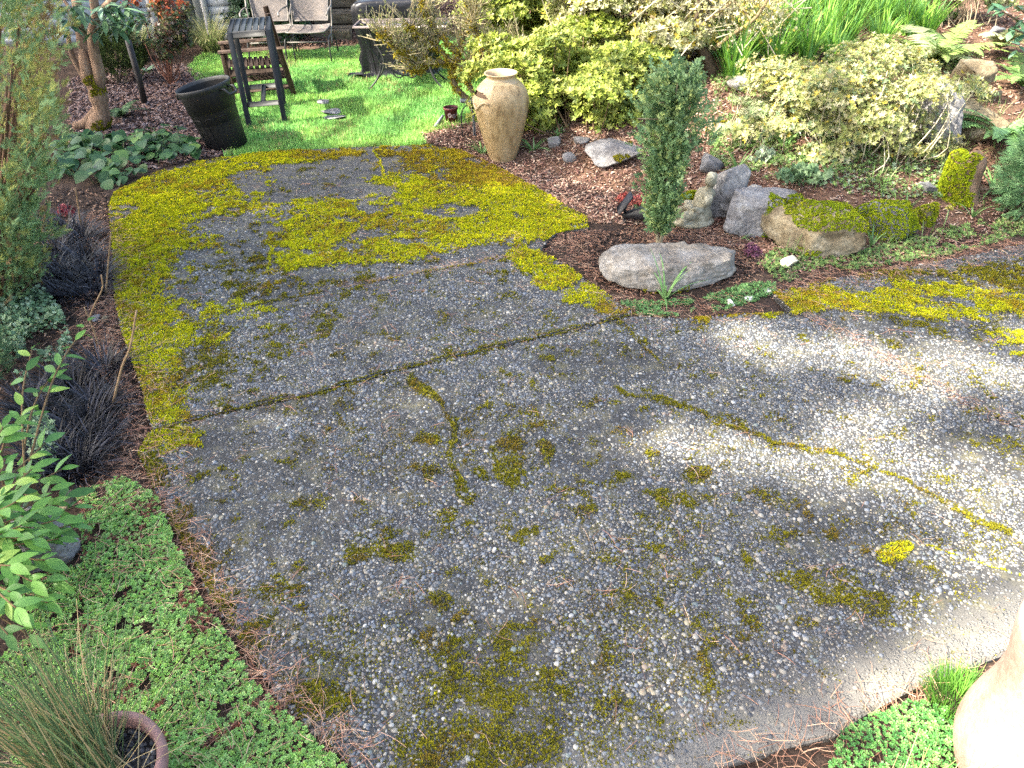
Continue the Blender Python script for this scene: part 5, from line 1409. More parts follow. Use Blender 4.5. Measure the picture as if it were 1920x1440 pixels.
b2 = MB(); S = rotz(rng.uniform(0, 6.28, n)) * sz[:, None, None]; gc = np.where(rng.uniform(0, 1, (n, 1)) < 0.04, np.array([0.5, 0.5, 0.5]), np.array([0.03, 0.031, 0.034])) * rng.uniform(0.5, 1.8, (n, 1))
b2.scatter(dome(6, 0.7), S, np.stack([r_ * np.cos(t_), r_ * np.sin(t_), np.full(n, 0.231)], 1), gc); o = link('grit', b2.mesh('grit', True), M_PEB, tp); o['kind'] = 'stuff'

jp = flat(1970, 1400, 0.20)
jr = thing('strawberry_jar', 'pink terracotta jar with a square pocket hole at the lower right', 'pot', (jp[0], jp[1], -0.03), 0.0)
JH = 0.71
jprof = smooth_prof([(0.0, 0.0), (0.15, 0.0), (0.20, 0.05), (0.235, 0.15), (0.240, 0.22), (0.233, 0.29), (0.222, 0.35), (0.214, 0.40), (0.210, 0.45), (0.210, 0.52), (0.222, 0.60), (0.232, 0.67), (0.230, 0.70), (0.215, JH), (0.200, 0.70), (0.185, 0.60), (0.18, 0.50)], 90)
SJ = 96; aj = np.arange(SJ) * 2 * np.pi / SJ
jv = np.array([np.stack([r_ * (1 + 0.015 * (vn2(np.cos(aj) * 2, np.sin(aj) * 2 + z_ * 5, 3) - 0.5)) * np.cos(aj), r_ * np.sin(aj), np.full(SJ, z_)], 1) for r_, z_ in jprof])
ha = math.radians(206)
jf = []
def hole(ac, zc): 
    da = (ac - ha + np.pi) % (2 * np.pi) - np.pi
    return abs(da) < 0.17 + 0.5 * (0.24 - zc) and 0.145 < zc < 0.235
for i in range(len(jprof) - 1):
    for k_ in range(SJ):
        zc = (jprof[i][1] + jprof[i + 1][1]) / 2; ac = aj[k_] + np.pi / SJ
        if jprof[i][0] > 0.2 and i < 60 and hole(ac, zc): continue
        jf.append((i * SJ + k_, i * SJ + (k_ + 1) % SJ, (i + 1) * SJ + (k_ + 1) % SJ, (i + 1) * SJ + k_))
link('body', MB().add(jv.reshape(-1, 3), np.array(jf)).mesh('body', True), M_CLAYP, jr)
b2 = MB(); lathe(b2, [(r_ * 0.92, z_) for r_, z_ in jprof[4:44]][::-1], 64); link('inner_wall', b2.mesh('inner_wall', True), M_CLAYR, jr)
b2 = MB(); lp = []
for s_, z_ in ((-0.22, 0.235), (-0.12, 0.248), (0.0, 0.253), (0.12, 0.248), (0.22, 0.235)):
    lp.append((0.238 * math.cos(ha + s_), 0.238 * math.sin(ha + s_), z_ - 0.006))
add_tube(b2, curve_pts(lp, 16), 0.012, 8); link('pocket_lip', b2.mesh('pocket_lip', True), M_CLAYP, jr)
for a0, cps in ((-1.7, [(0.0, 0.38), (0.25, 0.33), (0.45, 0.27), (0.75, 0.25)]), (-2.4, [(0.0, 0.33), (0.2, 0.25), (0.45, 0.20)])):
    b2 = MB(); pts = []
    for s_, z_ in cps:
        rr = np.interp(z_, [q[1] for q in jprof[3:50]], [q[0] for q in jprof[3:50]]) + 0.0005
        pts.append((rr * math.cos(a0 + s_), rr * math.sin(a0 + s_), z_))
    add_tube(b2, curve_pts(pts, 24), 0.0018, 5); link('crack', b2.mesh('crack', True), M_CLAYR, jr)

# ================================================================== house
M_SIDE = mat_noise('blue_grey_siding', [(0.3, (0.36, 0.385, 0.41)), (0.7, (0.43, 0.455, 0.48))], 3, 5, 0.7, 0.15, 50, 0.003, stretch=(1, 4, 8))
M_TRIM = mat_noise('pale_trim', [(0.3, (0.66, 0.66, 0.67)), (0.7, (0.76, 0.76, 0.77))], 3, 4, 0.7, 0.1, 50, 0.002)
M_DOOR = mat_noise('grey_door', [(0.3, (0.21, 0.23, 0.225)), (0.7, (0.26, 0.28, 0.275))], 3, 4, 0.6, 0.08, 50, 0.002)
M_DARK = mat_noise('dark_recess', [(0.3, (0.02, 0.022, 0.022)), (0.7, (0.035, 0.037, 0.036))], 3, 4, 0.6, 0.08, 50, 0.002)  # near-black colour holding the shade of the door gap; the roof shares it
WY = G(300, 82)[1]; 
def hx(px, py=20): return on_y(px, py, WY)[0]
house = thing('house', 'blue grey house with horizontal lap siding and a recessed grey door', 'house', (hx(300), WY, -0.05))
HX = hx(300)
def hpart(name, x0, x1, z0, z1, y0, y1, m, par=None, bev=0.0):
    b_ = MB(); add_box(b_, ((x0 + x1) / 2 - HX, (y0 + y1) / 2 - WY, (z0 + z1) / 2 + 0.05), (x1 - x0, y1 - y0, z1 - z0), None, None, bev)
    return link(name, b_.mesh(name), m, par or house)
def vx(px, z_):       # x on the wall plane for a trim seen at this picture column near the top edge of the picture
    return hx(px, 20)
xl, xtl, xtl2, xd, xg, xj, xtr, xtr2, xe = hx(60), hx(280), hx(290), hx(350), hx(364), hx(380), hx(381), hx(390), hx(452)
hpart('wall', xl - 3, xtl, -0.05, 3.2, WY + 0.03, WY + 0.25, M_SIDE); hpart('wall', xtr2, xe, -0.05, 3.2, WY + 0.03, WY + 0.25, M_SIDE); hpart('wall', xe - 0.2, xe, -0.05, 3.2, WY + 0.252, WY + 6, M_SIDE)
BH = 0.118
for x0, x1 in ((xl - 3, xtl), (xtr2, xe)):
    for i in range(26):
        b_ = MB(); zb = 0.02 + i * BH
        c_ = [(0, 0.026, 0), (0, 0.002, BH + 0.012), (0, 0.016, BH + 0.012), (0, 0.04, 0)]
        vv = [(x - HX, (0.03 - y_), zb + z_ + 0.05) for x in (x0, x1) for (_, y_, z_) in [(0, 0.030, 0), (0, 0.004, BH + 0.010), (0, -0.004, BH + 0.010), (0, 0.012, 0)]]
        b_.add(vv, [(0, 1, 5, 4), (0, 4, 7, 3), (1, 2, 6, 5), (0, 3, 2, 1), (4, 5, 6, 7)])
        link('siding_board', b_.mesh('siding_board'), M_SIDE, house)
hpart('corner_trim', xtl, xtl2, -0.03, 3.2, WY - 0.04, WY + 0.2, M_TRIM); hpart('corner_trim', xtr, xtr2, -0.03, 3.2, WY - 0.04, WY + 0.2, M_TRIM)
hpart('door_jamb', xg, xj, -0.03, 3.2, WY + 0.02, WY + 0.5, M_DOOR); dr = hpart('door', xtl2 + 0.002, xd, -0.03, 2.3, WY + 0.30, WY + 0.36, M_DOOR)
hpart('door_frame', xd, xg, -0.03, 2.3, WY + 0.42, WY + 0.5, M_DARK); hpart('lintel', xtl2 + 0.002, xg, 2.3, 3.2, WY + 0.05, WY + 0.5, M_SIDE)  # near-black strip: shade of the gap beside the door, put in its colour
hpart('eave', xl - 3.4, xe + 0.4, 3.2, 3.4, WY - 0.6, WY + 6, M_TRIM)
hpart('roof', xl - 3.4, xe + 0.4, 3.402, 3.55, WY - 0.62, WY + 6, M_DARK)

# ================================================================== timber steps up the slope
M_TIMB = mat_noise('mossy_timber', [(0.3, (0.055, 0.040, 0.026)), (0.5, (0.11, 0.085, 0.055)), (0.72, (0.22, 0.18, 0.13))], 6, 7, 0.9, 0.4, 30, 0.006, fine=0.3, stretch=(1, 4, 4))
s0 = G(615, 82)
stp_ = thing('timber_steps', 'dark timber garden steps climbing behind the mesh chairs', 'steps', (s0[0] + 0.02, s0[1], s0[2]), -0.04)
for i in range(6):
    w_ = 0.62
    b_ = MB(); add_box(b_, (0, 0.18 + i * 0.34, 0.08 + i * 0.17), (w_, 0.14, 0.15), None, None, 0.012); rs = link('riser', b_.mesh('riser'), M_TIMB, stp_)
    b_ = MB(); add_box(b_, (0, 0.34 + i * 0.34, 0.145 + i * 0.17), (w_ - 0.02, 0.22, 0.05), None, None, 0.01); link('tread', b_.mesh('tread'), M_TIMB, stp_)
# long weathered plank edging at the top of the bank
e0 = G(1345, 22); e1 = G(1470, 10)
pk = MB(); bar(pk, (e0[0], e0[1], e0[2] + 0.06), (e1[0] + 0.3, e1[1], e1[2] + 0.06), 0.10, 0.22, (0, 0, 1), None, 0.012)
tag(link('edging_plank', pk.mesh('edging_plank'), mat_noise('pale_old_wood', [(0.3, (0.16, 0.13, 0.08)), (0.7, (0.30, 0.25, 0.17))], 6, 6, 0.9, 0.4, 30, 0.006, stretch=(0.6, 4, 4))), 'weathered timber edging behind the bright grass clumps', 'plank')
# ================================================================== plants
M_LEAF = mat_attr('leaf', rough=0.5, var=0.22, vscale=9.0, transl=0.28, spec=0.35)
M_LEAFG = mat_attr('glossy_leaf', rough=0.42, var=0.16, vscale=30.0, transl=0.22, spec=0.30)
M_TWIG = mat_attr('twig', rough=0.9, var=0.35, vscale=30.0, bump=0.4, bscale=60, spec=0.15)
M_CONIFER = mat_attr('conifer_spray', rough=0.7, var=0.25, vscale=6.0, transl=0.15, spec=0.2)

def merge(protos):
    vs = []; fs = []; b = 0
    for v, f in protos:
        vs.append(v); fs.append(np.asarray(f) + b); b += len(v)
    return np.concatenate(vs), np.concatenate(fs)

def placed(proto, M, T):
    return np.asarray(proto[0]) @ np.asarray(M).T + np.asarray(T), proto[1]

def whorl(n=6, w=0.36, elev=0.5, seed=0):
    r = np.random.default_rng(seed); out = []
    for i in range(n):
        a_ = i * 2 * np.pi / n + r.uniform(-0.3, 0.3); e_ = elev + r.uniform(-0.35, 0.4)
        d_ = np.array([[math.cos(a_) * math.cos(e_), math.sin(a_) * math.cos(e_), math.sin(e_)]])
        M_ = frames(d_, np.array([[0, 0, 1.0]]))[0] * r.uniform(0.7, 1.1)
        out.append(placed(diamond(w, 0.05), M_, (0, 0, 0)))
    return merge(out)

def sprig(n=12, w=0.5, seed=0, leaf_len=0.24):
    """short twig along Y with opposite little leaves"""
    r = np.random.default_rng(seed); out = []
    for i in range(n):
        y_ = 0.08 + 0.92 * i / n; s_ = 1 if i % 2 else -1; t_ = r.uniform(0, 3.14)
        d_ = np.array([[s_ * math.cos(t_) * 0.85, 0.45, s_ * math.sin(t_) * 0.85]])
        M_ = frames(d_, np.array([[r.normal(0, 0.4), 0.3, 1.0]]))[0] * leaf_len * r.uniform(0.7, 1.2)
        out.append(placed(diamond(w, 0.04), M_, (0, y_, 0)))
    return merge(out)

def plume(n=11, seed=0):
    """feathery flattened conifer spray along Y"""
    r = np.random.default_rng(seed); out = []
    for i in range(n):
        y_ = 0.05 + 0.8 * i / n; s_ = 1 if i % 2 else -1; L = 0.42 * (1 - 0.55 * i / n) * r.uniform(0.7, 1.2)
        d_ = np.array([[s_ * 0.62, 0.75, r.normal(0, 0.25)]])
        M_ = frames(d_, np.array([[0, 0, 1.0]]) + r.normal(0, 0.4, (1, 3)))[0] * L
        out.append(placed(diamond(0.20, 0.03), M_, (0, y_, 0)))
    out.append(placed(diamond(0.10, 0.03), np.eye(3), (0, 0, 0)))
    return merge(out)

WH = [whorl(6, 0.38, 0.5, s) for s in range(4)]
SPR = [sprig(12, 0.74, s, 0.30) for s in range(4)]
PLU = [plume(11, s) for s in range(4)]

def dirframes(d, r=rng):
    return frames(d, rand_dirs(len(d), 0.0, r))

def upframes(d, r=rng):
    """Z along d with a random spin"""
    d = d / np.linalg.norm(d, axis=1, keepdims=True)
    t_ = r.normal(0, 1, d.shape); y_ = np.cross(d, t_); y_ /= np.linalg.norm(y_, axis=1, keepdims=True)
    x_ = np.cross(y_, d)
    return np.stack([x_, y_, d], 2)

def palette(pal, n, jit=0.2, wts=None):
    pal = np.asarray(pal)
    i = rng.choice(len(pal), n, p=None if wts is None else np.asarray(wts) / sum(wts))
    return pal[i] * rng.uniform(1 - jit, 1 + jit, (n, 1))

def spread(mb, protos, F, T, cols):
    g_ = rng.integers(0, len(protos), len(T))
    for i, p_ in enumerate(protos):
        q = g_ == i
        mb.scatter(p_, F[q], T[q], cols[q])

def ell(n, rad, zmin=-0.25, rmin=0.6, lump=0.3, seed=0, freq=2.4):
    d = rand_dirs(n, zmin)
    r_ = rng.uniform(rmin ** 2, 1, n) ** 0.5
    k = 1 + lump * 2 * (fbm3(d * freq + 10 + seed, seed, 3) - 0.5)
    return d * np.asarray(rad) * (r_ * k)[:, None], d

def stems(mb, base, tips, r0=0.012, r1=0.004, col=(0.12, 0.09, 0.065), sag=0.06, sides=5):
    for t_ in tips:
        mid_ = base * 0.5 + t_ * 0.5 + rng.normal(0, sag, 3) + np.array([0, 0, -0.04])
        add_tube(mb, curve_pts([base + rng.normal(0, r0, 3) * np.array([1, 1, 0]), mid_, t_], 7), np.linspace(r0, r1, 7), sides, np.asarray(col) * rng.uniform(0.7, 1.3))

def lobed(n, rad, nl, seed, flat_=0.55, zmin=-0.75, size=0.42, rmin=0.35):
    """points in many overlapping pads that together make an uneven crown"""
    r = np.random.default_rng(seed + 400)
    c = rand_dirs(nl, zmin, r) * r.uniform(0.35, 0.95, (nl, 1))
    s = size * r.uniform(0.55, 1.25, nl)
    i = r.choice(nl, n, p=s ** 2 / (s ** 2).sum())
    dl = rand_dirs(n, -0.5)
    q = c[i] + dl * (s[i] * rng.uniform(rmin ** 2, 1, n) ** 0.5)[:, None] * np.array([1, 1, flat_])
    q *= (1 + 0.22 * (fbm3(q * 5 + seed, seed, 2) - 0.5))[:, None]
    return q * np.asarray(rad), dl * 0.6 + c[i] * 0.6

def bush(name, label, cat, base, centre, rad, protos, n, size, pal, wts=None, rmin=0.55, lump=0.3, zmin=-0.3, nst=10, mat=None, stem_col=(0.12, 0.09, 0.065), up=0.5, jit=0.22, seed=0, r0=0.012, group=None, lobes=0, lsize=0.42, stem_spread=0.0):
    base = np.asarray(base, float)
    t_ = thing(name, label, cat, base, 0, group)
    P, D = lobed(n, rad, lobes, seed, size=lsize) if lobes else ell(n, rad, zmin, rmin, lump, seed)
    P = P + np.asarray(centre)
    gz = H(P[:, 0] + base[0], P[:, 1] + base[1]) - base[2]
    k = (P[:, 2] > gz + 0.015) & ((np.hypot(P[:, 0] + base[0] - urn.location[0], P[:, 1] + base[1] - urn.location[1]) > 0.33) | (P[:, 2] + base[2] > 1.05))
    P, D = P[k], D[k]
    d = D + np.array([0, 0, up]) + rng.normal(0, 0.3, D.shape)
    F = (upframes(d) if (protos is WH or protos is PAIR_) else dirframes(d)) * (size * rng.uniform(0.6, 1.35, len(P)))[:, None, None]
    tone = fbm3(P * 5 + seed, seed + 2, 3)[:, None]
    mb = MB(); spread(mb, protos, F, P, palette(pal, len(P), jit, wts) * (0.7 + 0.6 * tone))
    link('foliage', mb.mesh('foliage'), mat or M_LEAF, t_)
    if nst:
        sm = MB()
        for j in rng.choice(len(P), nst):
            b0 = P[j] * np.array([stem_spread, stem_spread, 0]) + rng.normal(0, 0.02 + 0.10 * stem_spread, 3) * np.array([1, 1, 0])
            b0[2] = float(H(b0[0] + base[0], b0[1] + base[1])) - base[2] - 0.01
            stems(sm, b0, [P[j] * 0.94 + np.asarray(centre) * 0.04], r0, r0 * 0.3, stem_col)
        link('branches', sm.mesh('branches', True), M_TWIG, t_)
    return t_
PAIR_ = None

def ribbon(mb, B, az, L, th0, curv, w, cols, nodes=6, tip=0.12, twist=0.0):
    """k arching blades; angle from the vertical th0 growing by curv along the blade"""
    k = len(B); s = np.linspace(0, 1, nodes)
    th = th0[:, None] + curv[:, None] * s[None] ** 1.3
    ds = L[:, None] / (nodes - 1)
    hor = np.concatenate([np.zeros((k, 1)), np.cumsum(np.sin(th[:, :-1]) * ds, 1)], 1)
    ver = np.concatenate([np.zeros((k, 1)), np.cumsum(np.cos(th[:, :-1]) * ds, 1)], 1)
    c_, s_ = np.cos(az)[:, None], np.sin(az)[:, None]
    P = np.stack([B[:, None, 0] + c_ * hor, B[:, None, 1] + s_ * hor, B[:, None, 2] + ver], 2)
    sa = az[:, None] + np.pi / 2 + twist * (s[None] - 0.3)
    wd = w[:, None] * (1 - (1 - tip) * s[None] ** 2.2)
    off = np.stack([np.cos(sa) * wd, np.sin(sa) * wd, np.zeros_like(wd)], 2)
    v = np.stack([P - off, P + off], 2).reshape(k, nodes * 2, 3)
    f = np.array([(2 * i, 2 * i + 1, 2 * i + 3, 2 * i + 2) for i in range(nodes - 1)])
    base = mb.n
    mb.v.append(v.reshape(-1, 3)); mb.n += k * nodes * 2
    mb.q.append((f[None] + (np.arange(k) * nodes * 2)[:, None, None]).reshape(-1, 4) + base)
    mb.c.append(np.repeat(cols, nodes * 2, axis=0))

def clump(name, label, cat, base, n, L, w, pal, spread_=0.05, th=(0.05, 0.6), curv=(0.2, 1.4), group=None, mat=None, az=None, azs=None, wts=None, tip=0.12, nodes=6, parent=None, zoff=0.0):
    base = np.asarray(base, float)
    mb = MB()
    a_ = rng.uniform(0, 6.28, n); r_ = spread_ * np.sqrt(rng.uniform(0, 1, n))
    B = np.stack([r_ * np.cos(a_), r_ * np.sin(a_), np.full(n, zoff)], 1)
    az_ = a_ + rng.normal(0, 0.5, n) if az is None else rng.normal(az, azs, n)
    ribbon(mb, B, az_, L * rng.uniform(0.55, 1.15, n), rng.uniform(*th, n), rng.uniform(*curv, n), w * rng.uniform(0.6, 1.2, n), palette(pal, n, 0.25, wts), nodes, tip)
    me = mb.mesh('foliage')
    if parent is not None: return link('foliage', me, mat or M_GRASS, parent, base)
    return tag(link(name, me, mat or M_GRASS, None, base), label, cat, group)

# ------------------------------------------------------------------ sedum mat along the lower left edge, and at the lower right
def rosette(seed):
    r = np.random.default_rng(seed); out = []
    for ring, n_, el_, sc in ((0, 5, 0.35, 1.0), (1, 4, 0.95, 0.7)):
        for i in range(n_):
            a_ = i * 2 * np.pi / n_ + ring * 0.5 + r.uniform(-0.25, 0.25)
            d_ = np.array([[math.cos(a_) * math.cos(el_), math.sin(a_) * math.cos(el_), math.sin(el_)]])
            M_ = frames(d_, np.array([[0, 0, 1.0]]))[0] * sc * r.uniform(0.8, 1.15)
            lf = (np.array([(0, 0, 0), (0.26, 0.55, 0.05), (0.20, 0.92, 0.02), (-0.20, 0.92, 0.02), (-0.26, 0.55, 0.05)]), np.array([(0, 1, 4), (1, 2, 4), (2, 3, 4)]))
            out.append(placed(lf, M_, (0, 0, 0.1 + ring * 0.12)))
    return merge(out)
ROS = [rosette(s) for s in range(4)]
M_SEDUM = mat_attr('sedum_leaf', rough=0.45, var=0.2, vscale=12.0, transl=0.15, spec=0.4)
SED_L = [(150, 925), (230, 900), (285, 925), (305, 960), (325, 1005), (358, 1080), (388, 1140), (448, 1235), (512, 1318), (588, 1390), (650, 1450), (690, 1520), (330, 1560), (250, 1480), (60, 1480), (-60, 1300), (60, 1200), (60, 1090), (160, 1060)]
SED_R = [(1565, 1385), (1640, 1340), (1700, 1318), (1780, 1330), (1815, 1420), (1830, 1560), (1500, 1560), (1490, 1470), (1560, 1430)]
def sedum(name, label, outline, pal, wts, step, seed, red=0.06):
    pl = flatpoly(outline)
    x, y = jitter_grid(pl[:, 0].min(), pl[:, 0].max(), pl[:, 1].min(), pl[:, 1].max(), step)
    ws = 0.05
    k = inpoly(x + ws * (fbm2(x * 9, y * 9, seed) - 0.5), y + ws * (fbm2(x * 9, y * 9, seed + 1) - 0.5), pl)
    x, y = x[k], y[k]
    d = fbm2(x * 5, y * 5, seed + 4, 3); gap = fbm2(x * 16, y * 16, seed + 6, 2)
    k = (gap > 0.24) & (rng.uniform(0, 1, len(x)) < 0.96)
    x, y, d = x[k], y[k], d[k]; n = len(x)
    zz = np.maximum(H(x, y), -0.03) + 0.012 + 0.045 * fbm2(x * 7, y * 7, seed + 9, 3)
    nrm = np.stack([rng.normal(0, 0.28, n), rng.normal(0, 0.28, n), np.ones(n)], 1)
    F = upframes(nrm) * (0.0098 * rng.uniform(0.65, 1.35, n) * (0.75 + 0.5 * d))[:, None, None]
    c = palette(pal, n, 0.18, wts)
    rd = (fbm2(x * 11, y * 11, seed + 12, 3) > 0.66) & (rng.uniform(0, 1, n) < red * 9)
    c[rd] = palette([(0.17, 0.05, 0.03), (0.24, 0.09, 0.05), (0.11, 0.06, 0.03)], int(rd.sum()))
    mb = MB(); spread(mb, ROS, F, np.stack([x, y, zz], 1), c)
    tag(link(name, mb.mesh(name), M_SEDUM), label, 'groundcover', kind='stuff')
    print(name, n)
SEDPAL = [(0.20, 0.40, 0.085), (0.27, 0.50, 0.13), (0.15, 0.31, 0.075), (0.35, 0.54, 0.17), (0.25, 0.44, 0.085)]
sedum('sedum_mat', 'bright green sedum mat along the lower left patio edge', SED_L, SEDPAL, None, 0.0108, 100)
sedum('sedum_patch', 'deep green sedum patch beside the pink jar', SED_R, [(0.08, 0.26, 0.06), (0.13, 0.34, 0.08), (0.06, 0.20, 0.05), (0.19, 0.38, 0.11)], None, 0.0115, 140, 0.0)

# dark soil litter and needles among the sedum
pl = flatpoly(SED_L); x = rng.uniform(pl[:, 0].min(), pl[:, 0].max(), 1500); y = rng.uniform(pl[:, 1].min(), pl[:, 1].max(), 1500); k = inpoly(x, y, pl)
mb = MB(); needles(mb, x[k], y[k], np.full(k.sum(), 0.028) + rng.uniform(0, 0.03, k.sum()), 0.075, 1.15)
tag(link('straw_litter', mb.mesh('straw_litter'), M_NEEDLE), 'dry needles caught in the green sedum mat', 'pine needles', kind='stuff')

# ------------------------------------------------------------------ left bed: black mondo grass
M_BLADEK = mat_attr('black_blade', rough=0.40, var=0.2, vscale=20, transl=0.0, spec=0.28)
MONDO = [(0.010, 0.010, 0.013), (0.022, 0.022, 0.029), (0.006, 0.006, 0.007), (0.050, 0.052, 0.068)]
for i, (mx, my) in enumerate([(122, 432), (156, 452), (112, 478), (160, 492), (100, 520), (140, 524), (184, 528), (120, 556), (168, 560), (60, 770), (112, 724), (146, 752), (96, 800), (160, 806), (128, 846), (178, 842), (92, 876), (150, 888), (196, 700), (186, 776)]):
    p_ = G(mx, my)
    clump('mondo_grass', 'tuft of black mondo grass in the bed left of the patio', 'grass', p_ + np.array([0, 0, 0.0]), 190, 0.22, 0.0036, MONDO, 0.075, (0.35, 1.2), (0.5, 1.4), 'black mondo grass tufts', M_BLADEK)

# pale small-leaved groundcover
def carpet(name, label, px_poly, n, size, pal, h_=0.05, proto=None, wts=None, mat=None, use=G, clumpy=0.42, freq=5):
    pl = np.array([use(*p)[:2] for p in px_poly])
    x = rng.uniform(pl[:, 0].min(), pl[:, 0].max(), n * 3); y = rng.uniform(pl[:, 1].min(), pl[:, 1].max(), n * 3)
    k = inpoly(x, y, pl) & (fbm2(x * freq, y * freq, 7 + len(label), 3) > clumpy)
    x, y = x[k][:n], y[k][:n]; m2 = len(x)
    zz = np.maximum(np.nan_to_num(slab_z(x, y), nan=-1), H(x, y)) + h_ * rng.uniform(0.1, 1, m2)
    F = upframes(np.stack([rng.normal(0, 0.45, m2), rng.normal(-0.15, 0.45, m2), np.ones(m2)], 1)) * (size * rng.uniform(0.6, 1.4, m2))[:, None, None]
    mb = MB(); spread(mb, proto or WH, F, np.stack([x, y, zz], 1), palette(pal, m2, 0.25, wts))
    return tag(link(name, mb.mesh(name), mat or M_LEAF), label, 'groundcover', kind='stuff')
PAIR = [whorl(4, 0.85, 0.25, s) for s in range(4)]
carpet('pale_groundcover', 'pale mint green small-leaved groundcover under the conifer', [(-20, 600), (30, 560), (90, 560), (125, 600), (140, 650), (120, 690), (60, 690), (60, 740), (-20, 720)], 2300, 0.0155, [(0.15, 0.26, 0.13), (0.22, 0.34, 0.18), (0.09, 0.17, 0.09), (0.32, 0.42, 0.27)], 0.10, PAIR)
carpet('mint_groundcover', 'patch of pale mint leaves among the black grass', [(50, 815), (85, 795), (115, 820), (120, 880), (60, 885)], 420, 0.016, [(0.20, 0.32, 0.17), (0.30, 0.42, 0.25), (0.12, 0.21, 0.11)], 0.12, PAIR, clumpy=0.3)

# bare twigs
M_STICK = mat_noise('pale_twig', [(0.3, (0.25, 0.155, 0.085)), (0.7, (0.42, 0.29, 0.17))], 12, 5, 0.85, 0.3, 60, 0.003, stretch=(6, 6, 1))
for lab, pts, r_ in (('upright pale twig rising beside the white stone', [(196, 555, 0.0), (203, 490, 0.13), (208, 438, 0.24)], 0.0052), ('bent yellowish twig left of the patio', [(160, 606, 0.0), (178, 570, 0.08), (192, 540, 0.13), (190, 516, 0.18)], 0.0052),
                     ('straight brown twig leaning over the needles', [(206, 766, 0.0), (228, 690, 0.12), (244, 650, 0.17), (256, 582, 0.27)], 0.006), ('thin brown twig crossing the bent one', [(186, 650, 0.0), (172, 610, 0.05), (158, 576, 0.10)], 0.0045), ('thin pale twig standing by the leafy clump', [(152, 430, 0.0), (147, 390, 0.07), (141, 352, 0.16)], 0.005)):
    b0 = G(pts[0][0], pts[0][1])
    P = [on_y(x_, y_, b0[1] - 0.05 * i) for i, (x_, y_, z_) in enumerate(pts)]
    P[0] = b0 - np.array([0, 0, 0.02])
    tag(link('twig', add_tube(MB(), curve_pts(P, 12), np.linspace(r_ * 1.1, r_ * 0.75, 12), 7).mesh('twig', True), M_STICK), lab, 'twig')

# ------------------------------------------------------------------ big conifer on the left
p0 = flat(60, 575); cx, cy = p0[0] - 0.46, p0[1] + 0.05
nc = 620
hz = rng.uniform(0.10, 2.7, nc); an = rng.uniform(-2.6, 2.0, nc)
prof_r = np.interp(hz, [0, 0.25, 0.7, 1.1, 1.5, 2.0, 2.7], [0.36, 0.50, 0.72, 0.94, 1.06, 1.04, 0.5])
lmp = fbm3(np.stack([np.cos(an) * 2.2, np.sin(an) * 2.2, hz * 1.9], 1) + 4, 3, 4)
rr = prof_r * (0.72 + 0.5 * lmp) * rng.uniform(0.80, 1.0, nc)
C0 = np.stack([rr * np.cos(an), rr * np.sin(an), hz], 1)
AX = np.stack([np.cos(an) * 0.75, np.sin(an) * 0.75, np.full(nc, 0.95)], 1) + rng.normal(0, 0.28, (nc, 3)); AX /= np.linalg.norm(AX, axis=1, keepdims=True)
uu, vv_ = project(C0 + np.array([cx, cy, 0])); k = (uu > -110) & (vv_ > -140); C0, AX = C0[k], AX[k]; nc = len(C0)
m2 = 34; n = nc * m2
ic = np.repeat(np.arange(nc), m2); tl = rng.uniform(-0.45, 1, n)
LC = 0.24 * rng.uniform(0.6, 1.3, nc)[ic]
P = C0[ic] + AX[ic] * (tl * LC)[:, None] + rng.normal(0, 1, (n, 3)) * (0.045 * (1.1 - tl))[:, None]
d = AX[ic] * 1.1 + rng.normal(0, 0.42, (n, 3))
F = dirframes(d) * (0.070 * rng.uniform(0.6, 1.25, n))[:, None, None]
yel = fbm3(C0 * 2.1 + 2, 9, 3)[ic] + 0.10 * (tl - 0.3) + rng.normal(0, 0.05, nc)[ic]
CP = np.array([(0.15, 0.26, 0.11), (0.19, 0.31, 0.13), (0.28, 0.39, 0.16), (0.44, 0.45, 0.13), (0.36, 0.33, 0.10), (0.28, 0.18, 0.08)])
ci = np.clip((yel * 8.5 - 1.6 + rng.normal(0, 0.5, n)).astype(int), 0, 5)
ci = np.where((tl < -0.15) & (rng.uniform(0, 1, n) < 0.4), 5, ci)
cn = thing('conifer_shrub', 'large feathery yellow green conifer filling the left edge', 'conifer', (cx, cy, -0.03))
mb = MB(); spread(mb, PLU, F, P, CP[ci] * rng.uniform(0.75, 1.25, (n, 1))); link('crown', mb.mesh('crown'), M_CONIFER, cn)
sm = MB(); i = rng.choice(n, 90); stems(sm, np.zeros(3), P[i] * np.array([0.92, 0.92, 0.96]), 0.022, 0.006, (0.16, 0.095, 0.06), 0.05, 6); link('branches', sm.mesh('branches', True), M_TWIG, cn)
p1 = flat(-30, 705)
bush('conifer_seedling', 'small dark green conifer at the far left below the big one', 'conifer', (p1[0], p1[1], -0.03), (0, 0, 0.16), (0.15, 0.15, 0.26), PLU, 420, 0.075, [(0.06, 0.13, 0.06), (0.09, 0.17, 0.08), (0.13, 0.20, 0.08)], None, 0.5, 0.2, -0.6, 6, M_CONIFER, up=0.8, seed=4)

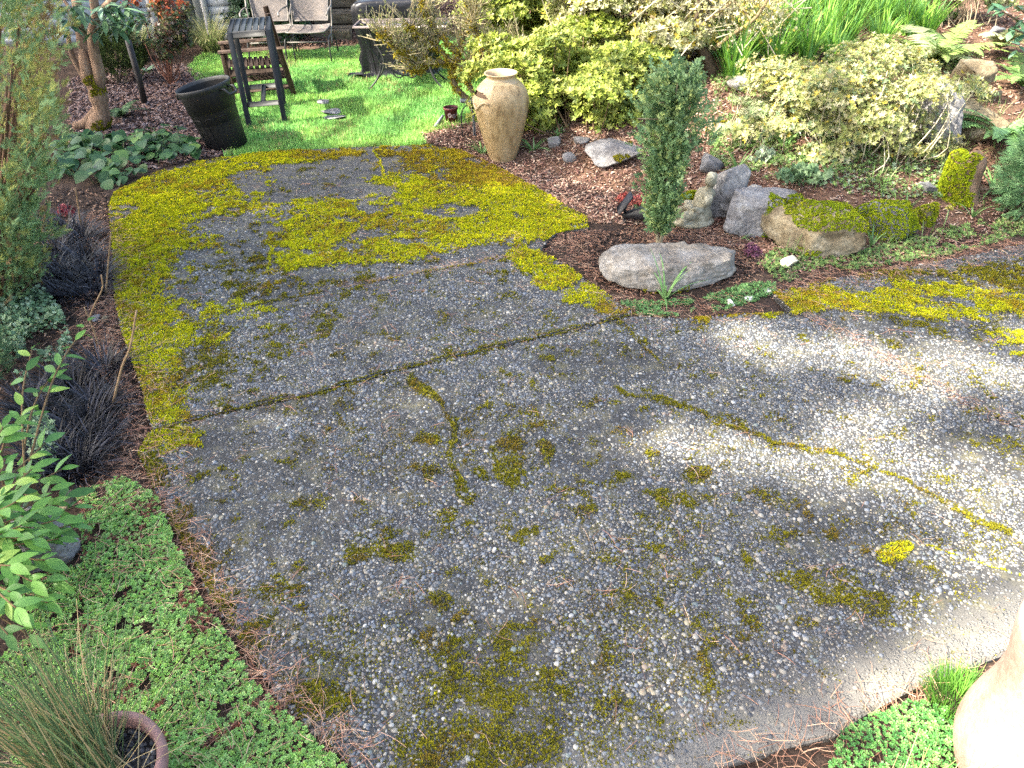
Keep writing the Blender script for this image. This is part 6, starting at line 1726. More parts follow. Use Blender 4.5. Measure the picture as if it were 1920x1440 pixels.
# ------------------------------------------------------------------ broad leafy clumps by the bin
RND = leaf(0.92, 6, 0.10, 0.25, 1.0, [0.30, 0.86, 1.0, 0.96, 0.80, 0.48, 0.10])
def leaf_meshes(proto, pal, mat, name='leaf'):
    out = []
    for c_ in pal:
        me = MB().add(proto[0], proto[1], c_).mesh(name, True); me.materials.append(mat); out.append(me)
    return out
BERG = leaf_meshes(RND, [(0.030, 0.085, 0.030), (0.045, 0.115, 0.038), (0.070, 0.155, 0.045), (0.035, 0.095, 0.042), (0.12, 0.22, 0.055)], M_LEAFG)
def leafy(name, label, px_poly, n, size, base, group=None):
    b0 = G(*base); t_ = thing(name, label, 'plant', b0, 0, group)
    pl = np.array([G(*p)[:2] for p in px_poly]); done = 0
    sm = MB(); tries = 0
    while done < n and tries < n * 20:
        tries += 1
        x = rng.uniform(pl[:, 0].min(), pl[:, 0].max()); y = rng.uniform(pl[:, 1].min(), pl[:, 1].max())
        if not inpoly(np.array([x]), np.array([y]), pl)[0]: continue
        cen = pl.mean(0); out = np.array([x, y]) - cen
        h_ = 0.05 + 0.15 * rng.uniform(0, 1) * (1 - 0.5 * min(1, np.hypot(*out) / 0.7))
        a_ = math.atan2(out[1], out[0]) + rng.normal(0, 0.9)
        if rng.uniform() < 0.6: a_ = rng.normal(-math.pi / 2, 0.8)
        s_ = size * rng.uniform(0.65, 1.25)
        d_ = np.array([[math.cos(a_), math.sin(a_), rng.normal(-0.15, 0.28)]]); u_ = np.array([[rng.normal(0, 0.3), rng.normal(-0.2, 0.3), 1.0]])
        F_ = frames(d_, u_)[0]
        o = link('leaf', BERG[int(rng.choice(5, p=[0.3, 0.3, 0.15, 0.2, 0.05]))], None, t_)
        gz = float(H(x, y))
        pos = np.array([x, y, gz + h_]) - b0
        o.matrix_local = Matrix.Translation(pos) @ Matrix(F_.tolist()).to_4x4() @ Matrix.Scale(s_, 4)
        add_tube(sm, [(pos[0] - 0.04 * math.cos(a_), pos[1] - 0.04 * math.sin(a_), gz - b0[2] - 0.01), pos], 0.0035, 5, (0.12, 0.16, 0.07))
        done += 1
    link('stalks', sm.mesh('stalks', True), M_TWIG, t_)['kind'] = 'stuff'
leafy('bergenia', 'clump of broad dark green leaves left, below the mossy trunk', [(112, 340), (108, 300), (130, 270), (180, 262), (230, 275), (275, 300), (280, 325), (230, 348), (190, 352)], 170, 0.115, (190, 320))
leafy('bergenia', 'smaller clump of broad green leaves reaching to the bin', [(250, 275), (290, 262), (340, 265), (375, 285), (378, 300), (330, 308), (300, 312), (265, 298)], 105, 0.105, (315, 295))

# ------------------------------------------------------------------ mossy many-stemmed tree with long leaves
p0 = G(178, 244); Yb = p0[1]
tr = thing('rhododendron_tree', 'many-stemmed rhododendron with mossy brown trunk at upper left', 'tree', p0)
def P_(px, py, dy=0.0): return on_y(px, py, Yb + dy) - p0
tk = MB()
main = curve_pts([P_(178, 247), P_(190, 215), P_(187, 190), P_(178, 165), P_(163, 145)], 14); add_tube(tk, main, np.linspace(0.098, 0.07, 14) * (1 + 0.15 * np.sin(np.arange(14))), 12)
for pts, ra, rb in (([P_(166, 150), P_(160, 120), P_(153, 70, 0.1), P_(146, 20, 0.1), P_(136, -40, 0.2)], 0.062, 0.042), ([P_(183, 178), P_(186, 140), P_(176, 95), P_(174, 60), P_(180, 30), P_(172, -20)], 0.062, 0.040), ([P_(178, 32), P_(200, 10), P_(225, -12)], 0.040, 0.030),
                    ([P_(160, 148), P_(146, 125), P_(134, 100), P_(126, 60)], 0.035, 0.02), ([P_(186, 200), P_(160, 230), P_(140, 235)], 0.05, 0.04), ([P_(152, 60, 0.1), P_(140, 30, 0.3), P_(120, 0, 0.4)], 0.03, 0.015)):
    q = curve_pts(pts, 16); add_tube(tk, q, np.linspace(ra, rb, 16), 10)
link('trunk', tk.mesh('trunk', True), M_BARK, tr)
tv, tq, _ = tube(main, np.linspace(0.100, 0.072, 14), 14, False)
moss_cap(tr, tv, np.vstack([tq[:, :3], tq[:, [0, 2, 3]]]), lambda c, n: (((c[:, 2] < 0.12) | ((c[:, 2] > 0.38) & (c[:, 2] < 0.62))) & (n[:, 0] > -0.1) & (fbm3(c * 9, 3, 3) > 0.42)).astype(float), 0.016, 9000, 1, 'trunk_moss')
LONG = leaf(0.30, 6, 0.12, 0.22, 0.9)
RHO = leaf_meshes(LONG, [(0.055, 0.12, 0.06), (0.09, 0.18, 0.085), (0.15, 0.27, 0.13), (0.20, 0.33, 0.22), (0.045, 0.085, 0.045)], M_LEAFG)
def leaves_at(t_, org, spots, meshes, size, down=-0.35, wts=None):
    for (x_, y_, dy, n_) in spots:
        c_ = on_y(x_, y_, org[1] + dy) - org
        for k_ in range(n_):
            a_ = rng.uniform(0, 6.28); d_ = np.array([[math.cos(a_), math.sin(a_), rng.normal(down, 0.35)]])
            F_ = frames(d_, np.array([[rng.normal(0, 0.2), rng.normal(0, 0.2), 1.0]]))[0]
            o = link('leaf', meshes[int(rng.choice(len(meshes), p=wts))], None, t_)
            o.matrix_local = Matrix.Translation(c_ + rng.normal(0, 0.015, 3)) @ Matrix(F_.tolist()).to_4x4() @ Matrix.Scale(size * rng.uniform(0.7, 1.2), 4)
leaves_at(tr, p0, [(130, 22, -0.3, 7), (148, 12, -0.2, 7), (120, 45, -0.35, 6), (165, 40, -0.2, 6), (205, 22, -0.2, 8), (222, 30, -0.1, 8), (238, 24, 0, 7), (250, 40, 0.1, 7), (225, 50, 0, 6), (190, 12, -0.3, 7), (265, 36, 0.1, 6), (110, 15, -0.3, 6), (210, 5, -0.2, 7), (240, 6, 0, 6), (180, 60, -0.2, 5), (125, 35, -0.5, 7), (140, 50, -0.5, 6), (135, 8, -0.5, 7), (155, 25, -0.4, 6), (215, 40, -0.2, 7), (232, 14, -0.2, 7), (258, 22, 0, 7), (200, 40, -0.2, 6)], RHO, 0.175, -0.3)

# ------------------------------------------------------------------ shrubs and grasses before the house
p0 = G(225, 158); bush('feathery_shrub', 'low dark olive feathery shrub behind the black stake', 'shrub', p0, (0, 0.1, 0.32), (0.36, 0.30, 0.36), PLU, 1500, 0.10, [(0.055, 0.085, 0.025), (0.085, 0.12, 0.03), (0.035, 0.055, 0.02)], None, 0.4, 0.3, -0.7, 10, M_CONIFER, up=1.2, seed=5)
p0 = G(322, 158)
t_ = thing('red_tipped_shrub', 'upright shrub with red and orange young tips before the house door', 'shrub', p0)
P, D = lobed(1300, (0.42, 0.32, 0.60), 26, 8, 0.9, -0.8, 0.30); P = P + np.array([0.03, 0.1, 0.62]); k = P[:, 2] > 0.12; P = P[k]
top = sstep(0.72, 1.05, P[:, 2] + 0.35 * (fbm3(P * 6, 5, 2) - 0.5))
c = palette([(0.045, 0.075, 0.035), (0.08, 0.11, 0.045), (0.10, 0.055, 0.04), (0.14, 0.14, 0.06), (0.11, 0.09, 0.08)], len(P)); rd = rng.uniform(0, 1, len(P)) < top * 0.85
c[rd] = palette([(0.42, 0.095, 0.04), (0.50, 0.16, 0.05), (0.30, 0.06, 0.035)], int(rd.sum()))
mb = MB(); spread(mb, WH, upframes(rand_dirs(len(P), 0.1)) * (0.045 * rng.uniform(0.6, 1.3, len(P)))[:, None, None], P, c); link('foliage', mb.mesh('foliage'), M_LEAF, t_)
sm = MB(); stems(sm, np.zeros(3), P[rng.choice(len(P), 16)] * np.array([0.7, 0.7, 0.95]), 0.011, 0.005, (0.17, 0.075, 0.05), 0.05); link('branches', sm.mesh('branches', True), M_TWIG, t_)
OGR = [(0.20, 0.24, 0.10), (0.30, 0.31, 0.15), (0.12, 0.17, 0.06), (0.38, 0.36, 0.20)]
clump('ornamental_grass', 'fountain of pale green grass left of the red-tipped shrub', 'grass', G(262, 112), 420, 0.62, 0.006, OGR, 0.10, (0.1, 0.7), (0.6, 1.7), 'ornamental grasses by the house')
clump('ornamental_grass', 'fountain of pale green grass right of the house door', 'grass', G(400, 100), 420, 0.66, 0.006, OGR, 0.10, (0.1, 0.7), (0.6, 1.7), 'ornamental grasses by the house')
p0 = G(500, 96); bush('evergreen_shrub', 'dark blue green evergreen shrub behind the mesh chairs', 'shrub', (p0[0], p0[1] + 0.35, p0[2]), (0, 0.1, 0.62), (0.62, 0.4, 0.85), WH, 2600, 0.075, [(0.028, 0.065, 0.035), (0.045, 0.095, 0.05), (0.07, 0.13, 0.075), (0.11, 0.17, 0.11)], None, 0.4, 0.35, -0.8, 12, M_LEAFG, seed=6)
# small things in the mulch
LONGF = None
def frond(L=1.0, n=22, w=0.22, arch=0.9, seed=0, thin=0.34):
    """fern frond along Y, arching; returns vertices and faces"""
    r = np.random.default_rng(seed); out = []
    s = np.linspace(0, 1, n + 1); th = 0.95 - arch * 1.5 * s ** 1.2
    y_ = np.concatenate([[0], np.cumsum(np.cos(th[:-1]) / n)]) * L; z_ = np.concatenate([[0], np.cumsum(np.sin(th[:-1]) / n)]) * L
    for i in range(2, n + 1):
        t_ = s[i]; pl_ = w * (min(1, t_ * 3.2) ** 0.7) * (1 - max(0, t_ - 0.35) / 0.65) ** 0.8 + 0.012
        tang = np.array([0, math.cos(th[i]), math.sin(th[i])])
        for sd in (-1, 1):
            d_ = np.array([[sd * 0.95, tang[1] * 0.38, tang[2] * 0.38 - 0.10 + r.normal(0, 0.06)]])
            up_ = np.array([[0, -tang[2], tang[1]]]) + r.normal(0, 0.12, (1, 3))
            M_ = frames(d_, up_)[0] @ np.diag([L * 1.25 / n, pl_, pl_])
            out.append(placed((np.array([(-0.32, 0, 0), (0.32, 0, 0), (0.36, 0.5, 0.02), (0, 1, -0.10), (-0.36, 0.5, 0.02)]), np.array([(0, 1, 2), (0, 2, 4), (2, 3, 4)])), M_, (0, y_[i], z_[i])))
    v, f = merge(out)
    rv, rq, rt = tube(np.stack([0 * y_, y_, z_], 1), np.linspace(0.008, 0.002, n + 1), 4, False)
    tri = np.vstack([rq[:, :3], rq[:, [0, 2, 3]]]) + len(v)
    return np.vstack([v, rv]), np.vstack([f, tri])
def fern(label, base, n, L, pal, spreadz=0.0, az=None, arch=(0.7, 1.0), name='fern', lean=(0.0, 0.35)):
    t_ = thing(name, label, 'fern', base)
    ms = []
    for s_ in range(4):
        fr_ = frond(1.0, 24, 0.17 + 0.02 * s_, arch[0] + (arch[1] - arch[0]) * s_ / 3, s_)
        me = MB().add(fr_[0], fr_[1], np.array(pal[s_ % len(pal)])).mesh('frond'); me.materials.append(M_LEAF); ms.append(me)
    for i in range(n):
        a_ = i * 2 * np.pi / n + rng.normal(0, 0.25) if az is None else rng.uniform(*az)
        s_ = L * rng.uniform(0.7, 1.15)
        o = link('frond', ms[int(rng.integers(4))], None, t_, (0, 0, 0.01), (-rng.uniform(*lean), rng.normal(0, 0.18), a_ - math.pi / 2)); o.scale = (s_, s_, s_)
    return t_
fern('small dark sword fern in the bark mulch beside the trunk', G(228, 222), 11, 0.36, [(0.05, 0.11, 0.045), (0.075, 0.15, 0.06), (0.04, 0.08, 0.035)])
p0 = G(275, 135); t_ = thing('hosta', 'young plant with two pale blue green leaves behind the stake', 'plant', p0)
for a_ in (-2.4, -1.3, -0.4, 0.9): 
    o = link('leaf', RHO[3], None, t_); o.matrix_local = Matrix.Rotation(a_, 4, 'Z') @ Matrix.Rotation(0.55, 4, 'X') @ Matrix.Scale(0.17, 4)

# ------------------------------------------------------------------ mossy half-bare shrub in front of the grill
p0 = G(897, 224); Yb = p0[1]
sh = thing('mossy_shrub', 'half-bare shrub hung with yellow moss behind the urn', 'shrub', p0)
def Q_(px, py, dy=0.0): return on_y(px, py, Yb + dy) - p0
limbs = [[Q_(897, 226), Q_(880, 190), Q_(858, 168), Q_(848, 140), Q_(858, 125)], [Q_(893, 222), Q_(888, 180), Q_(872, 150), Q_(862, 125), Q_(835, 118)], [Q_(898, 226), Q_(886, 170), Q_(866, 130), Q_(880, 112), Q_(905, 100)],
         [Q_(862, 125), Q_(858, 100), Q_(870, 70, 0.1), Q_(882, 40, 0.1), Q_(875, 0, 0.1)], [Q_(905, 100), Q_(900, 70), Q_(885, 45), Q_(895, 10, 0.1)], [Q_(835, 118), Q_(800, 112), Q_(770, 105, -0.1), Q_(745, 95, -0.2)], [Q_(848, 118), Q_(820, 90), Q_(790, 70), Q_(760, 45, -0.1)],
         [Q_(858, 100), Q_(830, 70), Q_(805, 40, 0.1), Q_(790, 5, 0.1)], [Q_(905, 100), Q_(930, 90), Q_(950, 95), Q_(975, 88)], [Q_(770, 105, -0.1), Q_(735, 80, -0.2), Q_(715, 60, -0.2)], [Q_(900, 104), Q_(890, 122), Q_(884, 138)], [Q_(800, 112), Q_(790, 125, -0.1), Q_(770, 130, -0.1)]]
lm = MB()
for L_ in limbs: add_tube(lm, curve_pts(L_, 14), np.linspace(0.026, 0.010, 14) if L_ is not limbs[0] else np.linspace(0.034, 0.022, 14), 8, (0.17, 0.135, 0.075))
tw = [np.array(curve_pts(L_, 10)) for L_ in limbs[3:]]
tips = np.concatenate([t_[3:] for t_ in tw]); n = 560
bs_ = tips[rng.integers(0, len(tips), n)]; dd = rand_dirs(n, -0.25) * np.array([1, 0.8, 1.0]) + np.array([-0.15, 0, 0.35])
dd /= np.linalg.norm(dd, axis=1, keepdims=True); en = bs_ + dd * rng.uniform(0.10, 0.34, (n, 1))
for a_, b_ in zip(bs_, en): add_tube(lm, [a_, (a_ + b_) / 2 + rng.normal(0, 0.018, 3), b_], [0.0055, 0.0042, 0.003], 4, np.array([0.30, 0.25, 0.15]) * rng.uniform(0.6, 1.3), False)
link('branches', lm.mesh('branches', True), M_TWIG, sh)
BUDP = [(0.40, 0.37, 0.20), (0.30, 0.31, 0.10), (0.47, 0.43, 0.27), (0.24, 0.26, 0.08)]
n = 3600; i = rng.integers(0, len(en), n); f_ = rng.uniform(0.35, 1.05, (n, 1)); P = bs_[i] + (en - bs_)[i] * f_ + rng.normal(0, 0.018, (n, 3))
mb = MB(); spread(mb, [diamond(0.36), diamond(0.28)], dirframes(dd[i] + rng.normal(0, 0.35, (n, 3)) + np.array([0, 0, 0.5])) * (0.038 * rng.uniform(0.5, 1.3, n))[:, None, None], P, palette(BUDP, n)); link('buds', mb.mesh('buds'), M_LEAF, sh)
n = 5200; pts = np.concatenate([curve_pts(L_, 40) for L_ in limbs]); P = pts[rng.integers(0, len(pts), n)]; k = fbm3(P * 5, 3, 3) > 0.45
P = np.vstack([P[k], bs_[rng.integers(0, len(bs_), 1500)]]); n = len(P); P = P + rng.normal(0, 0.022, (n, 3)) - np.array([0, 0, 0.01])
mb = MB(); spread(mb, TUFTS, upframes(rand_dirs(n)) * (0.020 * rng.uniform(0.6, 1.4, n))[:, None, None], P, palette([(0.42, 0.33, 0.03), (0.34, 0.27, 0.03), (0.50, 0.42, 0.06), (0.30, 0.19, 0.03)], n)); link('moss', mb.mesh('moss'), M_MOSS, sh)

# ------------------------------------------------------------------ azaleas
AZ = [(0.27, 0.33, 0.055), (0.35, 0.40, 0.075), (0.19, 0.25, 0.05), (0.43, 0.44, 0.12), (0.12, 0.17, 0.04)]
p0 = G(1095, 256)
bush('azalea', 'rounded yellow green azalea spreading right of the urn', 'shrub', p0, (0.02, 0.46, 0.36), (0.98, 0.66, 0.66), WH, 14000, 0.050, AZ, [3, 3, 2, 1.4, 1], nst=44, stem_col=(0.16, 0.105, 0.06), up=0.8, seed=12, r0=0.010, lobes=46, lsize=0.36, stem_spread=0.35)
p0 = G(1010, 150)
bush('azalea', 'taller azalea behind the urn and the mossy shrub', 'shrub', p0, (0.10, 0.40, 0.52), (0.95, 0.62, 0.95), WH, 11000, 0.050, AZ, [3, 3, 2, 1.8, 1], nst=34, stem_col=(0.18, 0.13, 0.08), up=0.8, seed=15, lobes=46, lsize=0.34, stem_spread=0.35)
p0 = G(1200, 140)
bush('azalea', 'pale lichen-flecked azalea at the top of the bank behind the boxwood', 'shrub', p0, (0.0, 0.40, 0.42), (1.05, 0.7, 0.85), WH, 12000, 0.050, [(0.36, 0.37, 0.15), (0.46, 0.44, 0.24), (0.26, 0.30, 0.10), (0.52, 0.48, 0.32), (0.48, 0.38, 0.05)], [3, 3, 2, 2, 1], nst=70, stem_col=(0.36, 0.31, 0.21), up=0.8, seed=18, lobes=50, lsize=0.34, stem_spread=0.5)

# ------------------------------------------------------------------ boxwood in front
p0 = G(1236, 467); Yb = p0[1]
bx = thing('boxwood', 'upright blue green boxwood growing behind the flat corner stone', 'shrub', p0)
def X_(px, py, dy=0.0): return on_y(px, py, Yb + dy) - p0
axis_ = curve_pts([X_(1236, 467), X_(1240, 420), X_(1246, 360, 0.02), X_(1254, 280, 0.05), X_(1262, 205, 0.08), X_(1266, 140, 0.1)], 30)
n = 2700; tt = rng.beta(1.35, 1.15, n); hh = 0.13 + 0.87 * tt
ctr = np.stack([np.interp(hh, np.linspace(0, 1, 30), axis_[:, i]) for i in range(3)], 1)
rad = np.interp(hh, [0.1, 0.2, 0.3, 0.45, 0.6, 0.75, 0.9, 1.0], [0.02, 0.045, 0.075, 0.105, 0.14, 0.17, 0.155, 0.09])
d = rand_dirs(n); d[:, 2] *= 0.5
lump = eq(fbm3(np.column_stack([d[:, :2] * 2.2, hh * 11]) + 5, 6, 3), 1.9)
P = ctr + d * (rad * (0.10 + 1.95 * lump) * rng.uniform(0.15, 1, n) ** 0.55)[:, None]
F = dirframes(d + np.array([0, 0, 0.9]) + rng.normal(0, 0.3, (n, 3))) * (0.066 * rng.uniform(0.6, 1.35, n))[:, None, None]
mb = MB(); spread(mb, SPR, F, P, palette([(0.17, 0.28, 0.11), (0.22, 0.35, 0.15), (0.31, 0.44, 0.20), (0.12, 0.21, 0.09), (0.37, 0.45, 0.16)], n)); link('foliage', mb.mesh('foliage'), M_LEAF, bx)
sm = MB(); add_tube(sm, curve_pts([X_(1232, 468), X_(1242, 440), X_(1252, 400), X_(1252, 330)], 12), np.linspace(0.019, 0.010, 12), 8, (0.30, 0.26, 0.17)); add_tube(sm, curve_pts([X_(1234, 466), X_(1232, 430), X_(1232, 390), X_(1240, 320)], 12), np.linspace(0.014, 0.008, 12), 8, (0.30, 0.26, 0.17))
for i in range(26):
    j = int(rng.integers(8, 30)); add_tube(sm, [axis_[max(0, j - 7)], (axis_[max(0, j - 7)] + P[rng.integers(n)]) / 2 * 0.3 + axis_[j] * 0.7, axis_[j] + rng.normal(0, 0.09, 3)], [0.006, 0.005, 0.003], 5, (0.26, 0.21, 0.13))
link('branches', sm.mesh('branches', True), M_TWIG, bx)

# ------------------------------------------------------------------ pale twiggy shrub on the bank
p0 = G(1600, 285)
bush('pale_shrub', 'sprawling pale yellow twiggy shrub in full sun on the bank', 'shrub', p0, (0.08, 0.40, 0.27), (1.02, 0.78, 0.50), WH, 11000, 0.031, [(0.40, 0.39, 0.17), (0.32, 0.34, 0.11), (0.50, 0.46, 0.27), (0.24, 0.29, 0.09), (0.48, 0.38, 0.06), (0.18, 0.25, 0.13)], [3, 3, 2, 2, 0.5, 1], nst=150, stem_col=(0.42, 0.37, 0.26), up=0.6, seed=22, r0=0.006, lobes=60, lsize=0.28, stem_spread=0.7)
p0 = G(1440, 262)
bush('grey_green_shrub', 'thin grey green twiggy shrub between boxwood and pale shrub', 'shrub', p0, (0.0, 0.2, 0.14), (0.42, 0.34, 0.26), WH, 1500, 0.028, [(0.30, 0.38, 0.18), (0.38, 0.42, 0.22), (0.22, 0.30, 0.12), (0.44, 0.43, 0.26)], None, nst=60, stem_col=(0.40, 0.35, 0.25), up=0.6, seed=27, r0=0.005, lobes=22, lsize=0.30, stem_spread=0.7)
p0 = G(1800, 60)
bush('sunny_shrub', 'pale leafy shrub at the top right behind the ferns', 'shrub', p0, (0.0, 0.3, 0.25), (0.62, 0.45, 0.42), WH, 2400, 0.040, [(0.34, 0.40, 0.16), (0.44, 0.46, 0.24), (0.24, 0.33, 0.10), (0.48, 0.44, 0.28)], None, nst=60, stem_col=(0.38, 0.30, 0.2), up=0.6, seed=29, r0=0.006, lobes=26, lsize=0.32, stem_spread=0.7)

# ------------------------------------------------------------------ lichen-covered small tree behind the azalea
p0 = G(1336, 138); Yb = p0[1]
t_ = thing('lichen_tree', 'leaning dark trunk with lichen-yellow branches above the grass clumps', 'tree', p0)
def Z_(px, py, dy=0.0): return on_y(px, py, Yb + dy) - p0
tk = MB(); add_tube(tk, curve_pts([Z_(1338, 142), Z_(1326, 110), Z_(1310, 80), Z_(1306, 50), Z_(1310, 10), Z_(1300, -60)], 16), np.linspace(0.055, 0.036, 16), 10, (0.10, 0.075, 0.05)); link('trunk', tk.mesh('trunk', True), M_TWIG, t_)
tk = MB()
for pts, ra in (([Z_(1338, 92, -0.1), Z_(1372, 66, -0.2), Z_(1410, 40, -0.2), Z_(1432, 12, -0.2), Z_(1455, -30, -0.2)], 0.022), ([Z_(1308, 70), Z_(1280, 50), Z_(1250, 48), Z_(1220, 30)], 0.020), ([Z_(1306, 50), Z_(1340, 30), Z_(1370, 5), Z_(1400, -20)], 0.018), ([Z_(1250, 90), Z_(1265, 60), Z_(1290, 30), Z_(1310, 0)], 0.018), ([Z_(1410, 40, -0.2), Z_(1390, 15, -0.1), Z_(1360, -10)], 0.010)):
    add_tube(tk, curve_pts(pts, 14), np.linspace(ra, ra * 0.6, 14), 7, (0.20, 0.15, 0.08))
link('branches', tk.mesh('branches', True), M_TWIG, t_)
n = 2200; bb_ = [Z_(*rng.uniform((1200, -30), (1460, 60)), rng.uniform(-0.2, 0.5)) for _ in range(60)]
P = np.array(bb_)[rng.integers(0, 60, n)] + rng.normal(0, 0.09, (n, 3))
mb = MB(); spread(mb, WH, upframes(rand_dirs(n, -0.2)) * (0.032 * rng.uniform(0.5, 1.3, n))[:, None, None], P, palette([(0.44, 0.42, 0.24), (0.36, 0.36, 0.14), (0.50, 0.46, 0.30), (0.44, 0.36, 0.07)], n)); link('crown', mb.mesh('crown'), M_LEAF, t_)
sm = MB(); 
for b_ in bb_: add_tube(sm, [b_ + rng.normal(0, 0.22, 3), b_, b_ + rng.normal(0, 0.22, 3)], [0.006, 0.006, 0.003], 5, (0.40, 0.36, 0.25))
link('twigs', sm.mesh('twigs', True), M_TWIG, t_)

# ------------------------------------------------------------------ bright strap-leaf clumps
STRAP = [(0.16, 0.36, 0.045), (0.22, 0.44, 0.06), (0.11, 0.27, 0.045), (0.30, 0.48, 0.09), (0.13, 0.30, 0.09)]
for i, (x_, y_, s_) in enumerate([(1372, 148, 1.15), (1352, 104, 1.0), (1404, 112, 1.0), (1448, 134, 1.0), (1430, 80, 1.0), (1478, 98, 1.05), (1512, 116, 0.9), (1540, 80, 1.0), (1472, 60, 1.0), (1510, 44, 1.0), (1556, 46, 1.0), (1584, 84, 0.9), (1600, 44, 1.0), (1640, 60, 1.0), (1636, 24, 1.0), (1676, 40, 1.0), (1700, 66, 0.9), (1590, 14, 1.0), (1546, 18, 1.0), (1680, 10, 1.0), (1720, 30, 0.9), (1734, 70, 0.8), (1490, 22, 1.0), (1650, 92, 0.7), (1560, 118, 0.8), (1400, 62, 0.9)]):
    lab = {0: 'large clump of bright green strap leaves beside the leaning trunk', 1: 'strap-leaf clump right behind the leaning dark trunk', 3: 'strap-leaf clump at the front of the drift, above the pale stone', 24: 'strap-leaf clump just above the middle of the pale shrub', 6: 'strap-leaf clump above the left half of the pale shrub',
           20: 'rightmost strap-leaf clump at the top of the drift', 21: 'small strap-leaf clump next to the pale sword fern', 23: 'short strap-leaf clump between pale shrub and sword fern', 16: 'strap-leaf clump left of the pale sword fern'}.get(i, 'bright green strap-leaf clump within the sunny drift on the bank')
    clump('daffodil_clump', lab, 'plant', G(x_, y_), 115, 0.50 * s_, 0.0085, STRAP, 0.08, (0.03, 0.5), (0.15, 1.1), 'strap-leaf clumps on the bank')
def strap(label, x_, y_, n, L, th=(0.4, 1.0), w=0.008, pal=((0.17, 0.33, 0.10), (0.25, 0.42, 0.15), (0.13, 0.26, 0.09)), name='strap_leaf_plant'):
    clump(name, label, 'plant', G(x_, y_), n, L, w, pal, 0.012, th, (0.5, 1.5), None, M_LEAF)
strap('arching strap-leaf plant in front of the flat corner stone', 1246, 562, 11, 0.30, (0.3, 1.1), 0.009)
strap('tuft of thin green leaves left of the urn foot', 905, 290, 16, 0.22)
strap('tuft of thin green leaves right of the urn foot', 1000, 284, 18, 0.22)
strap('two upright green leaves on the moss mound', 1694, 408, 7, 0.24, (0.05, 0.4))
strap('thin green leaf tuft beside the brown boulder', 1634, 462, 8, 0.18, (0.2, 0.8))
strap('green leaf tuft at the foot of the stump', 1822, 408, 9, 0.22, (0.3, 1.0))
strap('loose tuft of thin green leaves above the slanting stone', 1382, 318, 20, 0.26, (0.5, 1.3), 0.006)
strap('thin green leaves in litter between the rocks', 1384, 452, 4, 0.12, (0.5, 1.1), 0.006)
strap('green leaf tuft under the left end of the pale shrub', 1470, 280, 16, 0.24, (0.4, 1.0))
strap('green leaf tuft under the middle of the pale shrub', 1552, 326, 12, 0.18, (0.3, 0.9))
strap('green leaf tuft between boxwood and pale shrub', 1400, 250, 18, 0.28, (0.4, 1.1), 0.006)
strap('pale green grass tuft under the azalea', 1044, 258, 14, 0.16)
strap('sprawling thin leaves right of the stump', 1862, 360, 14, 0.26, (0.7, 1.3))
strap('small green weed tuft in the crack beside the leaf', 512, 530, 14, 0.05, (0.4, 1.0), 0.003)
strap('tiny grass tuft sprouting from the lower joint', 835, 668, 40, 0.045, (0.5, 1.2), 0.0022, ((0.20, 0.36, 0.08), (0.28, 0.42, 0.12)))
p0 = G(1766, 432)
fl_ = thing('yellow_flower', 'single pale yellow flower head on a stalk below the stump', 'flower', p0)
link('stalk', add_tube(MB(), [(0, 0, -0.01), (0.004, 0, 0.09), (0.0, 0, 0.16)], [0.005, 0.005, 0.004], 6, (0.30, 0.42, 0.18)).mesh('stalk', True), M_LEAF, fl_)
mb = MB(); n = 46; spread(mb, [diamond(0.4)], dirframes(rand_dirs(n, -0.2)) * 0.034, np.tile([0, 0, 0.165], (n, 1)), palette([(0.55, 0.50, 0.10), (0.62, 0.58, 0.20)], n)); link('petals', mb.mesh('petals'), M_LEAF, fl_)
for lab, x_, y_, pal in (('small coral red sprig behind the solar spotlight', 1170, 384, [(0.48, 0.10, 0.08), (0.55, 0.18, 0.13), (0.38, 0.07, 0.06)]), ('second coral red sprig right of the solar spotlight', 1200, 388, [(0.48, 0.10, 0.09), (0.55, 0.2, 0.16)]), ('purple sprig at the right end of the flat stone', 1408, 482, [(0.16, 0.05, 0.10), (0.24, 0.09, 0.15), (0.11, 0.04, 0.07)]), ('dark red leafless sprig at the left bed edge', 128, 408, [(0.25, 0.03, 0.05), (0.16, 0.025, 0.04), (0.33, 0.08, 0.09)])):
    bush('sprig', lab, 'plant', G(x_, y_), (0, 0, 0.05), (0.075, 0.06, 0.05), WH, 90, 0.022, pal, None, 0.2, 0.3, -0.6, 5, None, (0.2, 0.08, 0.07), seed=3, r0=0.003)

# ------------------------------------------------------------------ ferns and right hand foliage
FP = [(0.26, 0.36, 0.10), (0.34, 0.44, 0.15), (0.20, 0.31, 0.09), (0.40, 0.46, 0.22)]
fern('pale sword fern spreading under the strap-leaf drift', G(1752, 118), 20, 0.72, FP)
fern('sunlit drooping fern at the far upper right', G(1872, 96), 13, 0.62, [(0.44, 0.48, 0.24), (0.50, 0.52, 0.30), (0.36, 0.42, 0.16)], az=(-2.6, -0.4), lean=(-0.1, 0.2))
fern('dark fern beside the right edge above the rocks', G(1915, 165), 13, 0.55, [(0.12, 0.22, 0.06), (0.17, 0.28, 0.08)])
fern('bright green fern hanging over the boulder at right', G(1872, 262), 24, 0.60, [(0.20, 0.38, 0.13), (0.27, 0.45, 0.18), (0.16, 0.31, 0.11)], az=(-3.3, 0.2))
p0 = G(1936, 418); bush('cypress_shrub', 'soft blue green cypress at the right edge', 'conifer', p0, (0, 0.1, 0.34), (0.23, 0.26, 0.42), PLU, 1500, 0.085, [(0.17, 0.32, 0.14), (0.24, 0.40, 0.19), (0.11, 0.23, 0.10)], None, 0.5, 0.25, -0.8, 10, M_CONIFER, up=0.3, seed=9)
p0 = G(1945, 120)
t_ = thing('rhododendron', 'glossy dark green rhododendron leaves in the upper right corner', 'shrub', p0)
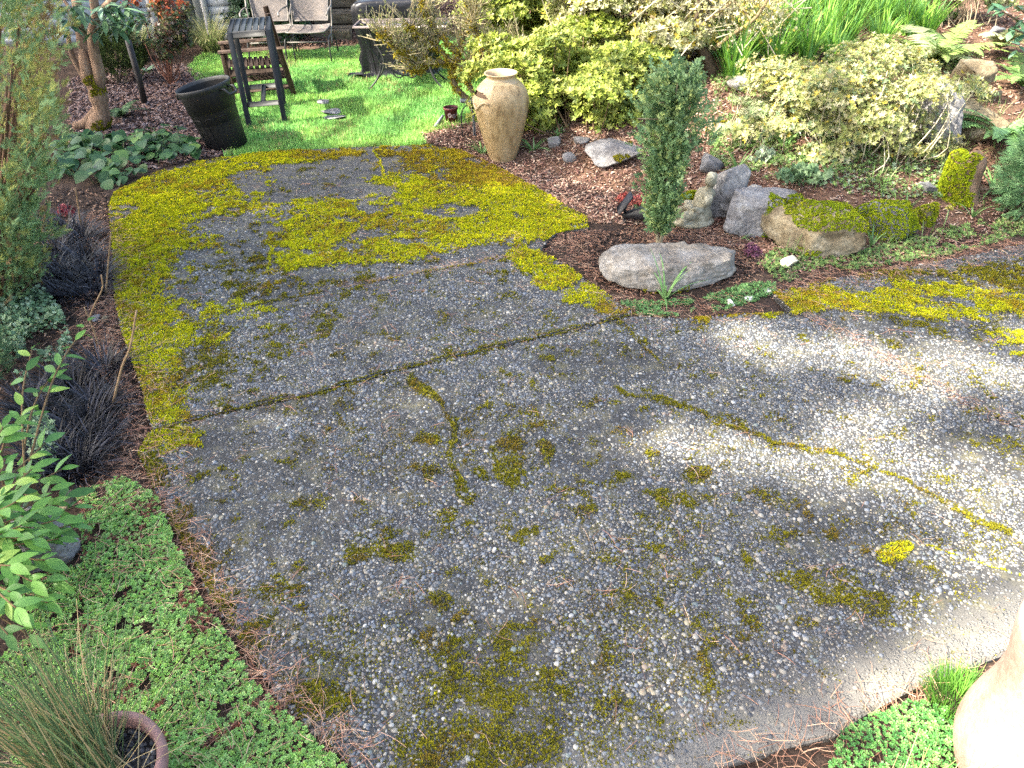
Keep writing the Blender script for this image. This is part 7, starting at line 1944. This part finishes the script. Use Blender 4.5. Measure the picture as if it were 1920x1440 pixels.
OVAL = leaf(0.46, 6, 0.10, 0.15, 0.95)
RH2 = leaf_meshes(OVAL, [(0.05, 0.13, 0.065), (0.075, 0.17, 0.085), (0.12, 0.24, 0.13), (0.035, 0.085, 0.045)], M_LEAFG)
leaves_at(t_, p0, [(1880, 22, -0.5, 6), (1905, 10, -0.5, 6), (1915, 40, -0.45, 6), (1898, 55, -0.5, 6), (1922, 70, -0.4, 6), (1868, 5, -0.4, 4), (1910, 90, -0.4, 5), (1930, 20, -0.3, 6)], RH2, 0.13, -0.15)
sm = MB()
for x_, y_, dy in ((1880, 22, -0.5), (1905, 10, -0.5), (1898, 55, -0.5), (1922, 70, -0.4)): add_tube(sm, curve_pts([np.zeros(3), (on_y(x_, y_, p0[1] + dy) - p0) * 0.6 + np.array([0.05, 0, 0.05]), on_y(x_, y_, p0[1] + dy) - p0], 8), np.linspace(0.014, 0.006, 8), 6, (0.14, 0.10, 0.06))
link('branches', sm.mesh('branches', True), M_TWIG, t_)

# low weeds on the bank and round the corner stone
WEED = [(0.15, 0.27, 0.07), (0.21, 0.34, 0.10), (0.11, 0.20, 0.06), (0.28, 0.36, 0.12)]
carpet('bank_weeds', 'low green weeds scattered through litter on the right bank', [(1420, 500), (1450, 470), (1600, 480), (1700, 450), (1900, 400), (1930, 440), (1800, 476), (1600, 512), (1460, 535)], 3200, 0.017, WEED, 0.03, None, None, None, G, 0.40, 6)
carpet('upper_weeds', 'small green seedlings in litter above the rockery', [(1340, 300), (1500, 260), (1700, 280), (1800, 300), (1760, 380), (1600, 370), (1500, 350), (1400, 340)], 1500, 0.022, WEED + [(0.30, 0.38, 0.24)], 0.035, None, None, None, G, 0.48, 5)
carpet('green_mat', 'small green creeping leaves at the foot of the flat corner stone', [(1160, 565), (1300, 560), (1400, 530), (1450, 525), (1455, 548), (1400, 568), (1300, 590), (1200, 590)], 1500, 0.0135, [(0.14, 0.30, 0.09), (0.20, 0.38, 0.13), (0.10, 0.22, 0.07)], 0.022, None, None, None, flat, 0.36, 7)
p0 = G(1510, 350); bush('dead_nettle', 'grey green leafy plant above the brown boulder', 'plant', p0, (0, 0.05, 0.06), (0.20, 0.14, 0.08), PAIR, 240, 0.032, [(0.17, 0.28, 0.14), (0.25, 0.36, 0.20), (0.12, 0.20, 0.10)], None, 0.3, 0.3, -0.5, 6, None, seed=2, r0=0.003)
p0 = G(1432, 310); bush('dead_nettle', 'pale grey green leafy plant among litter behind the rocks', 'plant', p0, (0, 0.05, 0.05), (0.10, 0.09, 0.07), PAIR, 90, 0.034, [(0.30, 0.38, 0.26), (0.38, 0.46, 0.33)], None, 0.3, 0.3, -0.5, 5, None, seed=4, r0=0.003)
carpet('bank_grass_weeds', 'loose green weeds between boxwood and pale shrub', [(1330, 250), (1400, 200), (1480, 190), (1560, 260), (1500, 320), (1380, 330), (1330, 300)], 1500, 0.024, WEED + [(0.36, 0.40, 0.20)], 0.05, None, None, None, G, 0.40, 4)
carpet('slope_weeds', 'pale green seedlings under the strap-leaf drift', [(1330, 150), (1500, 120), (1740, 100), (1850, 120), (1800, 160), (1450, 190), (1340, 200)], 2200, 0.026, WEED + [(0.40, 0.44, 0.22), (0.34, 0.30, 0.16)], 0.06, None, None, None, G, 0.36, 4)
mb = MB(); x, y = region([(1240, 250), (1330, 190), (1480, 150), (1800, 150), (1930, 250), (1930, 420), (1700, 470), (1480, 500), (1400, 330)], 2600)
q_ = fbm2(x * 3, y * 3, 88, 3) > 0.47; x, y = x[q_], y[q_]; n = len(x)
ribbon(mb, np.stack([x, y, H(x, y)], 1), rng.uniform(0, 6.28, n), rng.uniform(0.06, 0.20, n), rng.uniform(0.1, 1.2, n), rng.uniform(0.1, 1.2, n), rng.uniform(0.0014, 0.0032, n), palette([(0.18, 0.33, 0.08), (0.26, 0.40, 0.12), (0.40, 0.38, 0.20), (0.14, 0.25, 0.07)], n), 5, 0.2)
tag(link('bank_grass', mb.mesh('bank_grass'), M_GRASS), 'sparse wispy grass growing over the right bank', 'grass', kind='stuff')
# bright moss cushion under the boxwood
for lab, x_, y_, r_ in (('yellow green moss cushion between boxwood and statue', 1300, 372, 0.11), ('yellow moss cushion at the foot of the leaning trunk', 1306, 148, 0.10)):
    p_ = G(x_, y_); n = 700; a_ = rng.uniform(0, 6.28, n); q = r_ * np.sqrt(rng.uniform(0, 1, n))
    mb = MB(); spread(mb, TUFTS, rotz(rng.uniform(0, 6.28, n)) * 0.015, np.stack([q * np.cos(a_), q * np.sin(a_) * 0.8, 0.05 * (1 - (q / r_) ** 2) + 0.0 * q], 1), palette(MOSS_ROCK, n)); tag(link('moss_cushion', mb.mesh('moss_cushion'), M_MOSS, None, p_), lab, 'moss')

# ------------------------------------------------------------------ leafy shrub hanging in from the left
LANC = leaf(0.40, 7, 0.16, 0.28, 0.95)
DAPH = leaf_meshes(LANC, [(0.085, 0.215, 0.040), (0.14, 0.30, 0.055), (0.060, 0.155, 0.035), (0.24, 0.38, 0.07), (0.10, 0.24, 0.055)], M_LEAFG)
b0 = flat(-60, 1130)
t_ = thing('leafy_shrub', 'fresh green shrub with pointed leaves leaning in from the left', 'shrub', (b0[0], b0[1], -0.03)); org = np.array([b0[0], b0[1], -0.03])
sm = MB(); placed_ = []
STEMS = [((165, 602), 0.30, 9), ((110, 690), 0.22, 9), ((60, 655), 0.30, 7), ((40, 780), 0.35, 9), ((85, 830), 0.30, 9), ((115, 880), 0.28, 9), ((60, 880), 0.40, 10), ((125, 930), 0.26, 10), ((30, 940), 0.42, 10), ((105, 975), 0.30, 10), ((60, 1010), 0.36, 10), ((110, 1010), 0.25, 8), ((20, 1060), 0.42, 10), ((60, 1090), 0.34, 9), ((90, 1130), 0.28, 8), ((30, 1140), 0.38, 9), ((10, 870), 0.40, 8), ((15, 1190), 0.32, 8), ((70, 960), 0.34, 8), ((5, 1000), 0.4, 8), ((55, 1190), 0.24, 6), ((130, 985), 0.24, 9), ((140, 950), 0.22, 8), ((45, 905), 0.36, 9), ((95, 920), 0.30, 9), ((10, 930), 0.38, 9), ((40, 985), 0.36, 9), ((85, 1050), 0.28, 9), ((20, 1110), 0.36, 9), ((100, 1090), 0.25, 7), ((5, 800), 0.38, 8), ((45, 1150), 0.28, 8)]
for (x_, y_), hz_, nl in STEMS:
    tip = flat(x_, y_, hz_) - org
    start = np.array([rng.normal(-0.05, 0.05), rng.normal(0.0, 0.06), 0.02])
    if y_ < 820: start = start + np.array([0.0, 0.45, 0.0])
    cv = curve_pts([start, start * 0.45 + tip * 0.55 + np.array([0, 0, 0.10]), tip], 16)
    add_tube(sm, cv, np.linspace(0.006, 0.0026, 16), 6, (0.15, 0.10, 0.05))
    for j in range(nl):
        tpos = 1.0 - 0.62 * (j / nl) ** 1.1; p_ = np.array([np.interp(tpos * 15, np.arange(16), cv[:, i]) for i in range(3)])
        ax = cv[-1] - cv[-4]; ax /= np.linalg.norm(ax)
        a_ = j * 2.4 + rng.normal(0, 0.3)
        sd = np.cross(ax, [0, 0, 1.0]); sd /= np.linalg.norm(sd); u2 = np.cross(sd, ax)
        d_ = (ax * (0.55 if j else 1.0) + (sd * math.cos(a_) + u2 * 0.35 * math.sin(a_)) * (0.9 if j else 0.1) + np.array([0.05, -0.15, -0.02]))[None]
        F_ = frames(d_, np.array([[rng.normal(0, 0.25), rng.normal(-0.25, 0.25), 1.0]]))[0]
        o = link('leaf', DAPH[int(rng.choice(5, p=[0.3, 0.27, 0.18, 0.10, 0.15]))], None, t_)
        o.matrix_local = Matrix.Translation(p_) @ Matrix(F_.tolist()).to_4x4() @ Matrix.Scale(0.088 * rng.uniform(0.65, 1.2), 4)
link('stems', sm.mesh('stems', True), M_TWIG, t_)

# ------------------------------------------------------------------ rushes in the pot and dry grass at the lower right
RUSH = [(0.10, 0.17, 0.07), (0.15, 0.22, 0.08), (0.30, 0.26, 0.11), (0.42, 0.31, 0.15), (0.48, 0.38, 0.21), (0.08, 0.13, 0.05)]
rb = np.array([POT_L[0], POT_L[1], 0.19])
mb = MB(); n = 430
a_ = rng.uniform(0, 6.28, n); r_ = 0.09 * np.sqrt(rng.uniform(0, 1, n))
ribbon(mb, np.stack([r_ * np.cos(a_) - 0.02, r_ * np.sin(a_), np.zeros(n)], 1), rng.normal(2.6, 0.75, n), rng.uniform(0.22, 0.52, n), rng.uniform(0.05, 0.85, n), rng.uniform(-0.1, 0.5, n), rng.uniform(0.0012, 0.0024, n), palette(RUSH, n, 0.25, [3, 3, 2, 2, 1, 2]), 6, 0.35)
n = 60
ribbon(mb, np.stack([rng.normal(0, 0.05, n), rng.normal(0, 0.05, n), np.zeros(n)], 1), rng.uniform(0, 6.28, n), rng.uniform(0.2, 0.4, n), rng.uniform(0.6, 1.3, n), rng.uniform(0.0, 0.6, n), rng.uniform(0.0012, 0.002, n), palette(RUSH[3:5], n), 6, 0.4)
tag(link('rush_clump', mb.mesh('rush_clump'), M_GRASS, None, rb), 'clump of green and straw coloured rushes growing in the terracotta pot', 'rush')
DRY = [(0.52, 0.43, 0.22), (0.60, 0.52, 0.30), (0.42, 0.33, 0.15), (0.34, 0.36, 0.12)]
db = flat(1690, 1545)
mb = MB(); n = 130
ribbon(mb, np.stack([rng.normal(0, 0.085, n), rng.normal(0, 0.035, n), np.full(n, -0.03)], 1), rng.uniform(0, 6.28, n), rng.uniform(0.12, 0.42, n), rng.uniform(0.0, 0.55, n), rng.uniform(-0.1, 0.5, n), rng.uniform(0.0011, 0.0021, n), palette(DRY, n), 6, 0.4)
tag(link('dry_grass', mb.mesh('dry_grass'), M_GRASS, None, (db[0], db[1], 0)), 'straw coloured dry grass stalks in front of the pink jar', 'grass')
clump('grass_tuft', 'fine bright green grass tuft between jar and patio edge', 'grass', flat(1795, 1318), 700, 0.10, 0.0014, [(0.12, 0.32, 0.04), (0.18, 0.40, 0.06), (0.09, 0.24, 0.04)], 0.10, (0.0, 0.7), (0.1, 0.9))
# ================================================================== tall trees outside the frame, crowns shaped to shade the patio around sunlit areas
WH3 = [whorl(3, 0.62, 0.3, s) for s in range(3)]
def lit_poly(pts, up=0.0):
    out = []
    for p in pts:
        g_ = G(*p); z_ = g_[2] + up
        out.append((g_[0] - SUN[0] * z_ / SUN[2], g_[1] - SUN[1] * z_ / SUN[2]))
    return np.array(out)
BANKPX = [(905, 120), (905, 40), (1250, 5), (1700, 5), (1920, 5), (2050, 200), (2050, 360), (1780, 345), (1640, 350), (1500, 330), (1400, 280), (1250, 255), (1010, 258)]
LIT_AREAS = [(lit_poly(BANKPX, 0.1), 0.97), (lit_poly(BANKPX, 0.55), 0.97), (lit_poly(BANKPX[:7] + BANKPX[8:], 1.0), 0.97),
       (lit_poly([(470, 240), (430, 150), (430, 100), (640, 90), (900, 70), (900, 215), (780, 262), (560, 262)]), 0.97),
       (flatpoly([(2300, 960), (1880, 1010), (1790, 1040), (1840, 1085), (1760, 1130), (1700, 1200), (1640, 1290), (1600, 1350), (1680, 1480), (1800, 1650), (2300, 1650)]), 1.0),
       (flatpoly([(1170, 825), (1330, 850), (1500, 870), (1650, 880), (1800, 930), (2300, 980), (2300, 900), (1900, 890), (1750, 850), (1660, 800), (1560, 850), (1400, 838), (1250, 815)]), 1.0),
       (flatpoly([(1340, 645), (1500, 640), (1600, 632), (1680, 660), (1760, 690), (1840, 640), (1960, 600), (2300, 640), (2300, 760), (1900, 720), (1760, 735), (1660, 710), (1560, 672), (1440, 668)]), 1.0),
       (flatpoly([(1430, 480), (1560, 470), (1920, 420), (1920, 480), (1560, 520)]), 0.5),
       (flatpoly([(900, 310), (1130, 300), (1240, 470), (1080, 420), (960, 350)]), 0.45)]
n = 44000
x = rng.uniform(-9, 9, n); y = rng.uniform(-1.0, 15, n)
sh_ = np.full(n, 1.0)
wx = x + 0.25 * (fbm2(x * 1.6, y * 1.6, 201, 3) - 0.5); wy = y + 0.25 * (fbm2(x * 1.6, y * 1.6, 203, 3) - 0.5)
for pl, a_ in LIT_AREAS: sh_ = np.where(inpoly(wx, wy, pl) | (dist_line(wx, wy, np.vstack([pl, pl[:1]])) < 0.17), np.minimum(sh_, 1 - a_), sh_)
# away from the picture the crowns thin out
sh_ *= (1 - sstep(5.0, 8.5, np.abs(x))) * (1 - sstep(12.5, 15, y))
k = rng.uniform(0, 1, n) < sh_ * 0.75
x, y = x[k], y[k]; n = len(x)
t_ = rng.uniform(15, 20, n) + 1.5 * vn2(x * 0.7, y * 0.7, 5)
P = np.stack([x, y, np.zeros(n)], 1) + t_[:, None] * SUN
cells = np.floor((x + 9) / 6.0).astype(int).clip(0, 2)
LBL = ['tall tree beyond the left edge of the picture shading the left bed', 'tall tree out of frame at the left shading the patio', 'tall tree out of frame at the left dappling the right hand slab']
for c_ in range(3):
    q = P[cells == c_]
    if not len(q): continue
    gx_, gy_ = q[:, 0].mean(), q[:, 1].mean(); gz_ = float(H(gx_, gy_))
    o = thing('tall_tree', LBL[c_], 'tree', (gx_, gy_, gz_ - 0.05), 0, 'tall trees outside the frame')
    org = np.array([gx_, gy_, gz_ - 0.05])
    m_ = len(q)
    mb = MB(); spread(mb, WH3, upframes(rand_dirs(m_)) * (0.25 * rng.uniform(0.6, 1.3, m_))[:, None, None], q - org, palette([(0.05, 0.10, 0.035), (0.07, 0.13, 0.04), (0.04, 0.08, 0.03)], m_)); link('crown', mb.mesh('crown'), M_LEAF, o)
    top = q[:, 2].max() - org[2]
    tk = MB(); add_tube(tk, curve_pts([(0, 0, 0), (0.1, 0.05, top * 0.5), (0, 0, top * 0.98)], 14), np.linspace(0.32, 0.06, 14), 14)
    for j in rng.choice(m_, 24): add_tube(tk, [(0, 0, (q[j][2] - org[2]) * 0.86), q[j] - org], [0.06, 0.015], 6)
    link('trunk', tk.mesh('trunk', True), M_BARK, o)
